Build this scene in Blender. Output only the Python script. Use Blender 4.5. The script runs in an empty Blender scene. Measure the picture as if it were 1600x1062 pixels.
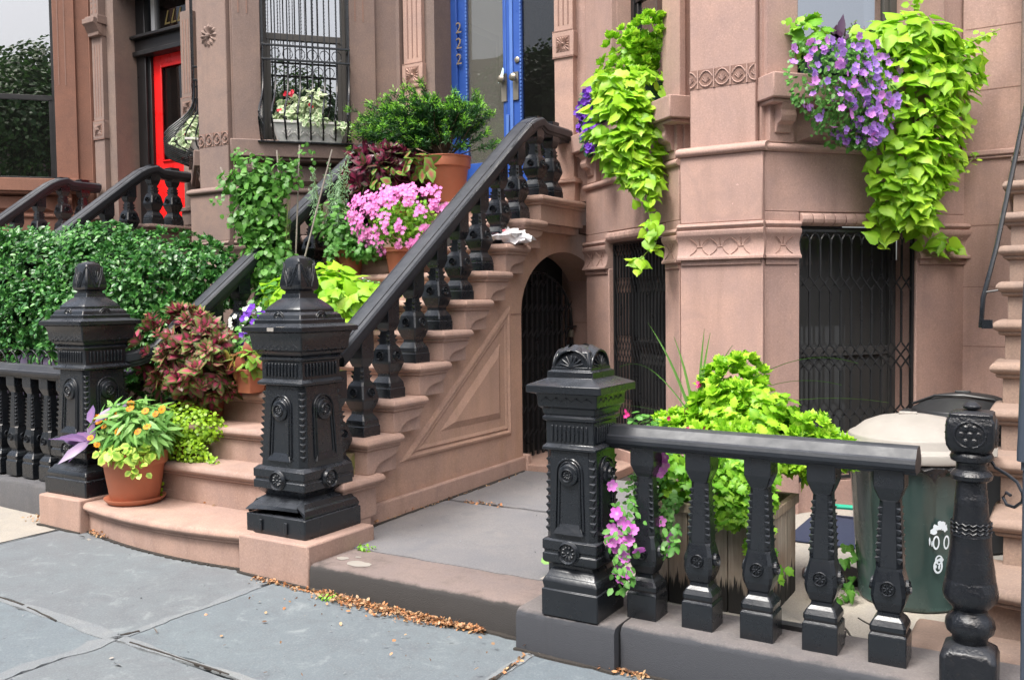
import bpy, math, random
import numpy as np
from mathutils import Vector, Matrix
random.seed(7); rng = np.random.default_rng(7)
R = math.radians
sc = bpy.context.scene
COL = sc.collection
# ------------------------------------------------------------------ camera
YAW, PIT, ROLL, CH, FPX = R(31.6), R(-2.5), R(-0.7), 1.55, 1420.0
f_ = Vector((-math.sin(YAW)*math.cos(PIT), math.cos(YAW)*math.cos(PIT), math.sin(PIT)))
r0 = Vector((math.cos(YAW), math.sin(YAW), 0)); u0 = r0.cross(f_)
r_ = r0*math.cos(ROLL)+u0*math.sin(ROLL); u_ = -r0*math.sin(ROLL)+u0*math.cos(ROLL)
cd = bpy.data.cameras.new('camera'); cam = bpy.data.objects.new('camera', cd); COL.objects.link(cam)
cd.sensor_width = 36; cd.lens = FPX/1600*36; cd.clip_end = 500; cd.clip_start = .05
cam.matrix_world = Matrix(((r_.x, u_.x, -f_.x, 0), (r_.y, u_.y, -f_.y, 0), (r_.z, u_.z, -f_.z, CH), (0, 0, 0, 1)))
sc.camera = cam
# ------------------------------------------------------------------ sky, sun, exposure
w = bpy.data.worlds.new('World'); sc.world = w; w.use_nodes = True
nt = w.node_tree; nt.nodes.clear()
sky = nt.nodes.new('ShaderNodeTexSky'); sky.sky_type = 'NISHITA'; sky.sun_disc = False
SUN_EL, SUN_AZ = R(58), R(-25)            # azimuth from the camera side of the street
sky.sun_elevation = SUN_EL; sky.sun_rotation = R(180)+SUN_AZ
sky.air_density = 1.0; sky.dust_density = 6.0; sky.ozone_density = 1.0
hs = nt.nodes.new('ShaderNodeHueSaturation'); hs.inputs['Saturation'].default_value = .62
bg = nt.nodes.new('ShaderNodeBackground'); bg.inputs[1].default_value = .14
wo = nt.nodes.new('ShaderNodeOutputWorld')
nt.links.new(sky.outputs[0], hs.inputs['Color']); nt.links.new(hs.outputs[0], bg.inputs[0]); nt.links.new(bg.outputs[0], wo.inputs[0])
sl = bpy.data.lights.new('sun', 'SUN'); sl.energy = 2.5; sl.angle = R(18); sl.color = (1, .96, .9)
so = bpy.data.objects.new('sun', sl); COL.objects.link(so)
sd = Vector((math.sin(SUN_AZ)*math.cos(SUN_EL), -math.cos(SUN_AZ)*math.cos(SUN_EL), math.sin(SUN_EL)))
so.rotation_euler = sd.to_track_quat('Z', 'Y').to_euler()
sc.view_settings.view_transform = 'Standard'; sc.view_settings.look = 'None'
sc.view_settings.exposure = 1.0; sc.view_settings.gamma = 1

# ------------------------------------------------------------------ materials
def newmat(name):
    m = bpy.data.materials.new(name); m.use_nodes = True
    n = m.node_tree; n.nodes.clear()
    out = n.nodes.new('ShaderNodeOutputMaterial')
    return m, n, out
def nd(n, t, **kw):
    x = n.nodes.new(t)
    for k, v in kw.items():
        if k in x.inputs: x.inputs[k].default_value = v
        else: setattr(x, k, v)
    return x
def col4(c): return (c[0], c[1], c[2], 1)
def mixcol(n, fac, a, b, bt='MIX'):
    m = n.nodes.new('ShaderNodeMix'); m.data_type = 'RGBA'; m.blend_type = bt
    for s, v in ((0, fac), (6, a), (7, b)):
        if isinstance(v, (int, float)): m.inputs[s].default_value = v
        elif isinstance(v, tuple): m.inputs[s].default_value = col4(v)
        else: n.links.new(v, m.inputs[s])
    return m.outputs[2]
def ramp(n, src, stops):
    r = n.nodes.new('ShaderNodeValToRGB'); e = r.color_ramp.elements
    while len(e) < len(stops): e.new(.5)
    for i, (p, c) in enumerate(stops):
        e[i].position = p; e[i].color = col4(c) if isinstance(c, tuple) else (c, c, c, 1)
    n.links.new(src, r.inputs[0]); return r.outputs[0]
def noise(n, scale, detail=4, rough=.6, vec=None, dist=0):
    x = n.nodes.new('ShaderNodeTexNoise'); x.inputs['Scale'].default_value = scale
    x.inputs['Detail'].default_value = detail; x.inputs['Roughness'].default_value = rough
    x.inputs['Distortion'].default_value = dist
    if vec is None:
        g = n.nodes.new('ShaderNodeTexCoord'); n.links.new(g.outputs['Object'], x.inputs['Vector'])
    else: n.links.new(vec, x.inputs['Vector'])
    return x.outputs[0]
def stone(name, c, spec=.3, fine=420, bump=.25, stain=.5, stainc=None, moss=False, speck=True, streak=True, grime=None):
    m, n, out = newmat(name)
    geo = nd(n, 'ShaderNodeNewGeometry'); pos = geo.outputs['Position']
    big = noise(n, 1.4, 6, .65, pos, .5); mid = noise(n, 7, 7, .72, pos, .3); fin = noise(n, fine, 2, .6, pos)
    base = mixcol(n, ramp(n, big, [(.3, 0.), (.72, 1.)]), (c[0]*.80, c[1]*.82, c[2]*.87), (min(1, c[0]*1.14), min(1, c[1]*1.10), min(1, c[2]*1.06)))
    base = mixcol(n, ramp(n, mid, [(.42, .0), (.72, .42)]), base, (c[0]*.70, c[1]*.75, c[2]*.84))
    if streak:
        mp = nd(n, 'ShaderNodeMapping'); mp.inputs['Scale'].default_value = (7, 7, .7); n.links.new(pos, mp.inputs[0])
        st = noise(n, 1, 5, .6, mp.outputs[0])
        sc_ = stainc or tuple(x*.55 for x in c)
        base = mixcol(n, ramp(n, st, [(.50, .0), (.74, stain)]), base, sc_)
    if speck:
        sp = noise(n, 95 if fine > 300 else 120, 3, .75, pos)
        base = mixcol(n, ramp(n, sp, [(.54, .0), (.72, .42)]), base, tuple(min(1, x*1.45+.03) for x in c))
        base = mixcol(n, ramp(n, sp, [(.30, .5), (.46, .0)]), base, tuple(x*.55 for x in c))
    pt = noise(n, 3.1, 4, .6, pos, 1.5)          # soot and damp patches with ragged edges, and small pale chips
    base = mixcol(n, ramp(n, pt, [(.58, 0.), (.66, .28)]), base, (c[0]*.62, c[1]*.66, c[2]*.74))
    base = mixcol(n, ramp(n, noise(n, 38, 2, .5, pos), [(.765, 0.), (.785, .5)]), base, (min(1, c[0]*1.6), min(1, c[1]*1.65), min(1, c[2]*1.75)))
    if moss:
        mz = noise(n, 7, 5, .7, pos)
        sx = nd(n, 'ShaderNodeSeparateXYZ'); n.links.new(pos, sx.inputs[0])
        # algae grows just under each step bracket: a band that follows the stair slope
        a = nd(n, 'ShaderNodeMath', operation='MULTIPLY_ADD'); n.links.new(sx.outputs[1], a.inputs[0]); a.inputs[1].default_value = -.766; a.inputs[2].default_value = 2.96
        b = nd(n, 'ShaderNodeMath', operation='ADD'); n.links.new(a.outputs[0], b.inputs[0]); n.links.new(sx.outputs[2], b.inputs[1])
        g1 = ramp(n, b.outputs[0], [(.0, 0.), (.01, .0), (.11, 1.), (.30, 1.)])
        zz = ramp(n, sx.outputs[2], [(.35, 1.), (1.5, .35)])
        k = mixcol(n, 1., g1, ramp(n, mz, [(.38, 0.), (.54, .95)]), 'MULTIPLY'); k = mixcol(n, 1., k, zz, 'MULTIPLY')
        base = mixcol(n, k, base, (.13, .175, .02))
    if grime:      # street grime worn off the trodden top of a kerb
        sz = nd(n, 'ShaderNodeSeparateXYZ'); n.links.new(pos, sz.inputs[0])
        gg = nd(n, 'ShaderNodeMath', operation='MULTIPLY_ADD'); n.links.new(mid, gg.inputs[0]); gg.inputs[1].default_value = .035; n.links.new(sz.outputs[2], gg.inputs[2])
        base = mixcol(n, ramp(n, gg.outputs[0], [(grime[0], 1.), (grime[0]+.012, 0.)]), base, grime[1])
    p = nd(n, 'ShaderNodeBsdfPrincipled', Roughness=.82); p.inputs['Specular IOR Level'].default_value = spec
    n.links.new(base, p.inputs['Base Color'])
    bm = nd(n, 'ShaderNodeBump', Strength=bump, Distance=.004)
    ad = nd(n, 'ShaderNodeMath', operation='ADD'); n.links.new(fin, ad.inputs[0]); n.links.new(mid, ad.inputs[1])
    n.links.new(ad.outputs[0], bm.inputs['Height']); n.links.new(bm.outputs[0], p.inputs['Normal'])
    n.links.new(p.outputs[0], out.inputs[0]); return m
def paint(name, c, rough=.35, spec=.5, dust_sheen=0, bump=.25, bscale=60, dirt=(.2, .17, .14), dirtamt=.0, chip=0, metallic=0, coat=0, bdist=.003):
    m, n, out = newmat(name)
    geo = nd(n, 'ShaderNodeNewGeometry'); pos = geo.outputs['Position']
    a = noise(n, bscale, 4, .6, pos); b = noise(n, 6, 5, .65, pos)
    base = mixcol(n, b, tuple(x*.8 for x in c), tuple(min(1, x*1.2) for x in c))
    if dirtamt: base = mixcol(n, ramp(n, noise(n, 22, 6, .75, pos), [(.55, 0.), (.78, dirtamt)]), base, dirt)
    if chip: base = mixcol(n, ramp(n, noise(n, 95, 3, .7, pos), [(.70, 0.), (.74, chip)]), base, (.42, .40, .38))
    if dust_sheen:      # dusty, worn upward faces; blue-grey sky sheen painted into their colour
        sn = nd(n, 'ShaderNodeSeparateXYZ'); n.links.new(geo.outputs['Normal'], sn.inputs[0])
        dm = mixcol(n, 1., ramp(n, sn.outputs[2], [(.45, 0.), (.95, 1.)]), ramp(n, noise(n, 14, 6, .75, pos), [(.30, .25), (.65, 1.)]), 'MULTIPLY')
        dk = mixcol(n, dust_sheen, (0, 0, 0), dm)
        base = mixcol(n, dk, base, (.115, .125, .145))
        base = mixcol(n, ramp(n, noise(n, 42, 6, .8, pos), [(.60, 0.), (.72, .55)]), base, (.035, .030, .027))
    p = nd(n, 'ShaderNodeBsdfPrincipled', Roughness=rough, Metallic=metallic); p.inputs['Specular IOR Level'].default_value = spec
    p.inputs['Coat Weight'].default_value = coat
    n.links.new(base, p.inputs['Base Color'])
    n.links.new(ramp(n, b, [(.3, max(.05, rough-.08)), (.7, min(1, rough+.14))]), p.inputs['Roughness'])
    bm = nd(n, 'ShaderNodeBump', Strength=bump, Distance=bdist); n.links.new(a, bm.inputs['Height']); n.links.new(bm.outputs[0], p.inputs['Normal'])
    n.links.new(p.outputs[0], out.inputs[0]); return m
def leafmat(name, cols, midcol=None, midamt=.35, rough=.42, trans=.3, spec=.4, midlo=.1, midhi=.9):
    """cols: colours spread per leaf; 'mid' attribute is 1 on the midrib, 0 on the margin"""
    m, n, out = newmat(name)
    geo = nd(n, 'ShaderNodeNewGeometry')
    k = len(cols); base = ramp(n, geo.outputs['Random Per Island'], [((i+.5)/k, c) for i, c in enumerate(cols)])
    at = nd(n, 'ShaderNodeAttribute', attribute_name='mid')
    if midcol is None: midcol = tuple(min(1, x*1.5) for x in cols[len(cols)//2])
    fac = ramp(n, at.outputs['Fac'], [(midlo, 0.), (midhi, midamt)])
    base = mixcol(n, fac, base, midcol)
    p = nd(n, 'ShaderNodeBsdfPrincipled', Roughness=rough); p.inputs['Specular IOR Level'].default_value = spec
    n.links.new(base, p.inputs['Base Color'])
    t = nd(n, 'ShaderNodeBsdfTranslucent'); n.links.new(base, t.inputs[0])
    mx = nd(n, 'ShaderNodeMixShader'); mx.inputs[0].default_value = trans
    n.links.new(p.outputs[0], mx.inputs[1]); n.links.new(t.outputs[0], mx.inputs[2]); n.links.new(mx.outputs[0], out.inputs[0])
    return m
def glassmat(name, refl=.4, tint=(.05, .05, .05), through=0.0, rough=.0, wob=.0035):
    m, n, out = newmat(name)
    d = nd(n, 'ShaderNodeBsdfDiffuse'); d.inputs[0].default_value = col4(tint)
    tr = nd(n, 'ShaderNodeBsdfTransparent')
    a = nd(n, 'ShaderNodeMixShader'); a.inputs[0].default_value = through
    n.links.new(d.outputs[0], a.inputs[1]); n.links.new(tr.outputs[0], a.inputs[2])
    g = nd(n, 'ShaderNodeBsdfGlossy', Roughness=rough)
    geo = nd(n, 'ShaderNodeNewGeometry'); bm = nd(n, 'ShaderNodeBump', Strength=.2, Distance=wob)
    n.links.new(noise(n, 2.2, 1, .5, geo.outputs['Position']), bm.inputs['Height']); n.links.new(bm.outputs[0], g.inputs['Normal'])
    fr = nd(n, 'ShaderNodeFresnel', IOR=1.5)
    s = nd(n, 'ShaderNodeMath', operation='ADD'); s.use_clamp = True; n.links.new(fr.outputs[0], s.inputs[0]); s.inputs[1].default_value = refl
    b = nd(n, 'ShaderNodeMixShader'); n.links.new(s.outputs[0], b.inputs[0]); n.links.new(a.outputs[0], b.inputs[1]); n.links.new(g.outputs[0], b.inputs[2])
    n.links.new(b.outputs[0], out.inputs[0]); return m
def slabmat(name, cols, bump=.5):
    m, n, out = newmat(name)
    geo = nd(n, 'ShaderNodeNewGeometry'); pos = geo.outputs['Position']
    base = ramp(n, geo.outputs['Random Per Island'], [((i+.5)/len(cols), c) for i, c in enumerate(cols)])
    big = noise(n, 1.3, 6, .65, pos, .8); mid = noise(n, 7, 6, .7, pos, .5); fin = noise(n, 110, 4, .75, pos)
    base = mixcol(n, ramp(n, big, [(.35, 0.), (.68, .6)]), base, (.148, .180, .195))
    base = mixcol(n, ramp(n, mid, [(.3, .5), (.5, 0.)]), base, (.10, .105, .118))
    base = mixcol(n, ramp(n, mid, [(.56, 0.), (.74, .55)]), base, (.30, .33, .335))
    base = mixcol(n, ramp(n, fin, [(.52, 0.), (.74, .4)]), base, (.33, .34, .34))
    base = mixcol(n, ramp(n, fin, [(.28, .45), (.44, 0.)]), base, (.07, .075, .085))
    base = mixcol(n, ramp(n, noise(n, 33, 2, .5, pos), [(.75, 0.), (.78, .7)]), base, (.07, .07, .075))
    p = nd(n, 'ShaderNodeBsdfPrincipled', Roughness=.72); n.links.new(base, p.inputs['Base Color'])
    bm = nd(n, 'ShaderNodeBump', Strength=bump, Distance=.006)
    ad = nd(n, 'ShaderNodeMath', operation='MULTIPLY_ADD'); n.links.new(fin, ad.inputs[0]); ad.inputs[1].default_value = .3; n.links.new(mid, ad.inputs[2])
    n.links.new(ad.outputs[0], bm.inputs['Height']); n.links.new(bm.outputs[0], p.inputs['Normal']); n.links.new(p.outputs[0], out.inputs[0]); return m
def woodmat(name, c, dark, base_z=.1):
    m, n, out = newmat(name)
    geo = nd(n, 'ShaderNodeNewGeometry'); pos = geo.outputs['Position']
    mp = nd(n, 'ShaderNodeMapping'); mp.inputs['Scale'].default_value = (45, 45, 2.2); n.links.new(pos, mp.inputs[0])
    g = noise(n, 1, 6, .7, mp.outputs[0], .4)
    base = mixcol(n, ramp(n, g, [(.35, 0.), (.65, 1.)]), tuple(x*.55 for x in c), c)
    base = mixcol(n, ramp(n, noise(n, 4, 3, .5, pos), [(.45, 0.), (.7, .7)]), base, (.22, .13, .085))
    sx = nd(n, 'ShaderNodeSeparateXYZ'); n.links.new(pos, sx.inputs[0])
    a = nd(n, 'ShaderNodeMath', operation='MULTIPLY_ADD'); n.links.new(g, a.inputs[0]); a.inputs[1].default_value = -.35; n.links.new(sx.outputs[2], a.inputs[2])
    base = mixcol(n, ramp(n, a.outputs[0], [(base_z-.06, 1.), (base_z-.03, 0.)]), base, dark)   # ragged near-black band along the foot of the boards
    p = nd(n, 'ShaderNodeBsdfPrincipled', Roughness=.8); n.links.new(base, p.inputs['Base Color'])
    bm = nd(n, 'ShaderNodeBump', Strength=.6, Distance=.004); n.links.new(g, bm.inputs['Height']); n.links.new(bm.outputs[0], p.inputs['Normal'])
    n.links.new(p.outputs[0], out.inputs[0]); return m

BS = (.44, .275, .22)
M = {}
M['brown'] = stone('brownstone_pink', (.43, .285, .238), stain=.45)
M['brownL'] = stone('brownstone_light', (.44, .29, .235), stain=.25)
M['greybrown'] = stone('brownstone_greyish', (.235, .170, .145), stain=.3)
M['redbrown'] = stone('brownstone_reddish', (.235, .120, .085), stain=.25)
M['dimbrown'] = stone('brownstone_taupe', (.20, .148, .125), stain=.2)
M['step'] = stone('stoop_stone', (.385, .262, .212), stain=.4, stainc=(.22, .14, .11))
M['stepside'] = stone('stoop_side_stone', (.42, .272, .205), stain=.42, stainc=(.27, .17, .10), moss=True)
M['stepR'] = stone('stoop_stone_taupe', (.27, .195, .155), stain=.2)
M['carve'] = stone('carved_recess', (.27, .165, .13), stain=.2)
M['curb'] = stone('curb_stone', (.225, .180, .165), fine=260, bump=1.0, stain=.6, streak=False, grime=(.139, (.045, .042, .041)))
M['darkcurb'] = stone('dark_curb_stone', (.165, .150, .145), fine=260, bump=.6, stain=.5, stainc=(.12, .12, .12), grime=(.160, (.046, .049, .057)))
M['darkcurbL'] = stone('dark_curb_stone', (.10, .10, .105), fine=260, bump=.6, stain=.5, stainc=(.05, .05, .055))
M['conc'] = stone('concrete', (.34, .315, .275), fine=170, bump=.9, stain=.3, streak=False)
M['mortar'] = stone('mortar', (.205, .222, .230), fine=170, bump=.8, stain=.3, streak=False)
M['gap'] = stone('joint_dirt_contact_shade', (.045, .04, .035), fine=90, bump=.9, streak=False)  # fills cracks and beds; base strips use it as painted contact shadow
M['slab'] = slabmat('bluestone', [(.128, .130, .152), (.126, .154, .174), (.135, .143, .154), (.114, .140, .162)])
M['slabA'] = stone('areaway_bluestone', (.185, .183, .188), fine=200, bump=.6, stain=.35, streak=False)
M['iron'] = paint('black_iron_paint', (.0095, .0118, .0155), rough=.25, spec=.55, dust_sheen=.42, bump=.3, bscale=55, dirt=(.05, .042, .036), dirtamt=.12, chip=.08)
M['railtop'] = paint('weathered_black_rail_paint', (.016, .0195, .026), rough=.44, spec=.5, dust_sheen=.45, bump=.25, bscale=45, dirt=(.08, .085, .09), dirtamt=.25, chip=.2)
M['ironold'] = paint('dull_black_iron_paint', (.011, .011, .013), rough=.42, dust_sheen=.5, bump=.4, bscale=60, dirt=(.07, .06, .05), dirtamt=.4)
M['crustyiron'] = paint('crusty_black_iron_paint', (.0075, .0088, .012), rough=.25, spec=.5, dust_sheen=.3, bump=.8, bscale=50, dirt=(.06, .045, .03), dirtamt=.15, bdist=.006)
M['gate'] = paint('gate_black', (.017, .018, .020), rough=.30, bump=.1)
M['frame'] = paint('window_frame_grey', (.075, .07, .065), rough=.5, bump=.1)
M['framel'] = paint('basement_frame_grey', (.060, .060, .060), rough=.5)
M['framek'] = paint('window_frame_black', (.012, .012, .013), rough=.35, bump=.1)
M['blue'] = paint('blue_door_paint', (.028, .088, .36), rough=.35, bump=.1, dirt=(.03, .08, .3), dirtamt=.4)
M['bluel'] = paint('blue_door_trim', (.09, .19, .52), rough=.4, bump=.1)
M['red'] = paint('red_door_paint', (.70, .012, .012), rough=.3, bump=.05)
M['gold'] = paint('dull_gold_leaf', (.30, .22, .07), rough=.4, metallic=.3)
M['numeral'] = paint('copper_brown_numeral', (.24, .185, .14), rough=.5)
M['brass'] = paint('tarnished_brass', (.30, .27, .22), rough=.35, metallic=.7)
M['terra'] = paint('terracotta', (.42, .145, .078), rough=.55, bump=.15, dirt=(.38, .20, .13), dirtamt=.5)
M['terra2'] = paint('dark_terracotta', (.34, .11, .06), rough=.7, bump=.2, dirt=(.2, .1, .07), dirtamt=.5)
M['whitepl'] = paint('white_planter', (.66, .66, .64), rough=.6, bump=.8, bscale=40, dirt=(.35, .35, .33), dirtamt=.6, bdist=.008)
M['greenbox'] = paint('dark_green_box', (.02, .06, .06), rough=.5)
M['bin'] = paint('dark_green_bin', (.040, .070, .066), rough=.2, bump=.1, dirt=(.06, .09, .08), dirtamt=.3, coat=.2)
M['lid'] = paint('beige_lid', (.30, .28, .255), rough=.55, bump=.15, dirt=(.42, .38, .34), dirtamt=.5)
M['blackpl'] = paint('black_plastic', (.025, .026, .028), rough=.4, bump=.2)
M['bag'] = paint('black_bag', (.012, .012, .014), rough=.2, bump=1, bscale=30, bdist=.01)
M['wbag'] = paint('white_bag', (.78, .77, .80), rough=.4, bump=.6, bscale=18, bdist=.01)
M['pinkprint'] = paint('pink_print', (.75, .22, .26), rough=.5)
M['stencil'] = paint('white_stencil', (.62, .70, .76), rough=.6)
M['wood'] = woodmat('planter_wood', (.46, .39, .315), (.012, .011, .010), .10)
M['woodtrim'] = woodmat('planter_trim', (.42, .34, .25), (.012, .011, .010), -1)
M['soil'] = paint('soil', (.03, .022, .016), rough=.9, bump=1, bscale=60)
M['mat'] = paint('dark_blue_mat', (.018, .025, .055), rough=.9, bump=.4)
M['hose'] = paint('green_hose', (.02, .35, .22), rough=.4)
M['purpleboard'] = paint('purple_board', (.17, .135, .23), rough=.6, dirt=(.1, .08, .13), dirtamt=.5)
M['stake'] = paint('grey_stake', (.26, .23, .20), rough=.8)
M['runner'] = paint('vine_runner', (.22, .34, .05), rough=.6)
M['stem'] = paint('plant_stem', (.10, .13, .03), rough=.6)
M['bark'] = paint('bark', (.10, .07, .045), rough=.9, bump=.8)
M['wallin'] = paint('vestibule_plaster', (.62, .59, .50), rough=.8)
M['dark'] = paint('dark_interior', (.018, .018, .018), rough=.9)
M['curtain'] = paint('dark_room_backing', (.03, .03, .032), rough=.9)
M['artframe'] = paint('picture_frame', (.26, .24, .19), rough=.5)
M['art'] = paint('dark_painting', (.02, .017, .015), rough=.4, dirt=(.07, .05, .04), dirtamt=.7)
M['pipe'] = paint('blue_black_rail_paint', (.045, .058, .08), rough=.3, bump=.2, chip=.2)
M['whiteline'] = paint('pale_strip', (.6, .6, .6), rough=.5)
M['paper'] = paint('pale_paper', (.55, .72, .72), rough=.7)
M['glassbase'] = glassmat('basement_glass', .0, (.055, .057, .058), .0)
M['glass'] = glassmat('window_glass', .42, (.02, .02, .02), .5)
M['glassdoor'] = glassmat('door_glass', .06, (.20, .195, .17), .55)  # beige tint paints the lit vestibule's haze into the pane
M['glassdark'] = glassmat('dark_glass', .02, (.012, .012, .012), .6)
M['litter'] = leafmat('dry_leaf', [(.42, .18, .075), (.50, .27, .13), (.26, .12, .06), (.52, .36, .20), (.14, .08, .05)], midamt=.1, trans=.1)
# foliage
G = {}
G['holly'] = leafmat('holly_leaf', [(.014, .075, .016), (.028, .125, .026), (.052, .19, .036), (.11, .30, .06)], (.08, .26, .06), .3, rough=.33, trans=.2, spec=.4)
G['lime'] = leafmat('lime_potato_vine_leaf', [(.15, .38, .012), (.27, .56, .02), (.36, .66, .028), (.22, .50, .018), (.46, .72, .05)], (.50, .76, .08), .35, trans=.38)
G['limeC'] = leafmat('lime_coleus_leaf', [(.16, .42, .015), (.28, .58, .02), (.36, .66, .03), (.46, .74, .05)], (.55, .80, .10), .4, trans=.35)
G['parsley'] = leafmat('bright_green_leaf', [(.13, .38, .02), (.22, .50, .03), (.32, .60, .05)], (.3, .6, .1), .3, trans=.35)
G['bean'] = leafmat('climber_leaf', [(.055, .20, .025), (.085, .27, .035), (.13, .34, .045), (.04, .15, .02)], (.20, .42, .10), .4, trans=.3)
G['yew'] = leafmat('yew_needle', [(.010, .050, .015), (.018, .085, .02), (.035, .14, .025)], (.03, .1, .02), .2, trans=.1, rough=.5)
G['yewtip'] = leafmat('yew_tip', [(.12, .40, .03), (.26, .58, .05)], (.3, .6, .05), .3, trans=.2)
G['coleus'] = leafmat('coleus_leaf', [(.07, .12, .025), (.10, .035, .035), (.16, .27, .05), (.17, .05, .065), (.22, .34, .08), (.12, .05, .04)], (.74, .07, .22), .85, trans=.25, rough=.42, midlo=.45, midhi=.95)
G['coleusD'] = leafmat('dark_coleus_leaf', [(.075, .012, .028), (.050, .012, .020), (.10, .014, .04), (.06, .09, .03)], (.42, .04, .12), .7, trans=.18, rough=.33, midlo=.5, midhi=1)
G['jenny'] = leafmat('creeping_leaf', [(.24, .44, .02), (.34, .56, .03), (.15, .32, .015)], (.45, .65, .05), .3, trans=.3)
G['herb'] = leafmat('herb_leaf', [(.06, .22, .035), (.10, .30, .05), (.15, .38, .08)], (.2, .42, .1), .3, trans=.3)
G['rosemary'] = leafmat('rosemary_leaf', [(.12, .25, .11), (.18, .33, .15), (.09, .2, .08)], (.2, .3, .18), .2, trans=.15)
G['dkherb'] = leafmat('dark_herb_leaf', [(.02, .075, .03), (.035, .11, .045), (.05, .15, .05)], (.08, .2, .08), .3, trans=.2)
G['zinleaf'] = leafmat('zinnia_leaf', [(.12, .33, .06), (.19, .43, .09), (.26, .5, .13)], (.34, .58, .18), .3, trans=.3)
G['varieg'] = leafmat('variegated_leaf', [(.20, .42, .06), (.28, .5, .08)], (.66, .74, .20), .0, trans=.3)
G['yelvar'] = leafmat('yellow_green_leaf', [(.50, .66, .10), (.60, .72, .16)], (.16, .42, .04), .85, trans=.3)
G['whitevar'] = leafmat('white_edged_leaf', [(.58, .66, .42), (.64, .70, .50)], (.14, .30, .09), .9, trans=.25)
G['tradescantia'] = leafmat('purple_leaf', [(.13, .08, .19), (.19, .12, .27), (.09, .05, .13)], (.30, .12, .26), .4, trans=.15, rough=.35)
G['dktrad'] = leafmat('dark_purple_leaf', [(.030, .012, .035), (.05, .02, .055)], (.08, .03, .08), .4, trans=.1, rough=.3)
G['pinkfl'] = leafmat('pink_petal', [(.80, .24, .60), (.86, .33, .68), (.72, .17, .52)], (.90, .55, .78), .6, trans=.25, rough=.6, midlo=.5, midhi=1)
G['magfl'] = leafmat('orchid_petal', [(.68, .20, .64), (.76, .26, .70), (.62, .15, .60)], (.88, .70, .86), .6, trans=.3, rough=.6, midlo=.6, midhi=1)
G['lilfl'] = leafmat('lilac_petal', [(.46, .26, .78), (.58, .28, .78), (.38, .24, .76), (.66, .26, .70)], (.14, .04, .30), .8, trans=.3, rough=.6, midlo=.75, midhi=1)
G['purpfl'] = leafmat('deep_purple_petal', [(.17, .04, .52), (.24, .06, .60), (.12, .03, .42)], (.06, .01, .2), .6, trans=.25, rough=.6, midlo=.75, midhi=1)
G['whitefl'] = leafmat('white_petal', [(.82, .82, .80), (.74, .76, .72)], (.6, .7, .4), .4, trans=.2, rough=.6)
G['orangefl'] = leafmat('orange_petal', [(.88, .24, .008), (.92, .33, .01), (.85, .18, .01)], (.20, .05, .01), .9, trans=.2, rough=.6, midlo=.75, midhi=1)
G['fuchsia'] = leafmat('fuchsia_petal', [(.66, .01, .20), (.76, .02, .28)], (.8, .2, .4), .4, trans=.2, rough=.6)
G['redfl'] = leafmat('red_petal', [(.75, .02, .05), (.85, .06, .12)], (.8, .2, .2), .2, trans=.2, rough=.6)
G['grass'] = leafmat('spike_leaf', [(.10, .24, .05), (.16, .32, .07)], (.2, .4, .1), .3, trans=.2)
G['treeleaf'] = leafmat('street_tree_leaf', [(.03, .08, .02), (.05, .12, .03), (.07, .16, .04)], None, .2, trans=.25)

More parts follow.
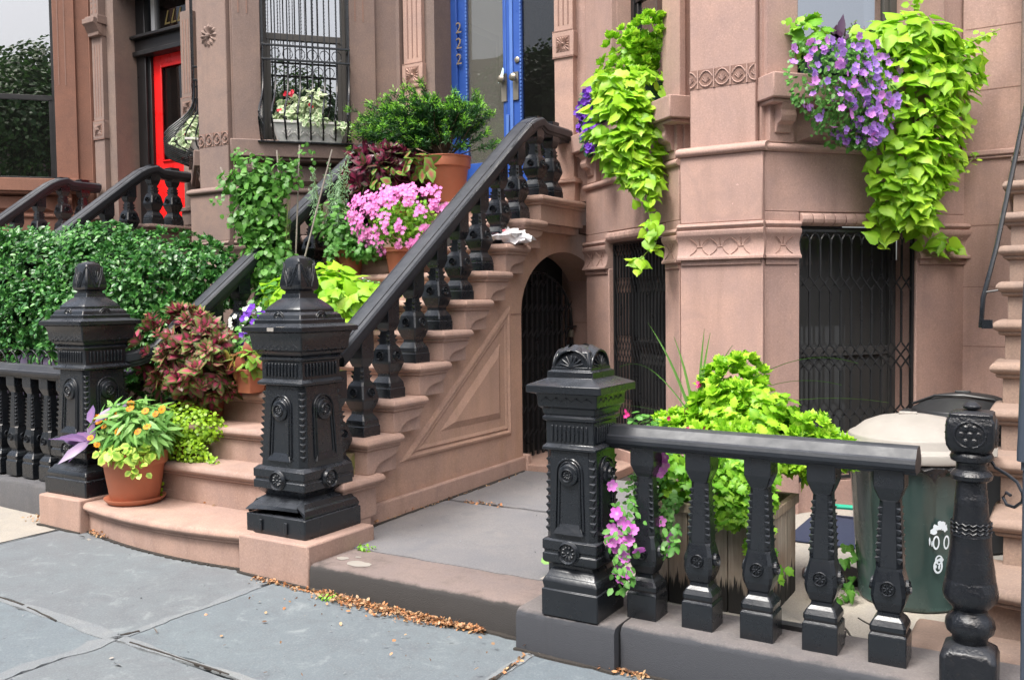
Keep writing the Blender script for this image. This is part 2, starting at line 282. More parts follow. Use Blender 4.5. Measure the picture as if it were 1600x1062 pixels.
# ------------------------------------------------------------------ mesh helpers
class MB:
    def __init__(s, T=None): s.v = []; s.f = []; s.T = T
    def add(s, vs, fs):
        o = len(s.v)
        s.v += [s.T(*p) if s.T else tuple(p) for p in vs]
        s.f += [tuple(i+o for i in f) for f in fs]; return s
    def box(s, x0, x1, y0, y1, z0, z1, tx=0, tz=0):
        a, b = min(x0, x1), max(x0, x1); c, d = min(y0, y1), max(y0, y1)
        v = [(a, c, z0), (b, c, z0), (b, d, z0), (a, d, z0), (a+tx, c+tx, z1), (b-tx, c+tx, z1), (b-tx, d-tx, z1), (a+tx, d-tx, z1)]
        return s.add(v, [(3, 2, 1, 0), (4, 5, 6, 7), (0, 1, 5, 4), (1, 2, 6, 5), (2, 3, 7, 6), (3, 0, 4, 7)])
    def prism(s, poly, ax, a0, a1):
        n = len(poly)
        def P(p, a): return (a, p[0], p[1]) if ax == 'x' else ((p[0], a, p[1]) if ax == 'y' else (p[0], p[1], a))
        v = [P(p, a0) for p in poly]+[P(p, a1) for p in poly]
        fs = [(i, (i+1) % n, (i+1) % n+n, i+n) for i in range(n)]+[tuple(range(n))[::-1], tuple(range(n, 2*n))]
        return s.add(v, fs)
    def lathe(s, prof, cx=0, cy=0, n=20, sq=None, wob=0):
        """prof of (r,z); sq=(chamfer) gives a chamfered square section instead"""
        rings = []
        for q in prof:
            r, z = q[0], q[1]
            if sq is not None:
                c = (q[2] if len(q) > 2 else sq)*r
                pts = [(r, -r+c), (r, r-c), (r-c, r), (-r+c, r), (-r, r-c), (-r, -r+c), (-r+c, -r), (r-c, -r)]
            else: pts = [(r*math.cos(2*math.pi*i/n), r*math.sin(2*math.pi*i/n)) for i in range(n)]
            rings.append([(cx+a, cy+b, z) for a, b in pts])
        m = len(rings[0]); v = [p for r in rings for p in r]
        fs = [(k*m+i, k*m+(i+1) % m, (k+1)*m+(i+1) % m, (k+1)*m+i) for k in range(len(rings)-1) for i in range(m)]
        fs += [tuple(range(m))[::-1], tuple(range((len(rings)-1)*m, len(rings)*m))]
        return s.add(v, fs)
    def tube(s, pts, r, n=6, taper=None):
        P = [Vector(p) for p in pts]; rings = []; k = len(P)
        ref = None
        for i, p in enumerate(P):
            t = (P[min(i+1, k-1)]-P[max(i-1, 0)]).normalized()
            if ref is None: ref = Vector((0, 0, 1)) if abs(t.z) < .9 else Vector((1, 0, 0))
            a = t.cross(ref).normalized(); b = t.cross(a).normalized(); ref = -b if False else ref
            rr = r if taper is None else r*(1-(1-taper)*i/(k-1))
            rings.append([tuple(p+a*rr*math.cos(2*math.pi*j/n)+b*rr*math.sin(2*math.pi*j/n)) for j in range(n)])
        v = [q for rg in rings for q in rg]
        fs = [(i*n+j, i*n+(j+1) % n, (i+1)*n+(j+1) % n, (i+1)*n+j) for i in range(k-1) for j in range(n)]
        fs += [tuple(range(n))[::-1], tuple(range((k-1)*n, k*n))]
        return s.add(v, fs)
    def sweep(s, prof, path):
        P = [Vector(p) for p in path]; k = len(P); m = len(prof); v = []
        for i, p in enumerate(P):
            t = (P[min(i+1, k-1)]-P[max(i-1, 0)]).normalized()
            side = t.cross(Vector((0, 0, 1))).normalized(); up = side.cross(t).normalized()
            v += [tuple(p+side*a+up*b) for a, b in prof]
        fs = [(i*m+j, i*m+(j+1) % m, (i+1)*m+(j+1) % m, (i+1)*m+j) for i in range(k-1) for j in range(m)]
        fs += [tuple(range(m))[::-1], tuple(range((k-1)*m, k*m))]
        return s.add(v, fs)
    def tooth(s, c, out, tang, h, w, d):
        c = Vector(c); o = Vector(out); t = Vector(tang); z = Vector((0, 0, 1))
        v = [c-t*w*.25, c+t*w*.25, c+z*h+t*w, c+z*h-t*w, c+z*h*.80+o*d]
        return s.add([tuple(p) for p in v], [(0, 1, 4), (1, 2, 4), (2, 3, 4), (3, 0, 4)])
    def build(s, name, mat, parent=None, bevel=0, smooth=False, seg=2, loc=None, sharp=42):
        me = bpy.data.meshes.new(name); me.from_pydata(s.v, [], s.f); me.update()
        o = bpy.data.objects.new(name, me); COL.objects.link(o)
        me.materials.append(mat)
        import bmesh
        b = bmesh.new(); b.from_mesh(me); bmesh.ops.recalc_face_normals(b, faces=b.faces); b.to_mesh(me); b.free()
        if parent: o.parent = parent
        if loc: o.location = loc
        if bevel:
            md = o.modifiers.new('bevel', 'BEVEL'); md.width = bevel; md.segments = seg; md.limit_method = 'ANGLE'; md.angle_limit = R(35); md.harden_normals = False
            smooth = True
        if smooth:
            for p in me.polygons: p.use_smooth = True
            if not bevel:
                pass
            try: me.set_sharp_from_angle(angle=R(sharp))
            except Exception: pass
        return o
def rosette(mb, c, nrm, r, depth=.012, petals=8):
    """carved flower boss: ring + petals + centre"""
    c = Vector(c); n = Vector(nrm).normalized(); a = n.cross(Vector((0, 0, 1))).normalized(); b = a.cross(n)
    def ring(r0, r1, h0, h1, k=20):
        v = []
        for i in range(k):
            t = 2*math.pi*i/k; e = a*math.cos(t)+b*math.sin(t)
            v += [tuple(c+e*r0+n*h0), tuple(c+e*(r0*.5+r1*.5)+n*h1), tuple(c+e*r1+n*h0)]
        fs = []
        for i in range(k):
            j = (i+1) % k
            fs += [(i*3, j*3, j*3+1, i*3+1), (i*3+1, j*3+1, j*3+2, i*3+2)]
        mb.add(v, fs)
    ring(r*.78, r*1.0, -.001, depth)
    for i in range(petals):
        t = 2*math.pi*i/petals; e = a*math.cos(t)+b*math.sin(t); g = a*-math.sin(t)+b*math.cos(t)
        v = [c+e*r*.18, c+e*r*.5+g*r*.17, c+e*r*.74, c+e*r*.5-g*r*.17, c+e*r*.52+n*depth*.9]
        mb.add([tuple(p) for p in v], [(0, 1, 4), (1, 2, 4), (2, 3, 4), (3, 0, 4)])
    k = 8; v = [tuple(c+(a*math.cos(2*math.pi*i/k)+b*math.sin(2*math.pi*i/k))*r*.15) for i in range(k)]+[tuple(c+n*depth)]
    mb.add(v, [(i, (i+1) % k, k) for i in range(k)])
def empty(name, loc, label=None, cat=None, group=None, kind=None, rz=0):
    o = bpy.data.objects.new(name, None); COL.objects.link(o); o.location = loc; o.rotation_euler = (0, 0, rz); o.empty_display_size = .1
    return tag(o, label, cat, group, kind)
def tag(o, label=None, cat=None, group=None, kind=None):
    if label: o['label'] = label
    if cat: o['category'] = cat
    if group: o['group'] = group
    if kind: o['kind'] = kind
    return o
def copy_tree(o, loc=None, label=None, parent=None):
    c = o.copy(); COL.objects.link(c); c.parent = parent
    if loc is not None: c.location = loc
    if label: c['label'] = label
    for ch in list(o.children): copy_tree(ch, parent=c)
    return c
def text_mesh(name, body, size, mat, parent, mw, extrude=.004, shear=0):
    cu = bpy.data.curves.new(name, 'FONT'); cu.body = body; cu.size = size; cu.extrude = extrude; cu.shear = shear
    t = bpy.data.objects.new('tmp', cu); COL.objects.link(t)
    bpy.context.view_layer.update()
    me = bpy.data.meshes.new_from_object(t.evaluated_get(bpy.context.evaluated_depsgraph_get()))
    bpy.data.objects.remove(t)
    me.transform(mw); me.materials.clear(); me.materials.append(mat)
    o = bpy.data.objects.new(name, me); COL.objects.link(o); o.parent = parent; return o

# ------------------------------------------------------------------ leaves
def heart():
    o = [(0, 0, 0), (.22, -.12, 0), (.46, .02, -.03), (.50, .30, -.05), (.30, .62, -.04), (.12, .80, -.02), (0, 1.05, -.08)]
    m = [(0, 0, .0), (0, .35, .05), (0, .7, .02)]
    v = m+[(x, y, z) for x, y, z in o[1:]]+[(-x, y, z) for x, y, z in o[1:-1]]
    mid = [1, 1, 1]+[0]*(len(v)-3)
    # idx:0,1,2 mid; 3..8 right o1..o6; 9..13 left o1..o5
    f = [(0, 3, 4, 1), (1, 4, 5), (1, 5, 6, 2), (2, 6, 7), (2, 7, 8), (0, 1, 10, 9), (1, 11, 10), (1, 2, 12, 11), (2, 13, 12), (2, 8, 13)]
    return v, f, mid
def lobed():      # sweet potato leaf with corner lobes
    o = [(.20, -.14, 0), (.52, -.02, -.05), (.62, .22, -.08), (.33, .40, -.03), (.26, .66, -.04), (0, 1.08, -.10)]
    v = [(0, 0, 0), (0, .34, .05), (0, .66, .02)]+o+[(-x, y, z) for x, y, z in o[:-1]]
    f = [(0, 3, 4, 1), (1, 4, 5), (1, 5, 6), (1, 6, 7, 2), (2, 7, 8), (0, 1, 10, 9), (1, 11, 10), (1, 12, 11), (1, 2, 13, 12), (2, 8, 13)]
    return v, f, [1, 1, 1]+[0]*(len(v)-3)
def oval(wd=.30, cup=.05):
    v = [(0, 0, 0), (0, .5, cup*.2), (0, 1, -cup), (wd, .28, cup), (wd*.9, .68, cup*.6), (-wd, .28, cup), (-wd*.9, .68, cup*.6)]
    return v, [(0, 3, 1), (3, 4, 1), (4, 2, 1), (0, 1, 5), (5, 1, 6), (6, 1, 2)], [1, 1, .3, 0, 0, 0, 0]
def pointed(wd=.34):   # serrated coleus leaf, inner field + margin
    inn = [(0, .10, .0), (wd*.55, .34, .03), (wd*.42, .62, .02), (0, .84, -.03), (-wd*.42, .62, .02), (-wd*.55, .34, .03)]
    out = [(0, 0, 0), (wd, .30, .02), (wd*.78, .66, -.02), (0, 1.05, -.12), (-wd*.78, .66, -.02), (-wd, .30, .02)]
    v = [(0, .45, -.01)]+inn+out
    f = []
    for i in range(6):
        j = (i+1) % 6; f += [(0, 1+i, 1+j), (1+i, 7+i, 7+j, 1+j)]
    return v, f, [1]+[.62]*6+[0]*6
def jag():       # lime coleus / celery-like leaf with toothed outline
    rt = [(.10, .05), (.36, .10), (.30, .28), (.50, .38), (.34, .52), (.40, .70), (.18, .76)]
    v = [(0, 0, 0), (0, .4, .04), (0, .75, .0)]+[(x, y, -.04*i/7) for i, (x, y) in enumerate(rt)]+[(0, 1.05, -.12)]+[(-x, y, -.04*i/7) for i, (x, y) in enumerate(rt)]
    f = [(0, 3, 4, 1), (1, 4, 5), (1, 5, 6), (1, 6, 7), (1, 7, 2), (2, 7, 8), (2, 8, 9), (2, 9, 10)]
    f += [(0, 1, 12, 11), (1, 13, 12), (1, 14, 13), (1, 15, 14), (1, 2, 15), (2, 16, 15), (2, 17, 16), (2, 10, 17)]
    return v, f, [1, 1, .6]+[0]*15
def lance(wd=.11, droop=.12):
    v = [(0, 0, 0), (wd, .25, .03), (wd, .6, -.02), (0, 1, -droop), (-wd, .6, -.02), (-wd, .25, .03), (0, .45, .0)]
    return v, [(0, 1, 6), (1, 2, 6), (2, 3, 6), (3, 4, 6), (4, 5, 6), (5, 0, 6)], [.5, 0, 0, 0, 0, 0, 1]
def needle(wd=.09):
    return [(-wd, 0, 0), (wd, 0, 0), (wd*.6, 1, 0), (-wd*.6, 1, 0)], [(0, 1, 2, 3)], [0, 0, 1, 1]
def roundl():
    v = [(0, .45, .04)]+[(.42*math.cos(t), .5+.48*math.sin(t), 0) for t in [2*math.pi*i/7 for i in range(7)]]
    return v, [(0, 1+i, 1+(i+1) % 7) for i in range(7)], [1]+[0]*7
def flower(p=5, depth=.22, notch=.72):
    v = [(0, 0, -depth)]; f = []; mid = [1]
    for i in range(p):
        for da, r, h in ((-.5, notch, 0), (-.22, 1, .02), (.22, 1, .02)):
            t = 2*math.pi*(i+da)/p; v.append((.5*r*math.cos(t), .5*r*math.sin(t), h)); mid.append(0)
    n = 3*p
    f = [(0, 1+i, 1+(i+1) % n) for i in range(n)]
    return v, f, mid
def zinnia():
    v = [(0, 0, .06)]; f = []; mid = [1]
    n = 16
    for i in range(n):
        t = 2*math.pi*i/n; v.append((.14*math.cos(t), .14*math.sin(t), .05)); mid.append(.9)
    for i in range(n):
        t = 2*math.pi*i/n; r = .5 if i % 2 else .40; v.append((r*math.cos(t), r*math.sin(t), .02 if i % 2 else -.03)); mid.append(0)
    for i in range(n):
        j = (i+1) % n; f += [(0, 1+i, 1+j), (1+i, 1+n+i, 1+n+j, 1+j)]
    return v, f, mid
TPL = {'holly': oval(.26, .07), 'heart': heart(), 'lobed': lobed(), 'oval': oval(), 'wide': oval(.40, .06), 'pointed': pointed(), 'jag': jag(), 'lance': lance(), 'needle': needle(), 'round': roundl(), 'flower': flower(), 'zinnia': zinnia(), 'blade': lance(.14, .14), 'pom': flower(5, .10, .55)}
def unit(a): return a/np.maximum(1e-9, np.linalg.norm(a, axis=1, keepdims=True))
def leafmesh(name, sets, mat, parent):
    """sets: list of (template, pts, normals, tips, sizes) joined into one mesh"""
    V, F, L, MID = [], [], [], []; off = 0
    for tpl, P, N, D, S in sets:
        tv, tf, tm = TPL[tpl]; tv = np.array(tv, float); k = len(P)
        N = unit(np.asarray(N, float)); D = np.asarray(D, float); D = unit(D-(D*N).sum(1, keepdims=True)*N); X = np.cross(D, N)
        S = np.broadcast_to(np.asarray(S, float), (k,))
        lv = tv[None]*S[:, None, None]
        wp = P[:, None]+lv[:, :, 0:1]*X[:, None]+lv[:, :, 1:2]*D[:, None]+lv[:, :, 2:3]*N[:, None]
        V.append(wp.reshape(-1, 3)); m = len(tv); MID.append(np.tile(tm, k))
        base = (np.arange(k)*m)[:, None]+off
        for f in tf:
            F.append((base+np.array(f)[None]).ravel()); L.append(np.full(k, len(f)))
        off += k*m
    V = np.concatenate(V); loops = np.concatenate(F); cnt = np.concatenate(L); mid = np.concatenate(MID)
    me = bpy.data.meshes.new(name); me.vertices.add(len(V)); me.vertices.foreach_set('co', V.ravel().astype(np.float32))
    me.loops.add(len(loops)); me.loops.foreach_set('vertex_index', loops.astype(np.int32))
    me.polygons.add(len(cnt)); st = np.concatenate([[0], np.cumsum(cnt)[:-1]]); me.polygons.foreach_set('loop_start', st.astype(np.int32))
    me.polygons.foreach_set('use_smooth', np.ones(len(cnt), bool))
    at = me.attributes.new('mid', 'FLOAT', 'POINT'); at.data.foreach_set('value', mid.astype(np.float32))
    me.update(calc_edges=True); me.validate(); me.materials.append(mat)
    o = bpy.data.objects.new(name, me); COL.objects.link(o); o.parent = parent
    return o
def whorls(tpl, c, r, nc, k, size, inner=.7, lump=.3, up=.5, fr=.3, open_=.9, tiers=2, zmin=None, jit=.35):
    """leaf rosettes on shoot tips spread over an uneven ellipsoid"""
    P, d = blob(c, r, nc, inner, lump, zmin); A = unit(d+up*UP+fr*FR+rng.normal(size=(nc, 3))*jit)
    B = unit(np.cross(A, rng.normal(size=(nc, 3)))); E = np.cross(A, B); oP, oN, oD, oS = [], [], [], []
    sc_ = rng.uniform(.7, 1.25, nc)
    for t in range(tiers):
        for j in range(k):
            ph = 2*math.pi*(j+t*.5)/k+rng.normal(size=nc)*.25; th = open_*(1-.35*t)+rng.normal(size=nc)*.15
            q = B*np.cos(ph)[:, None]+E*np.sin(ph)[:, None]
            oD.append(A*np.cos(th)[:, None]+q*np.sin(th)[:, None]-UP*.12); oN.append(A*np.sin(th)[:, None]-q*np.cos(th)[:, None]+rng.normal(size=(nc, 3))*.12)
            oP.append(P-A*(size*.25*(t == 0))+q*size*.06); oS.append(size*sc_*(1-.25*t)*rng.uniform(.75, 1.15, nc))
    return (tpl, np.concatenate(oP), np.concatenate(oN), np.concatenate(oD), np.concatenate(oS))
UP = np.array([0, 0, 1.]); FR = np.array([.35, -.9, .15])
def blob(c, r, n, inner=.55, lump=.25, zmin=None):
    """points through an uneven ellipsoid: clumps, gaps and an irregular outline"""
    d = unit(rng.normal(size=(n, 3)))
    k = unit(rng.normal(size=(9, 3))); amp = rng.uniform(-1, 1, 9)
    b = 1+lump*sum(a*np.maximum(0, (d@q))**3 for a, q in zip(amp, k))
    rad = inner+(1-inner)*rng.random(n)**.6
    rv = np.broadcast_to(np.array(r, float), (3,))
    P = np.array(c)+d*rad[:, None]*b[:, None]*rv
    if zmin is not None: P[:, 2] = np.maximum(P[:, 2], zmin+rng.random(n)*.02)
    return P, d
def orient(d, up=.6, fr=.35, jit=.45, droop=.2):
    n = len(d); N = unit(d+up*UP+fr*FR+rng.normal(size=(n, 3))*jit)
    D = unit(d*.8-UP*droop+rng.normal(size=(n, 3))*.6); return N, D
def bush(tpl, c, r, n, size, var=.3, inner=.55, lump=.3, up=.6, fr=.35, jit=.45, droop=.2, zmin=None):
    P, d = blob(c, r, n, inner, lump, zmin); N, D = orient(d, up, fr, jit, droop)
    return (tpl, P, N, D, size*(1+var*rng.uniform(-1, 1, n)))
def curtain(tpl, path, wid, n, size, var=.3, thick=.12, up=.5, fr=.8, droop=.9, face=FR, jit=.35):
    """hanging mass: path of (centre, halfwidth) from the top down"""
    P = []; K = len(path)-1
    t = rng.random(n)*K; i = np.minimum(t.astype(int), K-1); u = (t-i)[:, None]
    C = np.array([p for p in path], float); W = np.array(wid, float)
    c = C[i]*(1-u)+C[i+1]*u; w_ = (W[i]*(1-u[:, 0])+W[i+1]*u[:, 0])
    fx = np.array(face, float); fx[2] = 0; fx /= np.linalg.norm(fx); side = np.array([-fx[1], fx[0], 0])
    s = np.clip(rng.normal(size=n)*.55, -1.05, 1.05); 
    th = thick*np.sqrt(np.maximum(.05, 1-np.minimum(1, abs(s))**2))*rng.random(n)**.5
    P = c+side*(s*w_)[:, None]+fx*th[:, None]
    N = unit(fx*fr+UP*up+side*(s*.6)[:, None]+rng.normal(size=(n, 3))*jit)
    D = unit(-UP*droop+side*(s*.7)[:, None]+rng.normal(size=(n, 3))*.45)
    return (tpl, P, N, D, size*(1+var*rng.uniform(-1, 1, n)))
def strand(pts, tpl, n, size, jit=.03):
    C = np.array(pts, float); t = np.sort(rng.random(n))*(len(C)-1); i = np.minimum(t.astype(int), len(C)-2); u = (t-i)[:, None]
    P = C[i]*(1-u)+C[i+1]*u+rng.normal(size=(n, 3))*jit
    N = unit(FR+.5*UP+rng.normal(size=(n, 3))*.4); D = unit(-UP+rng.normal(size=(n, 3))*.7)
    return (tpl, P, N, D, size*rng.uniform(.7, 1.2, n))
def stems(name, base, tips, r, mat, parent, sag=.0):
    m = MB(); b = Vector(base)
    for q in tips:
        t = Vector(q); mid = b.lerp(t, .55)+Vector((rng.normal()*.02, rng.normal()*.02, sag))
        m.tube([b+Vector((rng.normal()*.015, rng.normal()*.015, 0)), mid, t], r, 5, .4)
    return m.build(name, mat, parent, smooth=True)
def rtips(c, r, n):
    P, d = blob(c, r, n, .7, .1); return [tuple(p) for p in P]

#SETTING
def gz(x, y=0): return -.02*(x+3.6)
# ================================================================== ground
def sheet(name, polys, mat, top, thick=.02, kind='structure', bevel=0):
    m = MB()
    for p in polys:
        n = len(p); zt = [top(x, y) for x, y in p]
        v = [(x, y, z) for (x, y), z in zip(p, zt)]+[(x, y, z-thick) for (x, y), z in zip(p, zt)]
        m.add(v, [tuple(range(n)), tuple(range(n, 2*n))[::-1]]+[(i, i+n, (i+1) % n+n, (i+1) % n) for i in range(n)])
    o = m.build(name, mat, None, bevel=bevel); tag(o, kind=kind); return o
gm = MB()
xs = [-60, -20, -10, -5, 0, 5, 20, 60]; ys = [-60, -20, -8, -3, 0, 3, 7.4, 20, 60]
gm.add([(x, y, -.055+(gz(x) if abs(x) <= 20 else gz(math.copysign(20, x)))) for x in xs for y in ys],
       [(i*len(ys)+j, (i+1)*len(ys)+j, (i+1)*len(ys)+j+1, i*len(ys)+j+1) for i in range(len(xs)-1) for j in range(len(ys)-1)])
tag(gm.build('ground', M['mortar'], None), kind='structure')
def wob(a, b, n=9, amp=.006):
    (x0, y0), (x1, y1) = a, b; L = math.hypot(x1-x0, y1-y0); nx, ny = -(y1-y0)/L, (x1-x0)/L
    return [(x0+(x1-x0)*i/n+(nx*rng.normal()*amp if 0 < i < n else 0), y0+(y1-y0)*i/n+(ny*rng.normal()*amp if 0 < i < n else 0)) for i in range(n)]
def slabpoly(p, amp=.005):
    out = []
    for i in range(len(p)): out += wob(p[i], p[(i+1) % len(p)], max(3, int(math.hypot(p[i][0]-p[(i+1) % len(p)][0], p[i][1]-p[(i+1) % len(p)][1])/.09)), amp)
    return out
rects = [[(-5.77, 2.62), (-3.775, 2.61), (-3.77, 3.60), (-5.77, 3.75)], [(-3.74, 2.60), (-2.05, 2.60), (-2.06, 3.62), (-3.74, 3.62)],
         [(-1.99, 2.60), (-.3, 2.60), (-.3, 3.62), (-2.04, 3.62)], [(-.27, 2.6), (1.5, 2.6), (1.5, 3.7), (-.27, 3.7)],
         [(-7.4, 1.1), (-3.82, 1.1), (-3.80, 2.555), (-7.4, 2.565)], [(-3.755, 1.1), (-1.9, 1.1), (-1.9, 2.55), (-3.745, 2.545)], [(-1.87, 1.1), (.2, 1.1), (.2, 2.55), (-1.87, 2.55)],
         [(.23, 1.1), (2, 1.1), (2, 2.55), (.23, 2.55)], [(-7.4, -.6), (-4.9, -.6), (-4.9, 1.07), (-7.4, 1.07)], [(-4.87, -.6), (-2.6, -.6), (-2.6, 1.07), (-4.87, 1.07)],
         [(-2.57, -.6), (0, -.6), (0, 1.07), (-2.57, 1.07)], [(.03, -.6), (2, -.6), (2, 1.07), (.03, 1.07)]]
sheet('sidewalk', [slabpoly(p) for p in rects], M['slab'], lambda x, y: gz(x)+.0, .05)
sheet('concrete_pavement', [slabpoly([(-12, 2.6), (-5.80, 2.63), (-5.80, 3.75), (-12, 3.75)]), slabpoly([(-14, -.6), (-7.43, -.6), (-7.43, 2.57), (-14, 2.57)])], M['conc'], lambda x, y: gz(x)-.003, .05)
# smeared mortar along the joints and dark open cracks in it
def strip(a, b, w0, n=40):
    (x0, y0), (x1, y1) = a, b; L = math.hypot(x1-x0, y1-y0); nx, ny = -(y1-y0)/L, (x1-x0)/L
    up, dn = [], []; ph = rng.random()*9
    for i in range(n+1):
        t = i/n; x = x0+(x1-x0)*t; y = y0+(y1-y0)*t
        ww = w0*(1+.45*math.sin(ph+t*13)+.3*rng.normal()*.6); w2 = w0*(1+.4*math.sin(ph*2+t*9)+.18*rng.normal())
        up.append((x+nx*ww, y+ny*ww)); dn.append((x-nx*w2, y-ny*w2))
    return [[dn[i], dn[i+1], up[i+1], up[i]] for i in range(n)]
ms = strip((-7.4, 2.60), (-3.8, 2.578), .030)+strip((-3.8, 2.578), (-2.3, 2.575), .018)+strip((-3.80, 2.0), (-3.76, 2.6), .035, 14)+strip((-3.757, 2.6), (-3.757, 3.45), .022, 20)+strip((-3.79, 1.2), (-3.80, 2.0), .02, 14)+strip((-2.02, 2.62), (-2.05, 3.58), .022, 20)+strip((-5.785, 2.6), (-5.785, 3.7), .016, 16)
o = sheet('mortar_joint', ms, M['mortar'], lambda x, y: gz(x)+.004, .01)
cr = strip((-5.4, 2.602), (-4.55, 2.59), .005, 24)+strip((-3.66, 2.572), (-3.0, 2.57), .0038, 24)+strip((-3.77, 2.6), (-3.74, 2.68), .008, 5)+strip((-2.02, 2.75), (-2.04, 3.3), .010, 18)+strip((-5.785, 3.0), (-5.785, 3.6), .005, 10)+strip((-4.5, 2.585), (-4.2, 2.55), .004, 8)
sheet('joint_crack', cr, M['gap'], lambda x, y: gz(x)+.0075, .01)
# raised flags in front of the areaway gate, its kerb and the planted areaways
pz = lambda x, y: .132+.02*(y-3.6)
sheet('areaway_paving', [slabpoly([(-3.75, 3.93), (-2.06, 3.93), (-2.06, 5.125), (-3.75, 5.11)]), slabpoly([(-3.75, 5.145), (-2.06, 5.165), (-2.06, 6.22), (-3.75, 6.22)])], M['slabA'], pz, .05)
sheet('areaway_bed', [[(-3.78, 3.60), (-2.06, 3.60), (-2.06, 7.2), (-3.78, 7.2)]], M['gap'], lambda x, y: pz(x, y)-.022, .2)
sheet('areaway_floor', [[(-2.05, 3.84), (.2, 3.84), (.2, 7.3), (-2.05, 7.3)]], M['conc'], lambda x, y: .095+.012*(y-3.8), .2)
sheet('planted_areaway', [[(-9.2, 3.98), (-5.66, 3.98), (-5.66, 7.2), (-9.2, 7.2)]], M['soil'], lambda x, y: .20, .3)
fc = [strip((-.95, 4.35), (-.78, 4.0), .003, 12), strip((-.93, 5.3), (-.86, 4.9), .0035, 10), strip((-.8, 4.25), (-.66, 4.1), .003, 8)]
sheet('floor_crack', sum(fc, []), M['gap'], lambda x, y: .099+.012*(y-3.8), .004)
# kerb stones: irregular worn front edge
def kerb(name, x0, x1, y0, y1, z0, zt, mtop, amp=.006, n=22, front=None):
    m = MB(); v = []; P = []
    for i in range(n+1):
        x = x0+(x1-x0)*i/n; e = rng.normal()*amp; b = gz(x)+z0
        P.append([(x, y0+e*.6, b), (x, y0+e, zt(x)-.03), (x, y0+.012+e, zt(x)-.008), (x, y0+.035, zt(x)), (x, y1, zt(x)), (x, y1, b)])
    m.add([q for r in P for q in r], [(i*6+j, (i+1)*6+j, (i+1)*6+(j+1) % 6, i*6+(j+1) % 6) for i in range(n) for j in range(6)]+[tuple(range(6)), tuple(range(n*6, n*6+6))])
    return m.build(name, mtop, None, smooth=True)
tag(kerb('kerb', -3.50, -2.135, 3.565, 3.93, -.06, lambda x: .134+.002*(x+3), M['curb'], .003), kind='structure')
# pale paint blots on the kerb
bl = MB()
for (x, y, a, b) in ((-3.27, 3.70, .075, .045), (-3.42, 3.74, .035, .03), (-3.36, 3.80, .02, .012)):
    k = 18; bl.add([(x+a*math.cos(2*math.pi*i/k)*(1+.12*rng.normal()), y+b*math.sin(2*math.pi*i/k)*(1+.12*rng.normal()), .1362) for i in range(k)], [tuple(range(k))])
tag(bl.build('paint_blot', M['lid'], None), kind='structure')
dl_ = []  # dark strips along the bases: dirt with contact shadow painted in
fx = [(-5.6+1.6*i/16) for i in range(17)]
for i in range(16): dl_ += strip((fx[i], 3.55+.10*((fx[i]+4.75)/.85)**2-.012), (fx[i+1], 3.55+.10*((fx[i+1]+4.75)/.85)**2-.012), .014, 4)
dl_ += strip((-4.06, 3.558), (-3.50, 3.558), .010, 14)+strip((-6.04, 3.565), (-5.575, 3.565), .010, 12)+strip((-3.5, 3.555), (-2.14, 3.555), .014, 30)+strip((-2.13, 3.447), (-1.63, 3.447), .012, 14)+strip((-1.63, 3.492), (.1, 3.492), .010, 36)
sheet('base_dirt_shade', dl_, M['gap'], lambda x, y: gz(x)+.010, .01)
sheet('base_dirt_shade', strip((-3.712, 4.1), (-3.712, 6.2), .018, 50), M['gap'], lambda x, y: pz(x, y)+.006, .01)
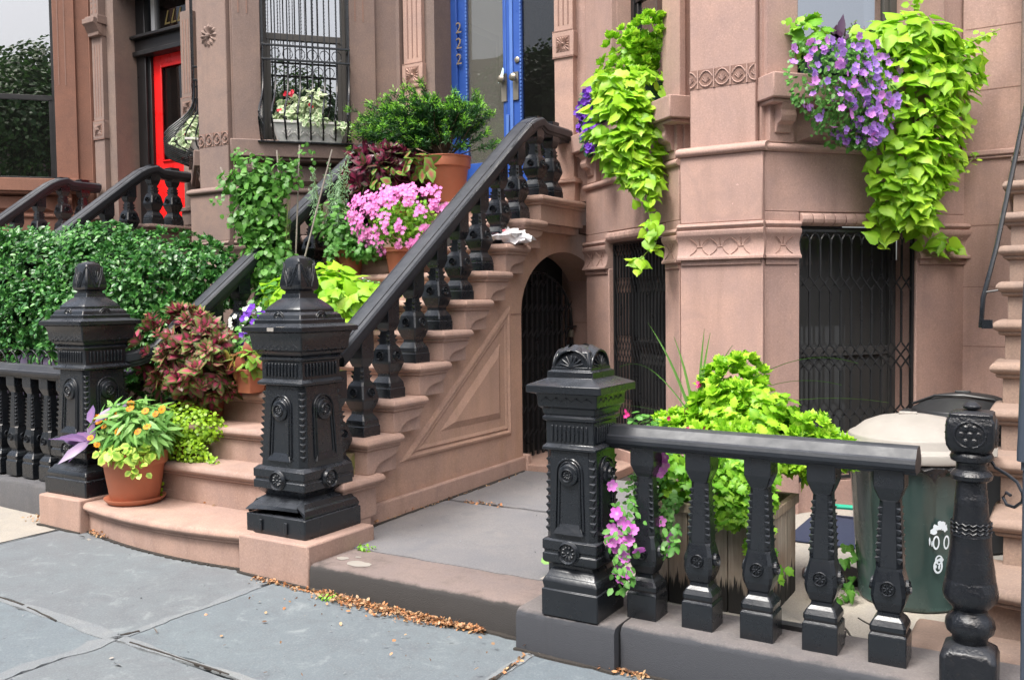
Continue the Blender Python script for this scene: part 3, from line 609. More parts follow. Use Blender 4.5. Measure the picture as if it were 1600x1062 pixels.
#WALLS
# ================================================================== houses
def frameT(P, Q):
    (x0, y0), (x1, y1) = P, Q; L = math.hypot(x1-x0, y1-y0); tx, ty = (x1-x0)/L, (y1-y0)/L; nx, ny = ty, -tx
    return (lambda u, d, z: (x0+tx*u+nx*d, y0+ty*u+ny*d, z)), L, (tx, ty), (nx, ny)
def bay_face(root, P, Q, dz, wm, L0, L1, U0, U1, win_mats, both=True, flip=False, groove=True, lowgate=True, split=None):
    """one canted side of a bay: basement storey with window, sill course, upper storey with window"""
    T, L, t, n = frameT(P, Q)
    low = MB(T); zb = -.3
    low.box(0, L0, -.25, 0, zb, 1.80+dz); low.box(L1, L, -.25, 0, zb, 1.80+dz)           # piers
    low.box(-.0, L, -.25, 0, 2.10+dz, 2.485+dz); low.box(0, L0-.002, -.25, 0, 2.0+dz, 2.1+dz); low.box(L1+.002, L, -.25, 0, 2.0+dz, 2.1+dz)
    low.box(L0, L1, -.25, -.02, zb, .32+dz)
    up = MB(T)
    up.box(0, L, -.32, -.045, 2.50+dz, 2.955+dz); up.box(0, U0, -.32, -.045, 2.955+dz, 5.45+dz); up.box(U1, L, -.32, -.045, 2.955+dz, 5.45+dz)
    up.box(0, L, -.32, -.045, 5.45+dz, 7.6+dz)
    up.box(.02, U0-.004, -.05, .0, 2.95+dz, 5.6+dz); up.box(U1+.004, U1+.25, -.05, 0, 2.95+dz, 5.6+dz)       # pilasters
    low.v += up.v and []
    lo = low.build('wall', wm, root, bevel=.006); uo = up.build('wall', wm, root, bevel=.006)
    # pilaster flutes
    if groove:
        for u0 in (.02+.05, U1+.055):
            g = MB(T)
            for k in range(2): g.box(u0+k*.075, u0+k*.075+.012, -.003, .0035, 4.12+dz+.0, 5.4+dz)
            g.build('flute', M['carve'], root)
    # capital with hollow profile and incised bow-and-arrow carving
    for (a, b) in ((-.01, L0-.006), (L1+.006, L+.01)):
        cp = MB(T)
        pr = [(-.2, 1.80), (.035, 1.80), (.035, 1.815), (.022, 1.83), (.012, 1.86), (.006, 1.90), (.016, 1.935), (.03, 1.955), (.035, 1.965), (.035, 1.99), (.02, 1.995), (.02, 2.0), (.028, 2.005), (.036, 2.02), (.028, 2.036), (.012, 2.04), (-.2, 2.04)]
        cp.prism([(d, z+dz) for d, z in pr], 'x', a, b)
        cp.box(a+.012, b-.012, -.2, .012, 1.76+dz, 1.80+dz)
        cp.build('capital', wm, root, bevel=.002)
    inc = MB(T)
    def mark(uc, s=1, dd=.010):
        for sg in (-1, 1):
            pts = []
            for k in range(7):
                q = -1+2*k/6; pts.append((uc+sg*(.018+.045*q*q)*s, dd+.004+.010*q*q, 1.885+dz+q*.055))
            inc.tube(pts, .0028, 4)
        inc.tube([(uc-.018*s, dd, 1.882+dz), (uc+.018*s, dd, 1.882+dz)], .003, 4)
        inc.tube([(uc, dd, 1.893+dz), (uc, dd+.006, 1.93+dz)], .0025, 4); inc.add([(uc-.008, dd+.006, 1.93+dz), (uc+.008, dd+.006, 1.93+dz), (uc, dd+.012, 1.95+dz)], [(0, 1, 2)])
    for uc in ([L0*.5] if L0 < .35 else [L0*.3, L0*.72])+([(L1+L)/2] if L-L1 < .35 else [L1+(L-L1)*.3, L1+(L-L1)*.72]): mark(uc)
    inc.build('incised_mark', M['carve'], root)
    # gadrooned lintel roll over the basement window
    li = MB(T); k = 11; W = (L1-L0)/k
    for i in range(k):
        a = L0+i*W; pts = []
        pr = [(-.05, 2.012), (.0, 2.014), (.026, 2.03), (.034, 2.052), (.026, 2.078), (.004, 2.094), (-.05, 2.1)]
        li.prism([(d, z+dz) for d, z in pr], 'x', a+.003, a+W-.003)
    li.build('lintel', wm, root, bevel=.003)
    # bead course
    bd = MB(T); pr = [(-.2, 2.484), (.006, 2.484), (.022, 2.49), (.03, 2.505), (.026, 2.522), (.01, 2.534), (-.04, 2.538), (-.2, 2.538)]
    bd.prism([(d, z+dz) for d, z in pr], 'x', -.005, L+.01); bd.build('bead_course', wm, root, smooth=True)
    # sill, brackets, apron panel
    si = MB(T); si.box(-.02, U1+.33, -.2, .13, 2.80+dz, 2.955+dz); si.box(.0, U1+.30, -.2, .10, 2.775+dz, 2.80+dz)
    si.build('window_sill', wm, root, bevel=.008)
    for uc in (.125, U1+.12):
        br = MB(T)
        br.box(uc-.09, uc+.09, -.05, .005, 2.54+dz, 2.775+dz)
        pr = [(.0, 2.60), (.02, 2.60), (.035, 2.65), (.07, 2.665), (.085, 2.70), (.075, 2.735), (.1, 2.775), (0, 2.775)]
        br.prism([(d, z+dz) for d, z in pr], 'x', uc-.055, uc+.055)
        br.build('bracket', wm, root, bevel=.004)
    ap = MB(T); a, b = U0+.02, U1-.02
    ap.add([(a, -.045, 2.56+dz), (b, -.045, 2.56+dz), (b, -.045, 2.76+dz), (a, -.045, 2.76+dz), (a+.1, .0, 2.60+dz), (b-.1, .0, 2.60+dz), (b-.1, .0, 2.74+dz), (a+.1, .0, 2.74+dz)],
           [(0, 1, 5, 4), (1, 2, 6, 5), (2, 3, 7, 6), (3, 0, 4, 7), (4, 5, 6, 7)]); ap.build('apron_panel', wm, root)
    # windows
    for (a, b, z0, z1, mt, dd, tag_, two) in ((L0, L1, .32, 2.02, win_mats[0], -.2, 'low', 1), (U0, U1, 2.955, 5.45, win_mats[1], -.17, 'up', 1)):
        z0 += dz; z1 += dz; F = MB(T); e = .055
        F.box(a, a+e, dd-.06, dd, z0, z1); F.box(b-e, b, dd-.06, dd, z0, z1); F.box(a+e, b-e, dd-.06, dd, z1-e, z1); F.box(a+e, b-e, dd-.06, dd, z0, z0+e)
        zm = (z0+z1)/2 if tag_ == 'low' else z0+1.0 if split is None else split
        F.box(a+e, b-e, dd-.045, dd-.008, zm-.03, zm+.03)
        F.box(a+e, a+e+.04, dd-.05, dd-.015, z0+e, zm-.03); F.box(b-e-.04, b-e, dd-.05, dd-.015, z0+e, zm-.03)
        wf = F.build('window', mt, root, bevel=.003)
        G_ = MB(T); G_.box(a+e, b-e, dd-.04, dd-.034, z0+e, z1-e); G_.build('pane', M['glassbase'] if tag_ == 'low' else M['glass'], wf)
        if tag_ == 'low':
            B = MB(T); B.box(a+e+.08, b-e-.1, dd-.07, dd-.05, z1-.42, z1-.405); B.build('blind_edge', M['whiteline'], wf)
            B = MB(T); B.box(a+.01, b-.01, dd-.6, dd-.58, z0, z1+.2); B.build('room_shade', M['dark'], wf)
        else:
            B = MB(T); B.box(a+.01, b-.01, dd-.34, dd-.33, z0, z1); B.build('curtain', M['curtain'], wf)  # near-black sheet stands in for the unlit room behind the glass
    return T, L
def pier(root, x0, x1, y, dz, wm, xu0, xu1, rosettes=False, caps=3):
    m = MB(); m.box(x0, x1, y, y+.5, -.3, 1.80+dz); m.box(x0, x1, y, y+.5, 2.04+dz, 2.485+dz); m.box(xu0, xu1, y+.04, y+.6, 2.53+dz, 7.6+dz)
    m.build('pier', wm, root, bevel=.008)
    c = MB(); pr = [(.2, 1.80), (-.035, 1.80), (-.035, 1.815), (-.022, 1.83), (-.012, 1.86), (-.006, 1.90), (-.016, 1.935), (-.03, 1.955), (-.035, 1.965), (-.035, 1.99), (-.02, 1.995), (-.02, 2.0), (-.028, 2.005), (-.036, 2.02), (-.028, 2.036), (-.012, 2.04), (.2, 2.04)]
    c.prism([(y+a, z+dz) for a, z in pr], 'x', x0-.012, x1+.012); c.box(x0+.012, x1-.012, y-.012, y+.2, 1.765+dz, 1.80+dz)
    c.build('capital', wm, root, bevel=.002)
    b = MB(); pr = [(.3, 2.484), (-.006, 2.484), (-.022, 2.49), (-.03, 2.505), (-.026, 2.522), (-.01, 2.534), (.04, 2.55), (.3, 2.55)]
    b.prism([(y+a, z+dz) for a, z in pr], 'x', x0-.022, x1+.022); b.build('bead_course', wm, root, smooth=True)
    inc = MB()
    for k in range(caps):
        uc = x0+(x1-x0)*(k+1)/(caps+1)*1.0; dd = y-.011
        for sg in (-1, 1):
            inc.tube([(uc+sg*(.018+.045*q*q), dd-.003-.010*q*q, 1.885+dz+q*.055) for q in [-1+2*j/6 for j in range(7)]], .0028, 4)
        inc.tube([(uc-.018, dd, 1.882+dz), (uc+.018, dd, 1.882+dz)], .003, 4); inc.tube([(uc, dd, 1.893+dz), (uc, dd-.006, 1.93+dz)], .0025, 4)
        inc.add([(uc-.008, dd-.006, 1.93+dz), (uc+.008, dd-.006, 1.93+dz), (uc, dd-.012, 1.95+dz)], [(0, 1, 2)])
    inc.build('incised_mark', M['carve'], root)
    # carved fret band: row of palmettes in pointed rings
    fr = MB(); rec = MB(); yy = y+.04; zc = 2.99+dz; W = .135; n = 5; wx = (xu1-xu0)
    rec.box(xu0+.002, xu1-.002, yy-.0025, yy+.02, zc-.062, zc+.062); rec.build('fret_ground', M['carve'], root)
    k = int(wx/.11)+1
    for i in range(-1, k+1):
        cx = xu0+wx/2+(i-(k-1)/2)*.11
        if cx < xu0-.02 or cx > xu1+.02: continue
        clampx = lambda q: min(max(q, xu0+.003), xu1-.003)
        pts = []
        for j in range(17):
            t = -math.pi/2+2*math.pi*j/16; rx = .046*math.cos(t); rz = .047*math.sin(t)
            if math.sin(t) > .7: rz += .008*(math.sin(t)-.7)/.3
            pts.append((clampx(cx+rx), yy-.005, zc+rz-.004))
        fr.tube(pts, .0055, 4)
        for a in (-60, -30, 0, 30, 60):
            fr.tube([(clampx(cx), yy-.003, zc-.025), (clampx(cx+.028*math.sin(R(a))), yy-.008, zc-.018+.036*math.cos(R(a)))], .0045, 4)
        if xu0 < cx+.055 < xu1: fr.box(cx+.051, cx+.059, yy-.009, yy, zc-.06, zc+.06)
    fr.build('fret_band', wm, root)
    if rosettes:
        r = MB(); cc = Vector(((xu0+xu1)/2-.03, yy, 4.04)); 
        for k in range(12):
            a = 2*math.pi*k/12; e = Vector((math.cos(a), 0, math.sin(a))); g = Vector((-math.sin(a), 0, math.cos(a)))
            p = [cc+e*.02, cc+e*.09+g*.024, cc+e*.115, cc+e*.09-g*.024, cc+e*.075+Vector((0, -.022, 0))]
            r.add([tuple(q) for q in p], [(0, 1, 4), (1, 2, 4), (2, 3, 4), (3, 0, 4)])
        r.lathe([(.025, 0), (.022, .02), (.01, .028)], 0, 0, 10)
        for i in range(len(r.v)-30, len(r.v)): v = r.v[i]; r.v[i] = (cc.x+v[0], cc.y-v[2], cc.z+v[1])
        r.build('shell_rosette', wm, root)
def pilaster(root, x0, x1, y, z0, zblock, wm, blk=.21, top=5.7):
    m = MB(); m.box(x0, x1, y, y+.2, z0, top); m.box(x0-.012, x1+.012, y-.012, y+.2, zblock-.003, zblock+blk+.003)
    m.box(x0-.02, x1+.02, y-.03, y+.2, z0, z0+.16); m.box(x0-.045, x1+.045, y-.055, y+.2, z0+.16, z0+.185, 0); m.box(x0-.03, x1+.03, y-.04, y+.2, z0+.186, z0+.205)
    m.build('pilaster', wm, root, bevel=.005)
    g = MB(); w_ = (x1-x0)
    for k in range(3):
        u = x0+w_*(k+1)/4; g.box(u-.006, u+.006, y-.0035, y+.002, zblock+blk+.06, top-.1)
    g.box(x0-.0125, x1+.0125, y-.0135, y, zblock-.012, zblock-.003); g.box(x0-.0125, x1+.0125, y-.0135, y, zblock+blk+.003, zblock+blk+.012)
    g.build('flute', M['carve'], root)
    r = MB(); cx = (x0+x1)/2; cz = zblock+blk/2; yy = y-.012; s = w_*.36
    rec = MB(); rec.box(cx-s, cx+s, yy-.002, yy+.01, cz-s, cz+s); rec.build('rosette_ground', M['carve'], root)
    for k in range(16):
        a = 2*math.pi*k/16; e = Vector((math.cos(a), 0, math.sin(a))); g2 = Vector((-math.sin(a), 0, math.cos(a)))
        R1 = s*.95/max(abs(math.cos(a)), abs(math.sin(a))); c = Vector((cx, yy-.003, cz))
        p = [c+e*s*.22, c+e*R1*.75+g2*s*.11, c+e*R1, c+e*R1*.75-g2*s*.11, c+e*R1*.7+Vector((0, -.012, 0))]
        r.add([tuple(q) for q in p], [(0, 1, 4), (1, 2, 4), (2, 3, 4), (3, 0, 4)])
    c = Vector((cx, yy, cz)); k = 10
    r.add([tuple(c+Vector((math.cos(2*math.pi*i/k)*s*.2, -.004, math.sin(2*math.pi*i/k)*s*.2))) for i in range(k)]+[tuple(c+Vector((0, -.03, 0)))], [(i, (i+1) % k, k) for i in range(k)])
    r.build('square_rosette', wm, root)

CP, CQ = (-1.68, 5.84), (-.62, 7.04); AP, AQ = (-3.60, 7.10), (-2.37, 6.13)
LZ = 2.40    # stoop landing
def wallbox(root, name, mat, *bx, bevel=.004):
    m = MB(); m.box(*bx); return m.build(name, mat, root, bevel=bevel)
# ---- house with the blue door
H = empty('brownstone_house', (0, 0, 0), 'pinkish brownstone row house with a blue double door and vines spilling from its window boxes', 'house', 'row houses along the street')
bay_face(H, CP, CQ, 0, M['brown'], .26, 1.18, .25, 1.15, (M['framel'], M['frame']))
bay_face(H, AP, AQ, 0, M['brown'], .44, 1.365, .53, 1.335, (M['framek'], M['framek']), groove=False)
pier(H, -2.235, -1.68, 5.80, 0, M['brown'], -2.18, -1.735)
m = MB(); m.box(-.655, .9, 7.02, 7.5, -.3, 2.50); m.box(-.655, .9, 7.035, 7.5, 2.53, 7.6); m.build('wall', M['brown'], H, bevel=.003)
m = MB(); m.box(-.66, -.24, 6.99, 7.1, 2.49, 2.53); m.box(-.66, -.24, 7.0, 7.1, 2.47, 2.49); m.build('bead_course', M['brown'], H, bevel=.01)
for z in (1.19, 1.60, 2.02, 2.94, 3.36):
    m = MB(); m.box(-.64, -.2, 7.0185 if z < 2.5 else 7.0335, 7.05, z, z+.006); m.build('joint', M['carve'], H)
# door bay of the same house (also the wall under the stoop landing)
m = MB(); m.box(-5.60, -5.20, 7.12, 7.6, -.2, 5.3); m.box(-3.87, -3.595, 7.12, 7.6, LZ, 5.3); m.box(-5.60, -3.595, 7.12, 7.6, 5.3, 7.6)
m.box(-4.9, -3.2, 7.62, 7.9, -.2, 2.16); m.box(-4.9, -3.7, 7.3, 7.62, 2.14, 2.3); m.box(-5.2, -3.87, 7.3, 7.5, 2.0, LZ+.02)
m.build('wall', M['brown'], H, bevel=.004)
for z in (.9, 1.33, 1.74):
    m = MB(); m.box(-3.98, -3.5, 7.616, 7.63, z, z+.006); m.build('joint', M['carve'], H)
pilaster(H, -5.53, -5.31, 7.05, LZ, 3.615, M['brownL'])
pilaster(H, -3.87, -3.685, 7.05, LZ, 3.655, M['brownL'])
wallbox(H, 'jamb', M['dimbrown'], -5.31, -5.195, 7.10, 7.40, LZ, 5.3)
def window_room(root, x0, x1, y0, y1, z0, z1):
    m = MB(); m.box(x0, x0+.02, y0, y1, z0, z1); m.box(x1-.02, x1, y0, y1, z0, z1); m.box(x0, x1, y1, y1+.02, z0, z1); m.box(x0, x1, y0, y1, z0-.02, z0); m.box(x0, x1, y0, y1, z1, z1+.02)
    return m.build('vestibule', M['wallin'], root)
V_ = window_room(H, -5.24, -3.8, 7.47, 9.2, LZ+.01, 5.2)
wallbox(V_, 'inner_door', M['dark'], -4.9, -4.1, 9.1, 9.19, LZ+.02, 4.7)
pf = MB(); pf.box(-5.222, -5.19, 7.62, 8.25, 3.62, 4.34); po = pf.build('picture_frame', M['artframe'], V_, bevel=.006)
pf = MB(); pf.box(-5.191, -5.186, 7.69, 8.18, 3.70, 4.26); pf.build('painting', M['art'], V_)
# blue double door
def leaf(root, x0, x1, y, z0, z1, sw, mat, gm, rb=.42):
    m = MB(); m.box(x0, x0+sw, y, y+.05, z0, z1); m.box(x1-sw, x1, y, y+.05, z0, z1); m.box(x0+sw, x1-sw, y, y+.05, z0, z0+rb); m.box(x0+sw, x1-sw, y, y+.05, z1-.12, z1)
    m.box(x0+sw+.03, x1-sw-.03, y-.012, y+.02, z0+.1, z0+rb-.1)
    d = m.build('door', mat, root, bevel=.004)
    g = MB(); g.box(x0+sw, x1-sw, y+.02, y+.026, z0+rb, z1-.12); g.build('pane', gm, d)
    return d
dl = leaf(H, -5.125, -4.515, 7.40, LZ+.06, 5.22, .10, M['blue'], M['glassdoor']); dr = leaf(H, -4.508, -3.90, 7.40, LZ+.06, 5.22, .10, M['blue'], M['glassdark'])
m = MB(); m.box(-5.195, -5.125, 7.37, 7.46, LZ, 5.3); m.box(-3.90, -3.86, 7.37, 7.46, LZ, 5.3); m.box(-5.125, -3.90, 7.37, 7.46, 5.22, 5.3); m.box(-5.195, -3.86, 7.35, 7.5, LZ-.02, LZ+.055)
m.build('door_frame', M['blue'], H, bevel=.004)
for (xa, par) in ((-5.030, dl), (-4.418, dr)):          # egg-and-dart strip beside each pane
    m = MB(); z = LZ+.5
    while z < 5.1: m.box(xa-.006, xa+.008, 7.388, 7.402, z, z+.022); z += .034
    m.build('dotted_moulding', M['bluel'], par)
m = MB(); m.box(-4.535, -4.50, 7.385, 7.402, LZ+.5, 5.1); m.box(-4.585, -4.578, 7.392, 7.402, LZ+.5, 5.1); m.build('astragal', M['bluel'], dl, bevel=.003)
for i, z in enumerate((4.165, 4.015, 3.865)):
    text_mesh('numeral', '2', .15, M['numeral'], H, Matrix.Translation((-5.165+.028, 7.368, z-.02)) @ Matrix.Rotation(R(90), 4, 'X'), .003)
for (x, z, par) in ((-4.60, 3.63, dl), (-4.47, 3.63, dr)):
    m = MB(); m.box(x-.028, x+.028, 7.385, 7.40, z-.20, z+.06); m.lathe([(.012, 0), (.012, .035), (.034, .04), (.036, .06), (.02, .072)], 0, 0, 14)
    k = 5*14
    for i in range(len(m.v)-k, len(m.v)): v = m.v[i]; m.v[i] = (x+v[0], 7.386-v[2], z+v[1])
    m.build('door_handle', M['brass'], par, smooth=True)
m = MB(); m.lathe([(.028, 0), (.028, .012), (.015, .018)], 0, 0, 14)
m.v = [(-4.455+v[0], 7.40-v[2], 3.80+v[1]) for v in m.v]; m.build('deadbolt', M['brass'], dr, smooth=True)
m = MB(); m.box(-4.575, -4.545, 7.375, 7.40, 3.05, 3.30); m.build('mail_slot', M['bluel'], dl, bevel=.004)
m = MB(); m.add([(-4.645, 7.36, 3.60), (-4.585, 7.35, 3.63), (-4.575, 7.352, 3.72), (-4.60, 7.372, 3.745), (-4.62, 7.37, 3.69)], [(0, 1, 2, 3, 4)])
nt_ = m.build('notice', M['paper'], None); tag(nt_, 'crumpled pale blue paper tucked behind the left knob of the blue door', 'paper')
md = nt_.modifiers.new('s', 'SOLIDIFY'); md.thickness = .002
# ---- grey-brown house with the red door
S1 = -4.9
H1 = empty('brownstone_house', (0, 0, 0), 'grey-brown row house with red door and a barred bay window holding a white planter', 'house', 'row houses along the street')
bay_face(H1, (CP[0]+S1, CP[1]), (CQ[0]+S1, CQ[1]), .09, M['greybrown'], .26, 1.18, .27, 1.08, (M['framek'], M['frame']), split=4.07)
bay_face(H1, (AP[0]+S1, AP[1]), (AQ[0]+S1, AQ[1]), .09, M['greybrown'], .44, 1.365, .53, 1.335, (M['framek'], M['framek']), groove=False)
pier(H1, -2.235+S1, -1.70+S1, 5.80, .09, M['greybrown'], -2.14+S1, -1.735+S1, rosettes=True)
m = MB(); m.box(-.655+S1, -5.60, 7.02, 7.5, -.3, 7.6); m.build('wall', M['greybrown'], H1, bevel=.004)
m = MB(); m.box(-10.45, -10.08, 7.12, 7.9, -.2, 7.6); m.box(-8.75, -8.49, 7.12, 7.6, -.2, 7.6); m.box(-10.1, -8.75, 7.12, 7.6, 5.4, 7.6); m.box(-10.1, -8.75, 7.3, 7.5, 2.0, 2.5)
m.build('wall', M['greybrown'], H1, bevel=.004)
pilaster(H1, -5.53+S1, -5.33+S1, 7.05, LZ+.06, 3.62, M['greybrown'], top=4.87)
m = MB(); m.box(-10.45, -10.20, 6.98, 7.2, 5.01, 5.11, 0); m.box(-10.43, -10.22, 7.0, 7.2, 4.87, 5.01, 0); m.box(-10.40, -10.24, 7.02, 7.2, 5.11, 5.8)
m.prism([(7.05, 4.87), (7.0, 4.91), (6.96, 4.99), (6.93, 5.01), (6.93, 5.07), (7.05, 5.07)], 'x', -10.44, -10.21); m.build('console', M['greybrown'], H1, bevel=.006)
m = MB()
for i in range(2):
    for j in range(4): m.box(-10.38+i*.08, -10.35+i*.08, 7.017, 7.03, 5.15+j*.07, 5.19+j*.07)
m.build('incised_mark', M['carve'], H1)
pilaster(H1, -3.87+S1, -3.685+S1, 7.05, LZ+.06, 3.70, M['dimbrown'], top=4.9)
wallbox(H1, 'jamb', M['dimbrown'], -10.22, -10.075, 7.11, 7.62, LZ, 5.4)
m = MB(); m.box(-10.07, -9.9, 7.42, 7.62, LZ, 5.4); m.box(-9.97, -9.85, 7.46, 7.62, LZ, 4.65); m.box(-10.07, -8.75, 7.36, 7.62, 4.65, 4.71); m.box(-10.07, -8.75, 7.40, 7.62, 4.71, 4.86); m.box(-10.09, -8.75, 7.33, 7.62, 4.86, 4.90); m.box(-8.9, -8.75, 7.42, 7.62, LZ, 5.4)
m.build('door_frame', M['framek'], H1, bevel=.008)
m = MB(); m.box(-9.87, -9.80, 7.50, 7.54, 4.90, 5.4); m.build('transom_bar', M['whiteline'], H1)
m = MB(); m.box(-9.85, -8.9, 7.53, 7.54, 4.90, 5.4); tr_ = m.build('transom', M['glassdark'], H1)
text_mesh('gold_lettering', 'LLL', .24, M['gold'], H1, Matrix.Translation((-9.66, 7.525, 5.02)) @ Matrix.Rotation(R(90), 4, 'X'), .002, .35)
rd = leaf(H1, -9.85, -8.93, 7.50, LZ+.02, 4.65, .14, M['red'], M['glassdark'], .93)
m = MB(); m.box(-9.71, -9.68, 7.48, 7.5, 3.35, 4.53); m.box(-9.68, -9.1, 7.48, 7.5, 4.49, 4.53); m.box(-9.71, -9.07, 7.48, 7.5, 3.33, 3.35)
for z in (2.55, 2.85, 3.12): m.box(-9.66, -9.12, 7.485, 7.5, z, z+.02); 
m.box(-9.68, -9.10, 7.49, 7.5, 2.60, 3.05); m.build('door_moulding', M['red'], rd, bevel=.005)
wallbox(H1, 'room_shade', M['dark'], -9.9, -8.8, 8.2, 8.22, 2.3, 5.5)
# ---- reddish house at the far left
S2 = -9.8
H2 = empty('brownstone_house', (0, 0, 0), 'reddish brown row house with a black sash window that reflects a tree', 'house', 'row houses along the street')
bay_face(H2, (CP[0]+S2, CP[1]), (CQ[0]+S2, CQ[1]), .15, M['redbrown'], .26, 1.18, .20, 1.16, (M['framek'], M['framek']), split=4.14)
pier(H2, -2.235+S2, -1.68+S2, 5.80, .15, M['redbrown'], -2.18+S2, -1.735+S2)
m = MB(); m.box(-.655+S2, -.642+S2, 7.02, 7.5, -.3, 7.6); m.box(-16, -11.9, 6.6, 7.5, -.3, 7.6); m.build('wall', M['redbrown'], H2, bevel=.004)
# ---- house at the right with its own stoop
H3 = empty('brownstone_house', (0, 0, 0), 'taupe house wall above the stone steps beside the blue-black handrail post', 'house', 'row houses along the street')
m = MB(); m.box(-.30, 3, 6.92, 7.5, 2.0, 7.6); m.box(-.33, 0, 6.90, 7.2, 2.2, 2.42); m.box(-.35, 0, 6.88, 7.2, 2.42, 2.455); m.box(.3, 3, 6.8, 7.5, -.3, 2.2)
m.build('wall', M['dimbrown'], H3, bevel=.006)
#STOOP
# ================================================================== main stoop
T_ = {1: .24, 2: .49, 3: .715}
for k in range(4, 12): T_[k] = .93+.2095*(k-4)
Y_ = {1: 3.55, 2: 3.93, 3: 4.185}
for k in range(4, 12): Y_[k] = 4.445+.2725*(k-4)
XL, XR = -5.63, -3.605
ST = empty('stoop', (0, 0, 0), 'warm brown stone stoop with curved lower steps climbing to the blue door', 'stoop', 'front stoops')
def nose(y, z, back):   # profile (y,z), bullnosed tread with a bead under it
    a = [(y+back, z), (y+.03, z), (y+.014, z-.006), (y+.003, z-.02), (y, z-.033), (y+.006, z-.047), (y+.02, z-.056), (y+.028, z-.058), (y+.026, z-.068), (y+.032, z-.078), (y+.045, z-.082), (y+back, z-.082)]
    return a
def tread_mesh(k, xl, xr, y0, z, depth, front=None, mat=None, root=None, ret=True):
    """tread with the nose profile carried round both ends"""
    m = MB(); pr = [(0.03, 0), (.014, -.006), (.003, -.02), (0, -.033), (.006, -.047), (.02, -.056), (.03, -.058), (.027, -.068), (.034, -.078), (.05, -.082)]
    n = 24; out = []
    path = [(xl, y0+depth, -1, 0)]
    pts = []
    # outline: left end back -> left front corner -> front curve -> right front corner -> right end back
    fr = []
    for i in range(n+1):
        x = xl+(xr-xl)*i/n; fr.append((x, front(x) if front else y0))
    outline = [(xl, y0+depth)]+fr+[(xr, y0+depth)]
    def inward(i):
        if i == 0: return (1, -.35)
        if i == len(outline)-1: return (-1, -.35)
        if i == 1: return (1, 1)
        if i == len(outline)-2: return (-1, 1)
        return (0, 1)
    rings = []
    for d, dz in pr:
        rings.append([(x+inward(i)[0]*d, y+inward(i)[1]*d, z+dz) for i, (x, y) in enumerate(outline)])
    K = len(outline); v = [p for r in rings for p in r]
    fs = [(a*K+i, a*K+i+1, (a+1)*K+i+1, (a+1)*K+i) for a in range(len(pr)-1) for i in range(K-1)]
    fs += [tuple(range(K)), tuple(range((len(pr)-1)*K, len(pr)*K))[::-1], tuple([a*K for a in range(len(pr))]+[a*K+K-1 for a in range(len(pr)-1, -1, -1)])]
    m.add(v, fs); return m
def scroll(y, zt, zb):
    """bracket outline under the return nosing (y,z)"""
    H = zt-zb
    return [(y, zb)]+[(y+a, zb+b*H) for a, b in ((.072, 0), (.080, .14), (.10, .30), (.135, .43), (.18, .50), (.235, .56), (.275, .66), (.30, .80), (.315, 1))]+[(y, zt)]
for k in range(1, 11):
    z, y = T_[k], Y_[k]; zp = T_.get(k-1, -.1)
    if k == 1:
        fr = lambda x: 3.50+.10*((x+4.75)/.85)**2*1.0
        m = tread_mesh(k, -5.66, -3.98, 3.55, z, .55, fr)
        fy = [(-5.62+(1.62)*i/20, fr(-5.62+1.62*i/20)+.045) for i in range(21)]
        m.prism(fy+[(-4.0, 4.1), (-5.62, 4.1)], 'z', -.12, z-.08)
    elif k == 2:
        fr = lambda x: 3.925+.03*((x+4.6)/.9)**2 if x > -5.3 else 3.925+.03*(.7/.9)**2+(-5.3-x)*.32
        m = tread_mesh(k, -5.85, XR, 3.93, z, .42, fr)
        m.box(-5.79, -3.668, 4.04, 4.32, zp-.01, z-.082); m.box(-5.6, -3.664, 3.98, 4.27, -.05, .30)
        fy = [(-5.80+2.14*i/20, fr(-5.80+2.14*i/20)+.045) for i in range(21)]
        m.prism(fy+[(-3.66, 4.32), (-5.80, 4.32)], 'z', zp-.01, z-.081)
    else:
        m = tread_mesh(k, XL if k > 3 else -5.7, XR, y, z, .36)
        m.box((XL if k > 3 else -5.7)+.05, -3.68, y+.045, y+.36, zp-.012, z-.0815)
        pr = scroll(y+.043, z-.0812, zp+.001)
        m.prism(pr, 'x', -3.79, -3.65); m.prism(pr, 'x', XL+.048, XL+.19)
    m.build('step', M['step'], ST, bevel=.003)
# landing
m = tread_mesh(11, XL, XR, Y_[11], T_[11], .83); m.box(XL+.05, -3.65, Y_[11]+.045, 7.14, 2.17, 2.316); m.box(XL+.02, -3.66, 7.0, 7.36, 2.2, LZ-.004)
m.box(XL+.09, -3.69, Y_[11]+.06, 7.14, 2.11, 2.17)
m.build('landing', M['step'], ST, bevel=.003)
# side wall with arched opening to the areaway gate: columns of varying top and bottom
def top_at(y):
    if y >= Y_[11]+.05: return 2.13
    k = 3
    for j in range(3, 12):
        if y >= Y_[j]+.06: k = j
    return T_[k]-.09
def bot_at(y):
    c, a, h = 6.99, .75, .52
    if y < c-a or y > c+a: return -.1
    q = min(1, abs(y-c)/a); return 1.44+h*math.sqrt(max(0, 1-q*q))
m = MB(); ys_ = sorted(set([4.02, 4.4, 5, 5.6, 6.2399, 6.2401]+[Y_[j]+.06+e for j in range(3, 12) for e in (-.0004, .0004) if Y_[j]+.06 < 7.1]+[6.24+1.50*(1-math.cos(math.pi*i/48))/2 for i in range(49)]+[7.7401, 7.85]))
xo, xi = -3.75, -4.05
V = []; 
for y in ys_: V += [(xo, y, bot_at(y)), (xo, y, top_at(y)), (xi, y, top_at(y)), (xi, y, bot_at(y))]
F = []
for i in range(len(ys_)-1):
    a, b = i*4, i*4+4
    F += [(a, b, b+1, a+1), (a+1, b+1, b+2, a+2), (a+2, b+2, b+3, a+3), (a+3, b+3, b, a)]
F += [(0, 1, 2, 3)]; m.add(V, F); m.build('side_wall', M['stepside'], ST)
m = MB(); m.box(XL+.10, XL+.3, 4.02, 7.14, -.1, .6); 
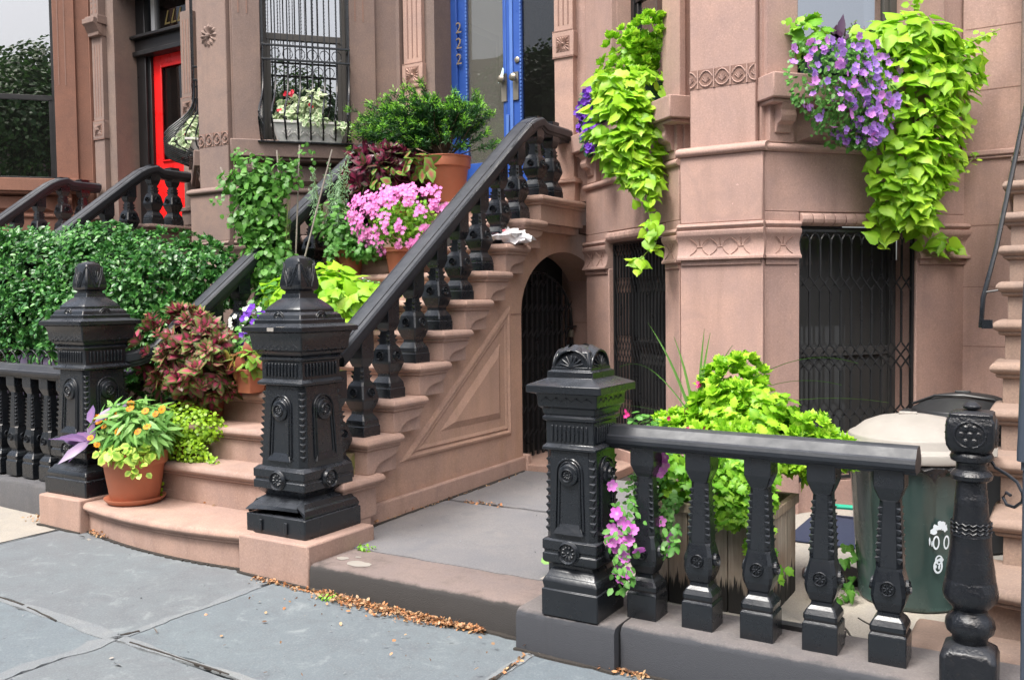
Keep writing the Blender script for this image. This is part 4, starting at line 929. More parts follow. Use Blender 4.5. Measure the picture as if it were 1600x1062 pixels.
for k in range(4, 12): m.box(XL+.1, XL+.3, Y_[k]+.06, 7.14, .6 if k == 4 else T_[k-1]-.1, T_[k]-.1)
m.build('side_wall', M['greybrown'], ST)
m = MB()   # panel mouldings
tri = [(4.66, .49), (6.06, .49), (6.06, 1.515)]
def offtri(d):
    import mathutils
    P = [Vector((a, b)) for a, b in tri]; c = (P[0]+P[1]+P[2])/3; out = []
    for i in range(3):
        p, a, b = P[i], P[i-1], P[(i+1) % 3]; e1 = (a-p).normalized(); e2 = (b-p).normalized(); bi = (e1+e2).normalized(); s = math.sqrt(max(1e-6, (1-e1.dot(e2))/2)); out.append(p+bi*d/s)
    return out
def ringtri(m, d0, d1, x0, x1, x2, x3):
    A, B = offtri(d0), offtri(d1); C = offtri((d0*2+d1)/3); D = offtri((d0+2*d1)/3)
    v = [(x0, p.x, p.y) for p in A]+[(x1, p.x, p.y) for p in C]+[(x2, p.x, p.y) for p in D]+[(x3, p.x, p.y) for p in B]
    m.add(v, [(r*3+i, r*3+(i+1) % 3, r*3+3+(i+1) % 3, r*3+3+i) for r in range(3) for i in range(3)])
ringtri(m, 0, .045, xo, xo+.016, xo+.020, xo+.002)
ringtri(m, .05, .085, xo, xo+.010, xo+.006, xo+.001)
B = offtri(.15); C = offtri(.20); v = [(xo, p.x, p.y) for p in B]+[(xo+.024, p.x, p.y) for p in C]
m.add(v, [(0, 1, 4, 3), (1, 2, 5, 4), (2, 0, 3, 5), (3, 4, 5)])
m.build('side_panel', M['stepside'], ST)
m = MB(); m.prism([(4.03, .02), (6.30, .05), (6.30, .295), (4.03, .272)], 'x', -3.79, -3.718); m.box(-3.80, -3.70, 6.235, 6.30, .05, .31)
m.build('plinth_course', M['step'], ST, bevel=.012)
m = MB(); m.box(-3.756, -3.746, 6.06+.02, 6.24, 1.436, 1.444); m.build('joint', M['carve'], ST)
m = MB(); m.box(-3.79, -2.95, 6.24, 6.75, .05, .235); m.build('gate_step', M['step'], ST, bevel=.012)
m = MB(); m.box(-4.6, -3.6, 6.4, 7.1, .0, .19); m.build('gate_threshold', M['step'], ST)
wallbox(ST, 'passage_back', M['dark'], -4.75, -4.7, 6.0, 7.62, .1, 2.1)  # passage walls coloured near-black in place of their shade
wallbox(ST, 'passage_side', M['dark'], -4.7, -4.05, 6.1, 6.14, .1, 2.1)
# blocks the newels stand on
m = MB(); m.box(-4.055, -3.51, 3.565, 4.12, -.06, .232); m.build('newel_block', M['step'], ST, bevel=.012)
m = MB(); m.box(-6.04, -5.576, 3.57, 4.10, -.0, .262); m.build('newel_block', M['step'], ST, bevel=.012)
# ---- right-hand stoop
S3 = empty('stoop', (0, 0, 0), 'taupe stone steps behind the round post and the blue-black handrail post', 'stoop', 'front stoops')
TR = {k: T_[k]-.14 for k in T_}; xr_ = {1: -.56, 2: -.40, 3: -.30, 4: -.33, 5: -.345, 6: -.355, 7: -.36, 8: -.36, 9: -.365, 10: -.37, 11: -.37}
yR = {1: 3.80, 2: 4.10, 3: 4.42, 4: 4.72, 5: 5.0, 6: 5.25, 7: 5.5, 8: 5.72, 9: 5.93, 10: 6.14, 11: 6.36}
zR = {11: 2.245, 10: 2.035, 9: 1.83, 8: 1.62, 7: 1.41, 6: 1.20, 5: .99, 4: .785, 3: .575, 2: .37, 1: .15}
for k in range(1, 12):
    m = tread_mesh(k, xr_[k], 1.6, yR[k], zR[k], .45 if k < 11 else .7, (lambda x, k=k: yR[k]-.10*min(1, max(0, (x-xr_[k])/.5))) if k < 3 else None)
    m.box(xr_[k]+.06, 1.5, yR[k]+.05, yR[k]+.45 if k < 11 else 7.0, zR.get(k-1, -.1)-.01, zR[k]-.08)
    m.build('step', M['stepR'], S3, bevel=.003)
wallbox(S3, 'side_wall', M['stepR'], -.24, 1.4, 6.5, 6.95, -.1, 2.1)
#IRON
# ================================================================== cast iron
def baluster(mb, cx, cy, z0, H, bw, flip=1, tall=False, teeth=True):
    """square cast-iron baluster: block, torus, necked bulb with bosses, studded taper, cap"""
    h = bw/2
    if tall:   # fence baluster, H to underside of rail
        pr = [(h, 0, .04), (h, .105, .04), (h*.97, .11, .04), (h*.90, .118, .1), (h*.96, .128, .12), (h*.96, .145, .12), (h*.80, .165, .1), (h*.62, .178, .1), (h*.58, .192, .1), (h*.66, .20, .1), (h*.86, .235, .18), (h*.92, .26, .2), (h*.86, .31, .25), (h*.70, .355, .25), (h*.70, .365, .42), (h*.72, .37, .42), (h*.54, H-.125, .42), (h*.52, H-.12, .1), (h*.62, H-.105, .1), (h*.78, H-.075, .1), (h*.80, H-.07, .05), (h*.80, H+.03, .05)]
        t0, t1, za, zb_ = .38, H-.14, .29, h*.89
    else:
        pr = [(h, 0, .04), (h, .062, .04), (h*.95, .066, .04), (h*.97, .078, .1), (h*.93, .10, .12), (h*.70, .128, .1), (h*.62, .138, .1), (h*.62, .155, .1), (h*.74, .172, .08), (h*.98, .222, .10), (h*1.0, .236, .12), (h*.80, .315, .14), (h*.66, .335, .2), (h*.60, .345, .40), (h*.50, H-.17, .40), (h*.52, H-.165, .1), (h*.60, H-.15, .1), (h*.72, H-.12, .1), (h*.74, H-.115, .06), (h*.74, H+.05, .06)]
        t0, t1, za, zb_ = .355, H-.185, .272, h*.95
    mb.lathe([(r, z0+z, c) for r, z, c in pr], cx, cy, sq=.1)
    if teeth:
        z = t0
        while z < t1-.02:
            f = (z-t0)/(t1-t0); r = h*((.72-.18*f) if tall else (.60-.09*f)); cc = r*(1-.21)-.001
            for sx in (-1, 1):
                for sy in (-1, 1):
                    mb.tooth((cx+sx*cc, cy+sy*cc, z0+z), (sx*.707, sy*.707, 0), (-sx*.707, sy*.707, 0), .0255, r*.27, .017)
            z += .027
    for (nx, ny) in ((0, -1), (1, 0), (0, 1), (-1, 0)):
        rosette(mb, (cx+nx*zb_, cy+ny*zb_, z0+za), (nx, ny, .25 if not tall else .2), h*(.42 if tall else .36), .011, 8)
RAILP = [(-.080, -.022), (-.084, .0), (-.084, .026), (-.074, .038), (-.045, .049), (0, .052), (.045, .049), (.074, .038), (.084, .026), (.084, .0), (.080, -.022), (.068, -.030), (.064, -.046), (.052, -.052), (.048, -.066), (-.048, -.066), (-.052, -.052), (-.064, -.046), (-.068, -.030)]
def rail_path(x, dz, flare=False, ytop=7.12, y0=4.09):
    f = lambda y: 1.639+.755*(y-4.575)-.06+dz
    P = []
    if flare: P += [(-5.80+x+5.45, 4.00, 1.16+dz), (-5.76+x+5.45, 4.06, 1.165+dz), (-5.68+x+5.45, 4.14, 1.185+dz), (-5.59+x+5.45, 4.23, 1.235+dz), (-5.51+x+5.45, 4.34, f(4.34)-.01)]
    else: P += [(x, y0, f(y0))]
    P += [(x, y, f(y)) for y in (4.46, 5.2, 5.9, 6.22)]
    P += [(x, 6.36, f(6.36)-.004), (x, 6.44, f(6.44)-.022), (x, 6.50, f(6.50)-.045), (x, 6.56, f(6.56)-.075), (x, 6.64, 2.972+.0+dz), (x, 6.8, 2.972+dz), (x, ytop, 2.972+dz)]
    return P
def stair_rail(x, dz, label, flare=False, ytop=7.12, krange=range(2, 11), dark=False):
    rt = empty('stair_railing', (x, 4.1, 1.0+dz), label, 'railing', 'cast iron stair railings')
    off = Vector((-x, -4.1, -1.0-dz))
    m = MB(); path = rail_path(x, dz, flare, ytop); m.sweep(RAILP, path); m.v = [tuple(Vector(p)+off) for p in m.v]
    m.build('handrail', M['railtop'], rt, smooth=True, sharp=20)
    m = MB()   # scored seam along both flanks of the handrail
    for s in (-.050, .050): m.sweep([(s-.003, .042), (s+.003, .042), (s+.003, .0495), (s-.003, .0495)], path)
    pj = path[len(path)//2-1]; pj2 = path[len(path)//2]; a_ = Vector(pj).lerp(Vector(pj2), .15); d_ = (Vector(pj2)-Vector(pj)).normalized()
    m.sweep([(a*1.012, b*1.012+.0005) for a, b in RAILP], [tuple(a_), tuple(a_+d_*.006)])
    m.v = [tuple(Vector(p)+off) for p in m.v]; m.build('seam', M['gate'], rt)
    # casting joint across the rail two thirds up
    # balusters: one per tread, two on the landing
    b0 = MB(); baluster(b0, 0, 0, 0, .60, .158); first = None
    spots = [(Y_[k]+.155, T_[k]+dz) for k in krange]+[(6.54, T_[11]+dz), (6.80, T_[11]+dz)]
    for (y, z) in spots:
        if first is None: first = b0.build('baluster', M['iron'], rt, bevel=0); o = first
        else: o = first.copy(); COL.objects.link(o); o.parent = rt
        o.location = (0, y-4.1, z-1.0-dz)
    return rt
stair_rail(-3.78, 0, 'long black iron railing between the arched gate and the terracotta yew pot')
stair_rail(-5.45, 0, 'black iron railing half hidden by the climber, curving out behind the pink and burgundy leaves', flare=True, ytop=7.1, krange=range(3, 11))
stair_rail(-8.66, .035, 'black iron railing above the hedge that ends in front of the red door', ytop=7.0, krange=range(4, 11))
stair_rail(-10.33, .035, 'black iron railing above the hedge that passes below the black sash window', ytop=7.0, krange=range(4, 11))
# stoop of the red door (mostly behind the hedge)
S4 = empty('stoop', (0, 0, 0), 'grey-brown stoop leading up to the red door, mostly hidden behind the hedge', 'stoop', 'front stoops')
for k in range(1, 12):
    m = tread_mesh(k, -10.5, -8.5, Y_[k], T_[k]+.035, .36 if k < 11 else .8); m.box(-10.45, -8.56, Y_[k]+.05, 7.1, T_.get(k-1, -.1)+.02, T_[k]-.047); m.build('step', M['greybrown'], S4, bevel=.003)

def shaft_panel(mb, hb, ht, z0, z1, s=1.0):
    """arched raised moulding and boss on each face of a newel shaft"""
    for (nx, ny) in ((0, -1), (1, 0), (0, 1), (-1, 0)):
        tx, ty = -ny, nx
        def P(u, z, d):
            h = hb+(ht-hb)*(z-z0)/(z1-z0); return (nx*(h+d)+tx*u, ny*(h+d)+ty*u, z)
        for w_, dd in ((.062*s, .004), (.048*s, .002)):
            zc = z1-.10*s; pts = [(-w_*1.12, z0+.05)]+[(-w_, zc)]+[(-w_*math.cos(t), zc+w_*math.sin(t)) for t in [math.pi*i/10 for i in range(1, 10)]]+[(w_, zc), (w_*1.12, z0+.05)]
            mb.tube([P(u, z, dd) for u, z in pts], .006*s, 5)
        mb.add([P(-.075*s, z0+.03, .0), P(.075*s, z0+.03, .0), P(.05*s, z0+.075, -.0), P(-.05*s, z0+.075, -.0), P(-.075*s, z0+.03, .018), P(.075*s, z0+.03, .018)], [(4, 5, 2, 3), (0, 1, 5, 4), (0, 4, 3), (1, 2, 5)])
        zc = z1-.10*s; h = hb+(ht-hb)*(zc-z0)/(z1-z0)
        k = 18; base = Vector(P(0, zc-.008, 0))
        for r1, r0, d1, d0 in ((.050*s, .046*s, .0, .018), (.046*s, .040*s, .018, .022)):
            v = [tuple(base+Vector((tx*r1*math.cos(2*math.pi*i/k)+nx*d1, ty*r1*math.cos(2*math.pi*i/k)+ny*d1, r1*math.sin(2*math.pi*i/k)))) for i in range(k)]
            v += [tuple(base+Vector((tx*r0*math.cos(2*math.pi*i/k)+nx*d0, ty*r0*math.cos(2*math.pi*i/k)+ny*d0, r0*math.sin(2*math.pi*i/k)))) for i in range(k)]
            mb.add(v, [(i, (i+1) % k, (i+1) % k+k, i+k) for i in range(k)]+[tuple(range(k, 2*k))])
        rosette(mb, base+Vector((nx*.022, ny*.022, 0)), (nx, ny, 0), .030*s, .010, 9)
def newel(label, loc, broken=False, rz=0, mat=None):
    mat = mat or M['iron']
    rt = empty('newel_post', loc, label, 'newel post', 'square cast iron newel posts', rz=rz)
    def L(name, pr, sq=.03, bevel=.003, extra=None):
        m = MB(); m.lathe(pr, 0, 0, sq=sq)
        if extra: extra(m)
        return m.build(name, mat, rt, bevel=bevel)
    if broken:
        m = MB(); m.lathe([(.234, 0), (.234, .108), (.222, .112), (.15, .112), (.15, 0.0)], 0, 0, sq=.03)
        for u in (-.11, .09): m.box(u-.012, u+.012, -.246, -.234, .02, .085)
        m.build('base', mat, rt, bevel=.003)
        # torus moulding lifted and torn open on the street side
        m = MB(); pr = [(.222, .113), (.226, .13), (.216, .155), (.205, .165), (.19, .19), (.16, .205), (.15, .212)]
        rings = []
        for r, z in pr: rings.append([(r, -r, z), (r, r, z), (-r, r, z), (-r, -r, z)])
        v = [p for g in rings for p in g]; fs = []
        for a in range(len(pr)-1):
            for i in range(3): fs.append((a*4+i, a*4+i+1, (a+1)*4+i+1, (a+1)*4+i))
        m.add(v, fs)
        # street-side flap: bent plate
        n = 10; v = []
        for i in range(n+1):
            u = -.226+.40*i/n; lift = .018+.022*math.sin(math.pi*i/n)+(.03*(i/n)**3); v += [(u, -.246+.02*(i/n), .125+lift*.5), (u*.93, -.225, .150+lift*.35), (u*.80, -.185, .185), (u*.66, -.15, .212)]
        m.add(v, [(i*4+j, (i+1)*4+j, (i+1)*4+j+1, i*4+j+1) for i in range(n) for j in range(3)])
        m.add([(.226, -.226, .113), (.17, -.226, .175), (.12, -.15, .212), (.15, -.15, .212), (.222, -.222, .14)], [(0, 1, 4), (1, 2, 3, 4)])
        o = m.build('torn_moulding', mat, rt); md = o.modifiers.new('s', 'SOLIDIFY'); md.thickness = .006
    else:
        L('base', [(.234, 0), (.234, .108), (.220, .112), (.222, .122), (.226, .14), (.214, .165), (.20, .172), (.19, .19), (.16, .205), (.15, .212)])
    def band(m):
        for (nx, ny) in ((0, -1), (1, 0), (0, 1), (-1, 0)): 
            c = Vector((nx*.203, ny*.203, .31)); k = 20; tx, ty = -ny, nx
            v = [tuple(c+Vector((tx*.062*math.cos(2*math.pi*i/k), ty*.062*math.cos(2*math.pi*i/k), .062*math.sin(2*math.pi*i/k)))-Vector((nx, ny, 0))*.02) for i in range(k)]
            v += [tuple(c+Vector((tx*.058*math.cos(2*math.pi*i/k), ty*.058*math.cos(2*math.pi*i/k), .058*math.sin(2*math.pi*i/k)))+Vector((nx, ny, 0))*.008) for i in range(k)]
            m.add(v, [(i, (i+1) % k, (i+1) % k+k, i+k) for i in range(k)]+[tuple(range(k, 2*k))])
            rosette(m, c+Vector((nx, ny, 0))*.008, (nx, ny, 0), .056, .014, 10)
    L('lower_band', [(.15, .205), (.16, .22), (.19, .25), (.203, .258), (.203, .30), (.196, .304), (.196, .318), (.203, .322), (.203, .365), (.195, .372), (.18, .385)], extra=band)
    def sh(m):
        shaft_panel(m, .182, .158, .39, .84, 1.25)
        z = .42
        while z < .80:
            r = .182-.024*(z-.39)/.45; c = r*.90-.001
            for sx in (-1, 1):
                for sy in (-1, 1): m.tooth((sx*c, sy*c, z), (sx*.707, sy*.707, 0), (-sx*.707, sy*.707, 0), .033, .021, .022)
            z += .036
    L('shaft', [(.18, .38), (.182, .39), (.158, .842), (.158, .846)], sq=.20, extra=sh)
    def fl(m):
        for (nx, ny) in ((0, -1), (1, 0), (0, 1), (-1, 0)):
            tx, ty = -ny, nx
            for i in range(10):
                u = -.118+i*.0262; m.tube([(nx*.161+tx*u, ny*.161+ty*u, .90), (nx*.161+tx*u, ny*.161+ty*u, .975)], .0085, 6)
    L('fluted_band', [(.158, .846), (.178, .852), (.18, .864), (.172, .874), (.158, .882), (.158, .985), (.168, .992), (.172, 1.0), (.162, 1.012)], extra=fl)
    def zz(m):
        for (nx, ny) in ((0, -1), (1, 0), (0, 1), (-1, 0)):
            tx, ty = -ny, nx; n = 12; pts = []
            for i in range(n+1): u = -.17+.34*i/n; pts.append((nx*.197+tx*u, ny*.197+ty*u, 1.065+(.018 if i % 2 else 0)))
            m.tube(pts, .004, 4)
            for i in range(0, 6): u = -.14+i*.056; m.box(nx*.197+tx*u-.005, nx*.197+tx*u+.005, ny*.197+ty*u-.005, ny*.197+ty*u+.005, 1.05, 1.06)
    L('capital', [(.16, 1.012), (.17, 1.022), (.176, 1.03), (.182, 1.04), (.196, 1.052), (.20, 1.10), (.205, 1.13), (.215, 1.15)], extra=zz)
    def cl(m):
        for (nx, ny) in ((0, -1), (1, 0), (0, 1), (-1, 0)):
            tx, ty = -ny, nx
            for j, rr in enumerate((.045, .034)):
                pts = [(nx*(.165+.002*j)+tx*rr*math.cos(t), ny*(.165+.002*j)+ty*rr*math.cos(t), 1.222+rr*math.sin(t)*1.0) for t in [math.pi*i/12 for i in range(13)]]; m.tube(pts, .006, 5)
            for a in range(5):
                t = R(30+a*30); m.tube([(nx*.165, ny*.165, 1.225), (nx*.168+tx*.028*math.cos(t), ny*.168+ty*.028*math.cos(t), 1.225+.03*math.sin(t))], .004, 4)
    L('cap', [(.215, 1.15), (.238, 1.158), (.238, 1.182), (.228, 1.186), (.19, 1.198), (.185, 1.20), (.185, 1.222), (.172, 1.226), (.165, 1.25), (.15, 1.262), (.14, 1.265), (.14, 1.28), (.125, 1.30), (.09, 1.335), (.075, 1.345), (.07, 1.37)], extra=cl)
    def fn(m):
        for (nx, ny) in ((0, -1), (1, 0), (0, 1), (-1, 0)):
            tx, ty = -ny, nx
            h = lambda z: .084-.022*(z-1.42)/.135+.002
            P = lambda u, z: (nx*h(z)+tx*u, ny*h(z)+ty*u, z)
            for sg in (-1, 1):      # V of two bands meeting at the foot, palmette between
                for o_ in (0, .012): m.tube([P(sg*(.060-o_), 1.555-o_), P(sg*(.048-o_), 1.50), P(sg*(.030-o_*.6), 1.45), P(sg*.010, 1.41)], .0045, 5)
            for a in range(5):
                t = R(50+a*20); m.tube([P(0, 1.435), P(.050*math.cos(t)*1.1, 1.44+.085*math.sin(t))], .006, 5, .5)
    L('finial', [(.058, 1.365), (.062, 1.37), (.060, 1.385), (.078, 1.398), (.084, 1.42), (.081, 1.45), (.062, 1.555), (.052, 1.575), (.02, 1.592)], sq=.12, extra=fn)
    return rt
nb_ = newel('black newel post with a torn open foot standing on a brown stone block', (-3.83, 3.87, .232), broken=True)
m = MB(); m.box(-.02, .03, -.241, -.237, 1.160, 1.180); m.box(.05, .11, -.238, -.18, 1.1835, 1.1855); m.build('pale_paint_chip', M['lid'], nb_)  # pale flakes added on the cap for chipped white paint
newel('black newel post with an intact foot, behind the pot of orange zinnias', (-5.82, 3.86, .262))
# small newel at the start of the right fence
def newel_small():
    mat = M['iron']; rt = empty('newel_post', (-1.855, 3.60, .155), 'short black newel post with a low pyramid cap ending the glossy fence', 'newel post')
    def L(name, pr, sq=.03, extra=None):
        m = MB(); m.lathe(pr, 0, 0, sq=sq)
        if extra: extra(m)
        return m.build(name, mat, rt, bevel=.003)
    L('base', [(.138, 0), (.138, .115), (.13, .119), (.133, .135), (.136, .15), (.126, .17), (.12, .175), (.112, .195), (.098, .21), (.098, .225)])
    def band(m):
        for (nx, ny) in ((0, -1), (1, 0), (0, 1), (-1, 0)):
            c = Vector((nx*.134, ny*.134, .29)); k = 20; tx, ty = -ny, nx
            v = [tuple(c+Vector((tx*.056*math.cos(2*math.pi*i/k), ty*.056*math.cos(2*math.pi*i/k), .056*math.sin(2*math.pi*i/k)))-Vector((nx, ny, 0))*.02) for i in range(k)]
            v += [tuple(c+Vector((tx*.052*math.cos(2*math.pi*i/k), ty*.052*math.cos(2*math.pi*i/k), .052*math.sin(2*math.pi*i/k)))+Vector((nx, ny, 0))*.006) for i in range(k)]
            m.add(v, [(i, (i+1) % k, (i+1) % k+k, i+k) for i in range(k)]+[tuple(range(k, 2*k))])
            rosette(m, c+Vector((nx, ny, 0))*.006, (nx, ny, 0), .050, .013, 10)
    L('lower_band', [(.098, .222), (.11, .228), (.128, .236), (.134, .245), (.134, .275), (.128, .279), (.128, .292), (.134, .296), (.134, .335), (.126, .342)], extra=band)
    def sh(m):
        shaft_panel(m, .124, .118, .34, .74, 1.0)
        z = .365
        while z < .70:
            r = .124-.006*(z-.34)/.4; c = r*.89-.001
            for sx in (-1, 1):
                for sy in (-1, 1): m.tooth((sx*c, sy*c, z), (sx*.707, sy*.707, 0), (-sx*.707, sy*.707, 0), .031, .018, .019)
            z += .034
    L('shaft', [(.124, .34), (.118, .735)], sq=.22, extra=sh)
    def fl(m):
        for (nx, ny) in ((0, -1), (1, 0), (0, 1), (-1, 0)):
            tx, ty = -ny, nx
            for i in range(9): u = -.084+i*.021; m.tube([(nx*.1185+tx*u, ny*.1185+ty*u, .775), (nx*.1185+tx*u, ny*.1185+ty*u, .845)], .007, 6)
    L('fluted_band', [(.118, .735), (.132, .738), (.133, .748), (.124, .757), (.117, .763), (.117, .862), (.128, .868), (.13, .88), (.122, .89)], extra=fl)
    def zz(m):
        for (nx, ny) in ((0, -1), (1, 0), (0, 1), (-1, 0)):
            tx, ty = -ny, nx; n = 10; pts = []
            for i in range(n+1): u = -.125+.25*i/n; pts.append((nx*.146+tx*u, ny*.146+ty*u, .952+(.018 if i % 2 else 0)))
            m.tube(pts, .004, 4)
            for i in range(5): u = -.1+i*.05; m.box(nx*.146+tx*u-.005, nx*.146+tx*u+.005, ny*.146+ty*u-.005, ny*.146+ty*u+.005, .96, .97)
    L('capital', [(.12, .888), (.128, .90), (.132, .92), (.145, .93), (.147, .975), (.155, .99)], extra=zz)
    L('cap', [(.155, .985), (.183, .992), (.183, 1.022), (.175, 1.027), (.118, 1.05), (.112, 1.052), (.112, 1.08), (.104, 1.084), (.098, 1.086), (.098, 1.10)])
    def fn(m):
        for (nx, ny) in ((0, -1), (1, 0), (0, 1), (-1, 0)):
            tx, ty = -ny, nx; w2 = .085
            v = [(nx*.094+tx*w2*math.cos(t), ny*.094+ty*w2*math.cos(t), 1.095+.078*math.sin(t)) for t in [math.pi*i/12 for i in range(13)]]+[(nx*.05+tx*w2*.6*math.cos(t), ny*.05+ty*w2*.6*math.cos(t), 1.11+.088*math.sin(t)) for t in [math.pi*i/12 for i in range(13)]]
            m.add(v, [(i, i+1, i+14, i+13) for i in range(12)])
            m.tube(v[:13], .006, 5)
            for a in range(7):
                t = R(15+a*25); m.tube([(nx*.096, ny*.096, 1.10), (nx*.092+tx*.06*math.cos(t), ny*.092+ty*.06*math.cos(t), 1.10+.052*math.sin(t))], .007, 5, .6)
    L('finial', [(.094, 1.09), (.092, 1.11), (.076, 1.165), (.055, 1.178), (.012, 1.193)], sq=.1, extra=fn)
    m = MB(); m.box(-.165, -.14, -.02, .03, .0, .72); m.box(-.16, -.12, -.02, .03, .69, .735); m.build('latch_bar', mat, rt, bevel=.003)
newel_small()
# ---- fences
FRAIL = [(-.070, -.034), (-.079, -.022), (-.081, -.006), (-.076, .008), (-.066, .013), (-.060, .020), (-.040, .046), (-.030, .050), (.030, .050), (.040, .046), (.060, .020), (.066, .013), (.076, .008), (.081, -.006), (.079, -.022), (.070, -.034), (.054, -.040), (.050, -.050), (-.050, -.050), (-.054, -.040)]
FN = empty('iron_fence', (-1.63, 3.68, .155), 'glossy black balustrade fence on a stone kerb in front of the wooden planter', 'fence', 'low cast iron fences')
m = MB(); m.sweep(FRAIL, [(-.13, 0, .788), (.2, 0, .786), (.6, 0, .783), (1.15, 0, .778)]); m.build('rail', M['railtop'], FN, smooth=True, sharp=15)
b0 = MB(); baluster(b0, 0, 0, 0, .742, .136, tall=True); first = None
for i, x in enumerate((.052, .304, .556, .806, 1.054)):
    o = b0.build('baluster', M['iron'], FN) if first is None else first.copy()
    if first is None: first = o
    else: COL.objects.link(o); o.parent = FN
    o.location = (x, .0, 0)
def kerbobj(name, x0, x1, y0, y1, zt, mat, amp=.002):
    o = kerb(name, x0, x1, y0, y1, -.06, zt, mat, amp, 30); return o
o = kerbobj('kerb_stone', -1.625, .05, 3.50, 3.86, lambda x: .155, M['darkcurb']); o.parent = FN; o.location = (1.63, -3.68, -.155)
o = kerbobj('kerb_stone', -2.125, -1.635, 3.455, 3.88, lambda x: .155+.0*x, M['darkcurb'], .003); o.parent = FN; o.location = (1.63, -3.68, -.155)
m = MB(); m.box(.57, .86, .12, .17, .0, .02); m.build('bracket', M['ironold'], FN)
FL = empty('iron_fence', (-6.05, 3.86, .275), 'dull black balustrade fence on a dark kerb below the holly hedge', 'fence', 'low cast iron fences')
m = MB(); m.sweep(FRAIL, [(-3.2, 0, .83), (-1.0, 0, .80), (.12, 0, .785)]); m.build('rail', M['ironold'], FL, smooth=True, sharp=15)
first = None
for i in range(14):
    if first is None: o = b0.build('baluster', M['iron'], FL); first = o
    else: o = first.copy(); COL.objects.link(o); o.parent = FL
    o.location = (-.07-.212*i, -.0, .004*i)
o = kerbobj('kerb_stone', -9.3, -6.05, 3.72, 4.0, lambda x: .272-.003*(x+6), M['darkcurbL']); o.parent = FL; o.location = (6.05, -3.86, -.275)
# wire hoop edging behind it, with a leaning purple board
WH = empty('hoop_edging', (-7.6, 4.1, .9), 'thin black wire hoop edging between the hedge and the dull black fence', 'garden edging')
m = MB()
for i in range(14):
    x = -1.1+i*.155; m.tube([(x-.14, 0, -.65), (x-.14, 0, .18)]+[(x-.14*math.cos(t), 0, .18+.13*math.sin(t)) for t in [math.pi*j/8 for j in range(1, 8)]]+[(x+.14, 0, .18), (x+.14, 0, -.65)], .005, 5)
for z in (-.1, -.35): m.tube([(-1.3, 0, z), (1.2, 0, z)], .004, 4)
m.build('wire_hoops', M['gate'], WH)
m = MB(); m.add([(-8.3, 4.30, .9), (-6.45, 4.30, .85), (-6.55, 5.3, 1.32), (-8.2, 5.3, 1.35), (-8.3, 4.30, .87), (-6.45, 4.30, .82), (-6.55, 5.3, 1.29), (-8.2, 5.3, 1.32)], [(0, 1, 2, 3), (4, 7, 6, 5), (0, 4, 5, 1), (1, 5, 6, 2), (2, 6, 7, 3), (3, 7, 4, 0)])
tag(m.build('board', M['purpleboard'], None, bevel=.004), 'dull purple sloping board under the hedge behind the wire hoops', 'board')
# ---- round cast-iron post at the right
RP = empty('iron_post', (-.295, 3.60, 0), 'stout round black post with a square rosette head, knobbly with old paint', 'post')
m = MB(); m.lathe([(.092, -.04, .15), (.092, .26, .15), (.085, .285, .3), (.06, .305, .5)], 0, 0, sq=.15); m.build('base', M['crustyiron'], RP, bevel=.006)
m = MB(); m.lathe([(.052, .30), (.056, .31), (.062, .33), (.078, .345), (.083, .365), (.08, .385), (.070, .40), (.058, .415), (.056, .425), (.062, .432), (.070, .44), (.086, .46), (.092, .48), (.090, .50), (.084, .53), (.082, .535), (.083, .54), (.079, .56), (.080, .565), (.074, .60), (.068, .65), (.066, .69), (.068, .693), (.066, .70), (.060, .745), (.055, .80), (.056, .803), (.054, .81), (.055, .825), (.053, .83), (.05, .87), (.05, .885), (.066, .895), (.070, .91), (.062, .922), (.052, .93), (.05, .945), (.052, .955), (.068, .962), (.072, .975), (.066, .988), (.055, .995)], 0, 0, 28)
for zz_ in (.705, .72, .735):
    m.tube([((.0665)*math.cos(2*math.pi*i/36), (.0665)*math.sin(2*math.pi*i/36), zz_+(.007 if i % 2 else 0)) for i in range(37)], .003, 4)
m.build('shaft', M['crustyiron'], RP, smooth=True)
m = MB(); m.lathe([(.055, .99, .3), (.068, 1.0, .2), (.077, 1.02, .12), (.078, 1.06, .10), (.077, 1.105, .10), (.070, 1.118, .12), (.070, 1.13, .12), (.062, 1.136, .2), (.02, 1.14, .4)], 0, 0, sq=.15)
for (nx, ny) in ((0, -1), (1, 0), (0, 1), (-1, 0)):
    tx, ty = -ny, nx
    m.tube([(nx*.077+tx*.05*math.cos(t), ny*.077+ty*.05*math.cos(t), 1.06+.046*math.sin(t)) for t in [2*math.pi*i/18 for i in range(19)]], .006, 5)
    for i in range(7):
        a = 2*math.pi*i/6; c = Vector((nx*.079+(tx*.027*math.cos(a) if i < 6 else 0), ny*.079+(ty*.027*math.cos(a) if i < 6 else 0), 1.06+(.027*math.sin(a) if i < 6 else 0)))
        k = 8; m.add([tuple(c+Vector((tx*.011*math.cos(2*math.pi*j/k), ty*.011*math.cos(2*math.pi*j/k), .011*math.sin(2*math.pi*j/k)))) for j in range(k)]+[tuple(c+Vector((nx*.008, ny*.008, 0)))], [(j, (j+1) % k, k) for j in range(k)])
m.build('head', M['crustyiron'], RP, bevel=.006)
m = MB(); m.lathe([(.012, 1.135), (.016, 1.142), (.029, 1.146), (.031, 1.154), (.022, 1.163), (.008, 1.172)], 0, 0, 18); m.build('finial', M['crustyiron'], RP, smooth=True)
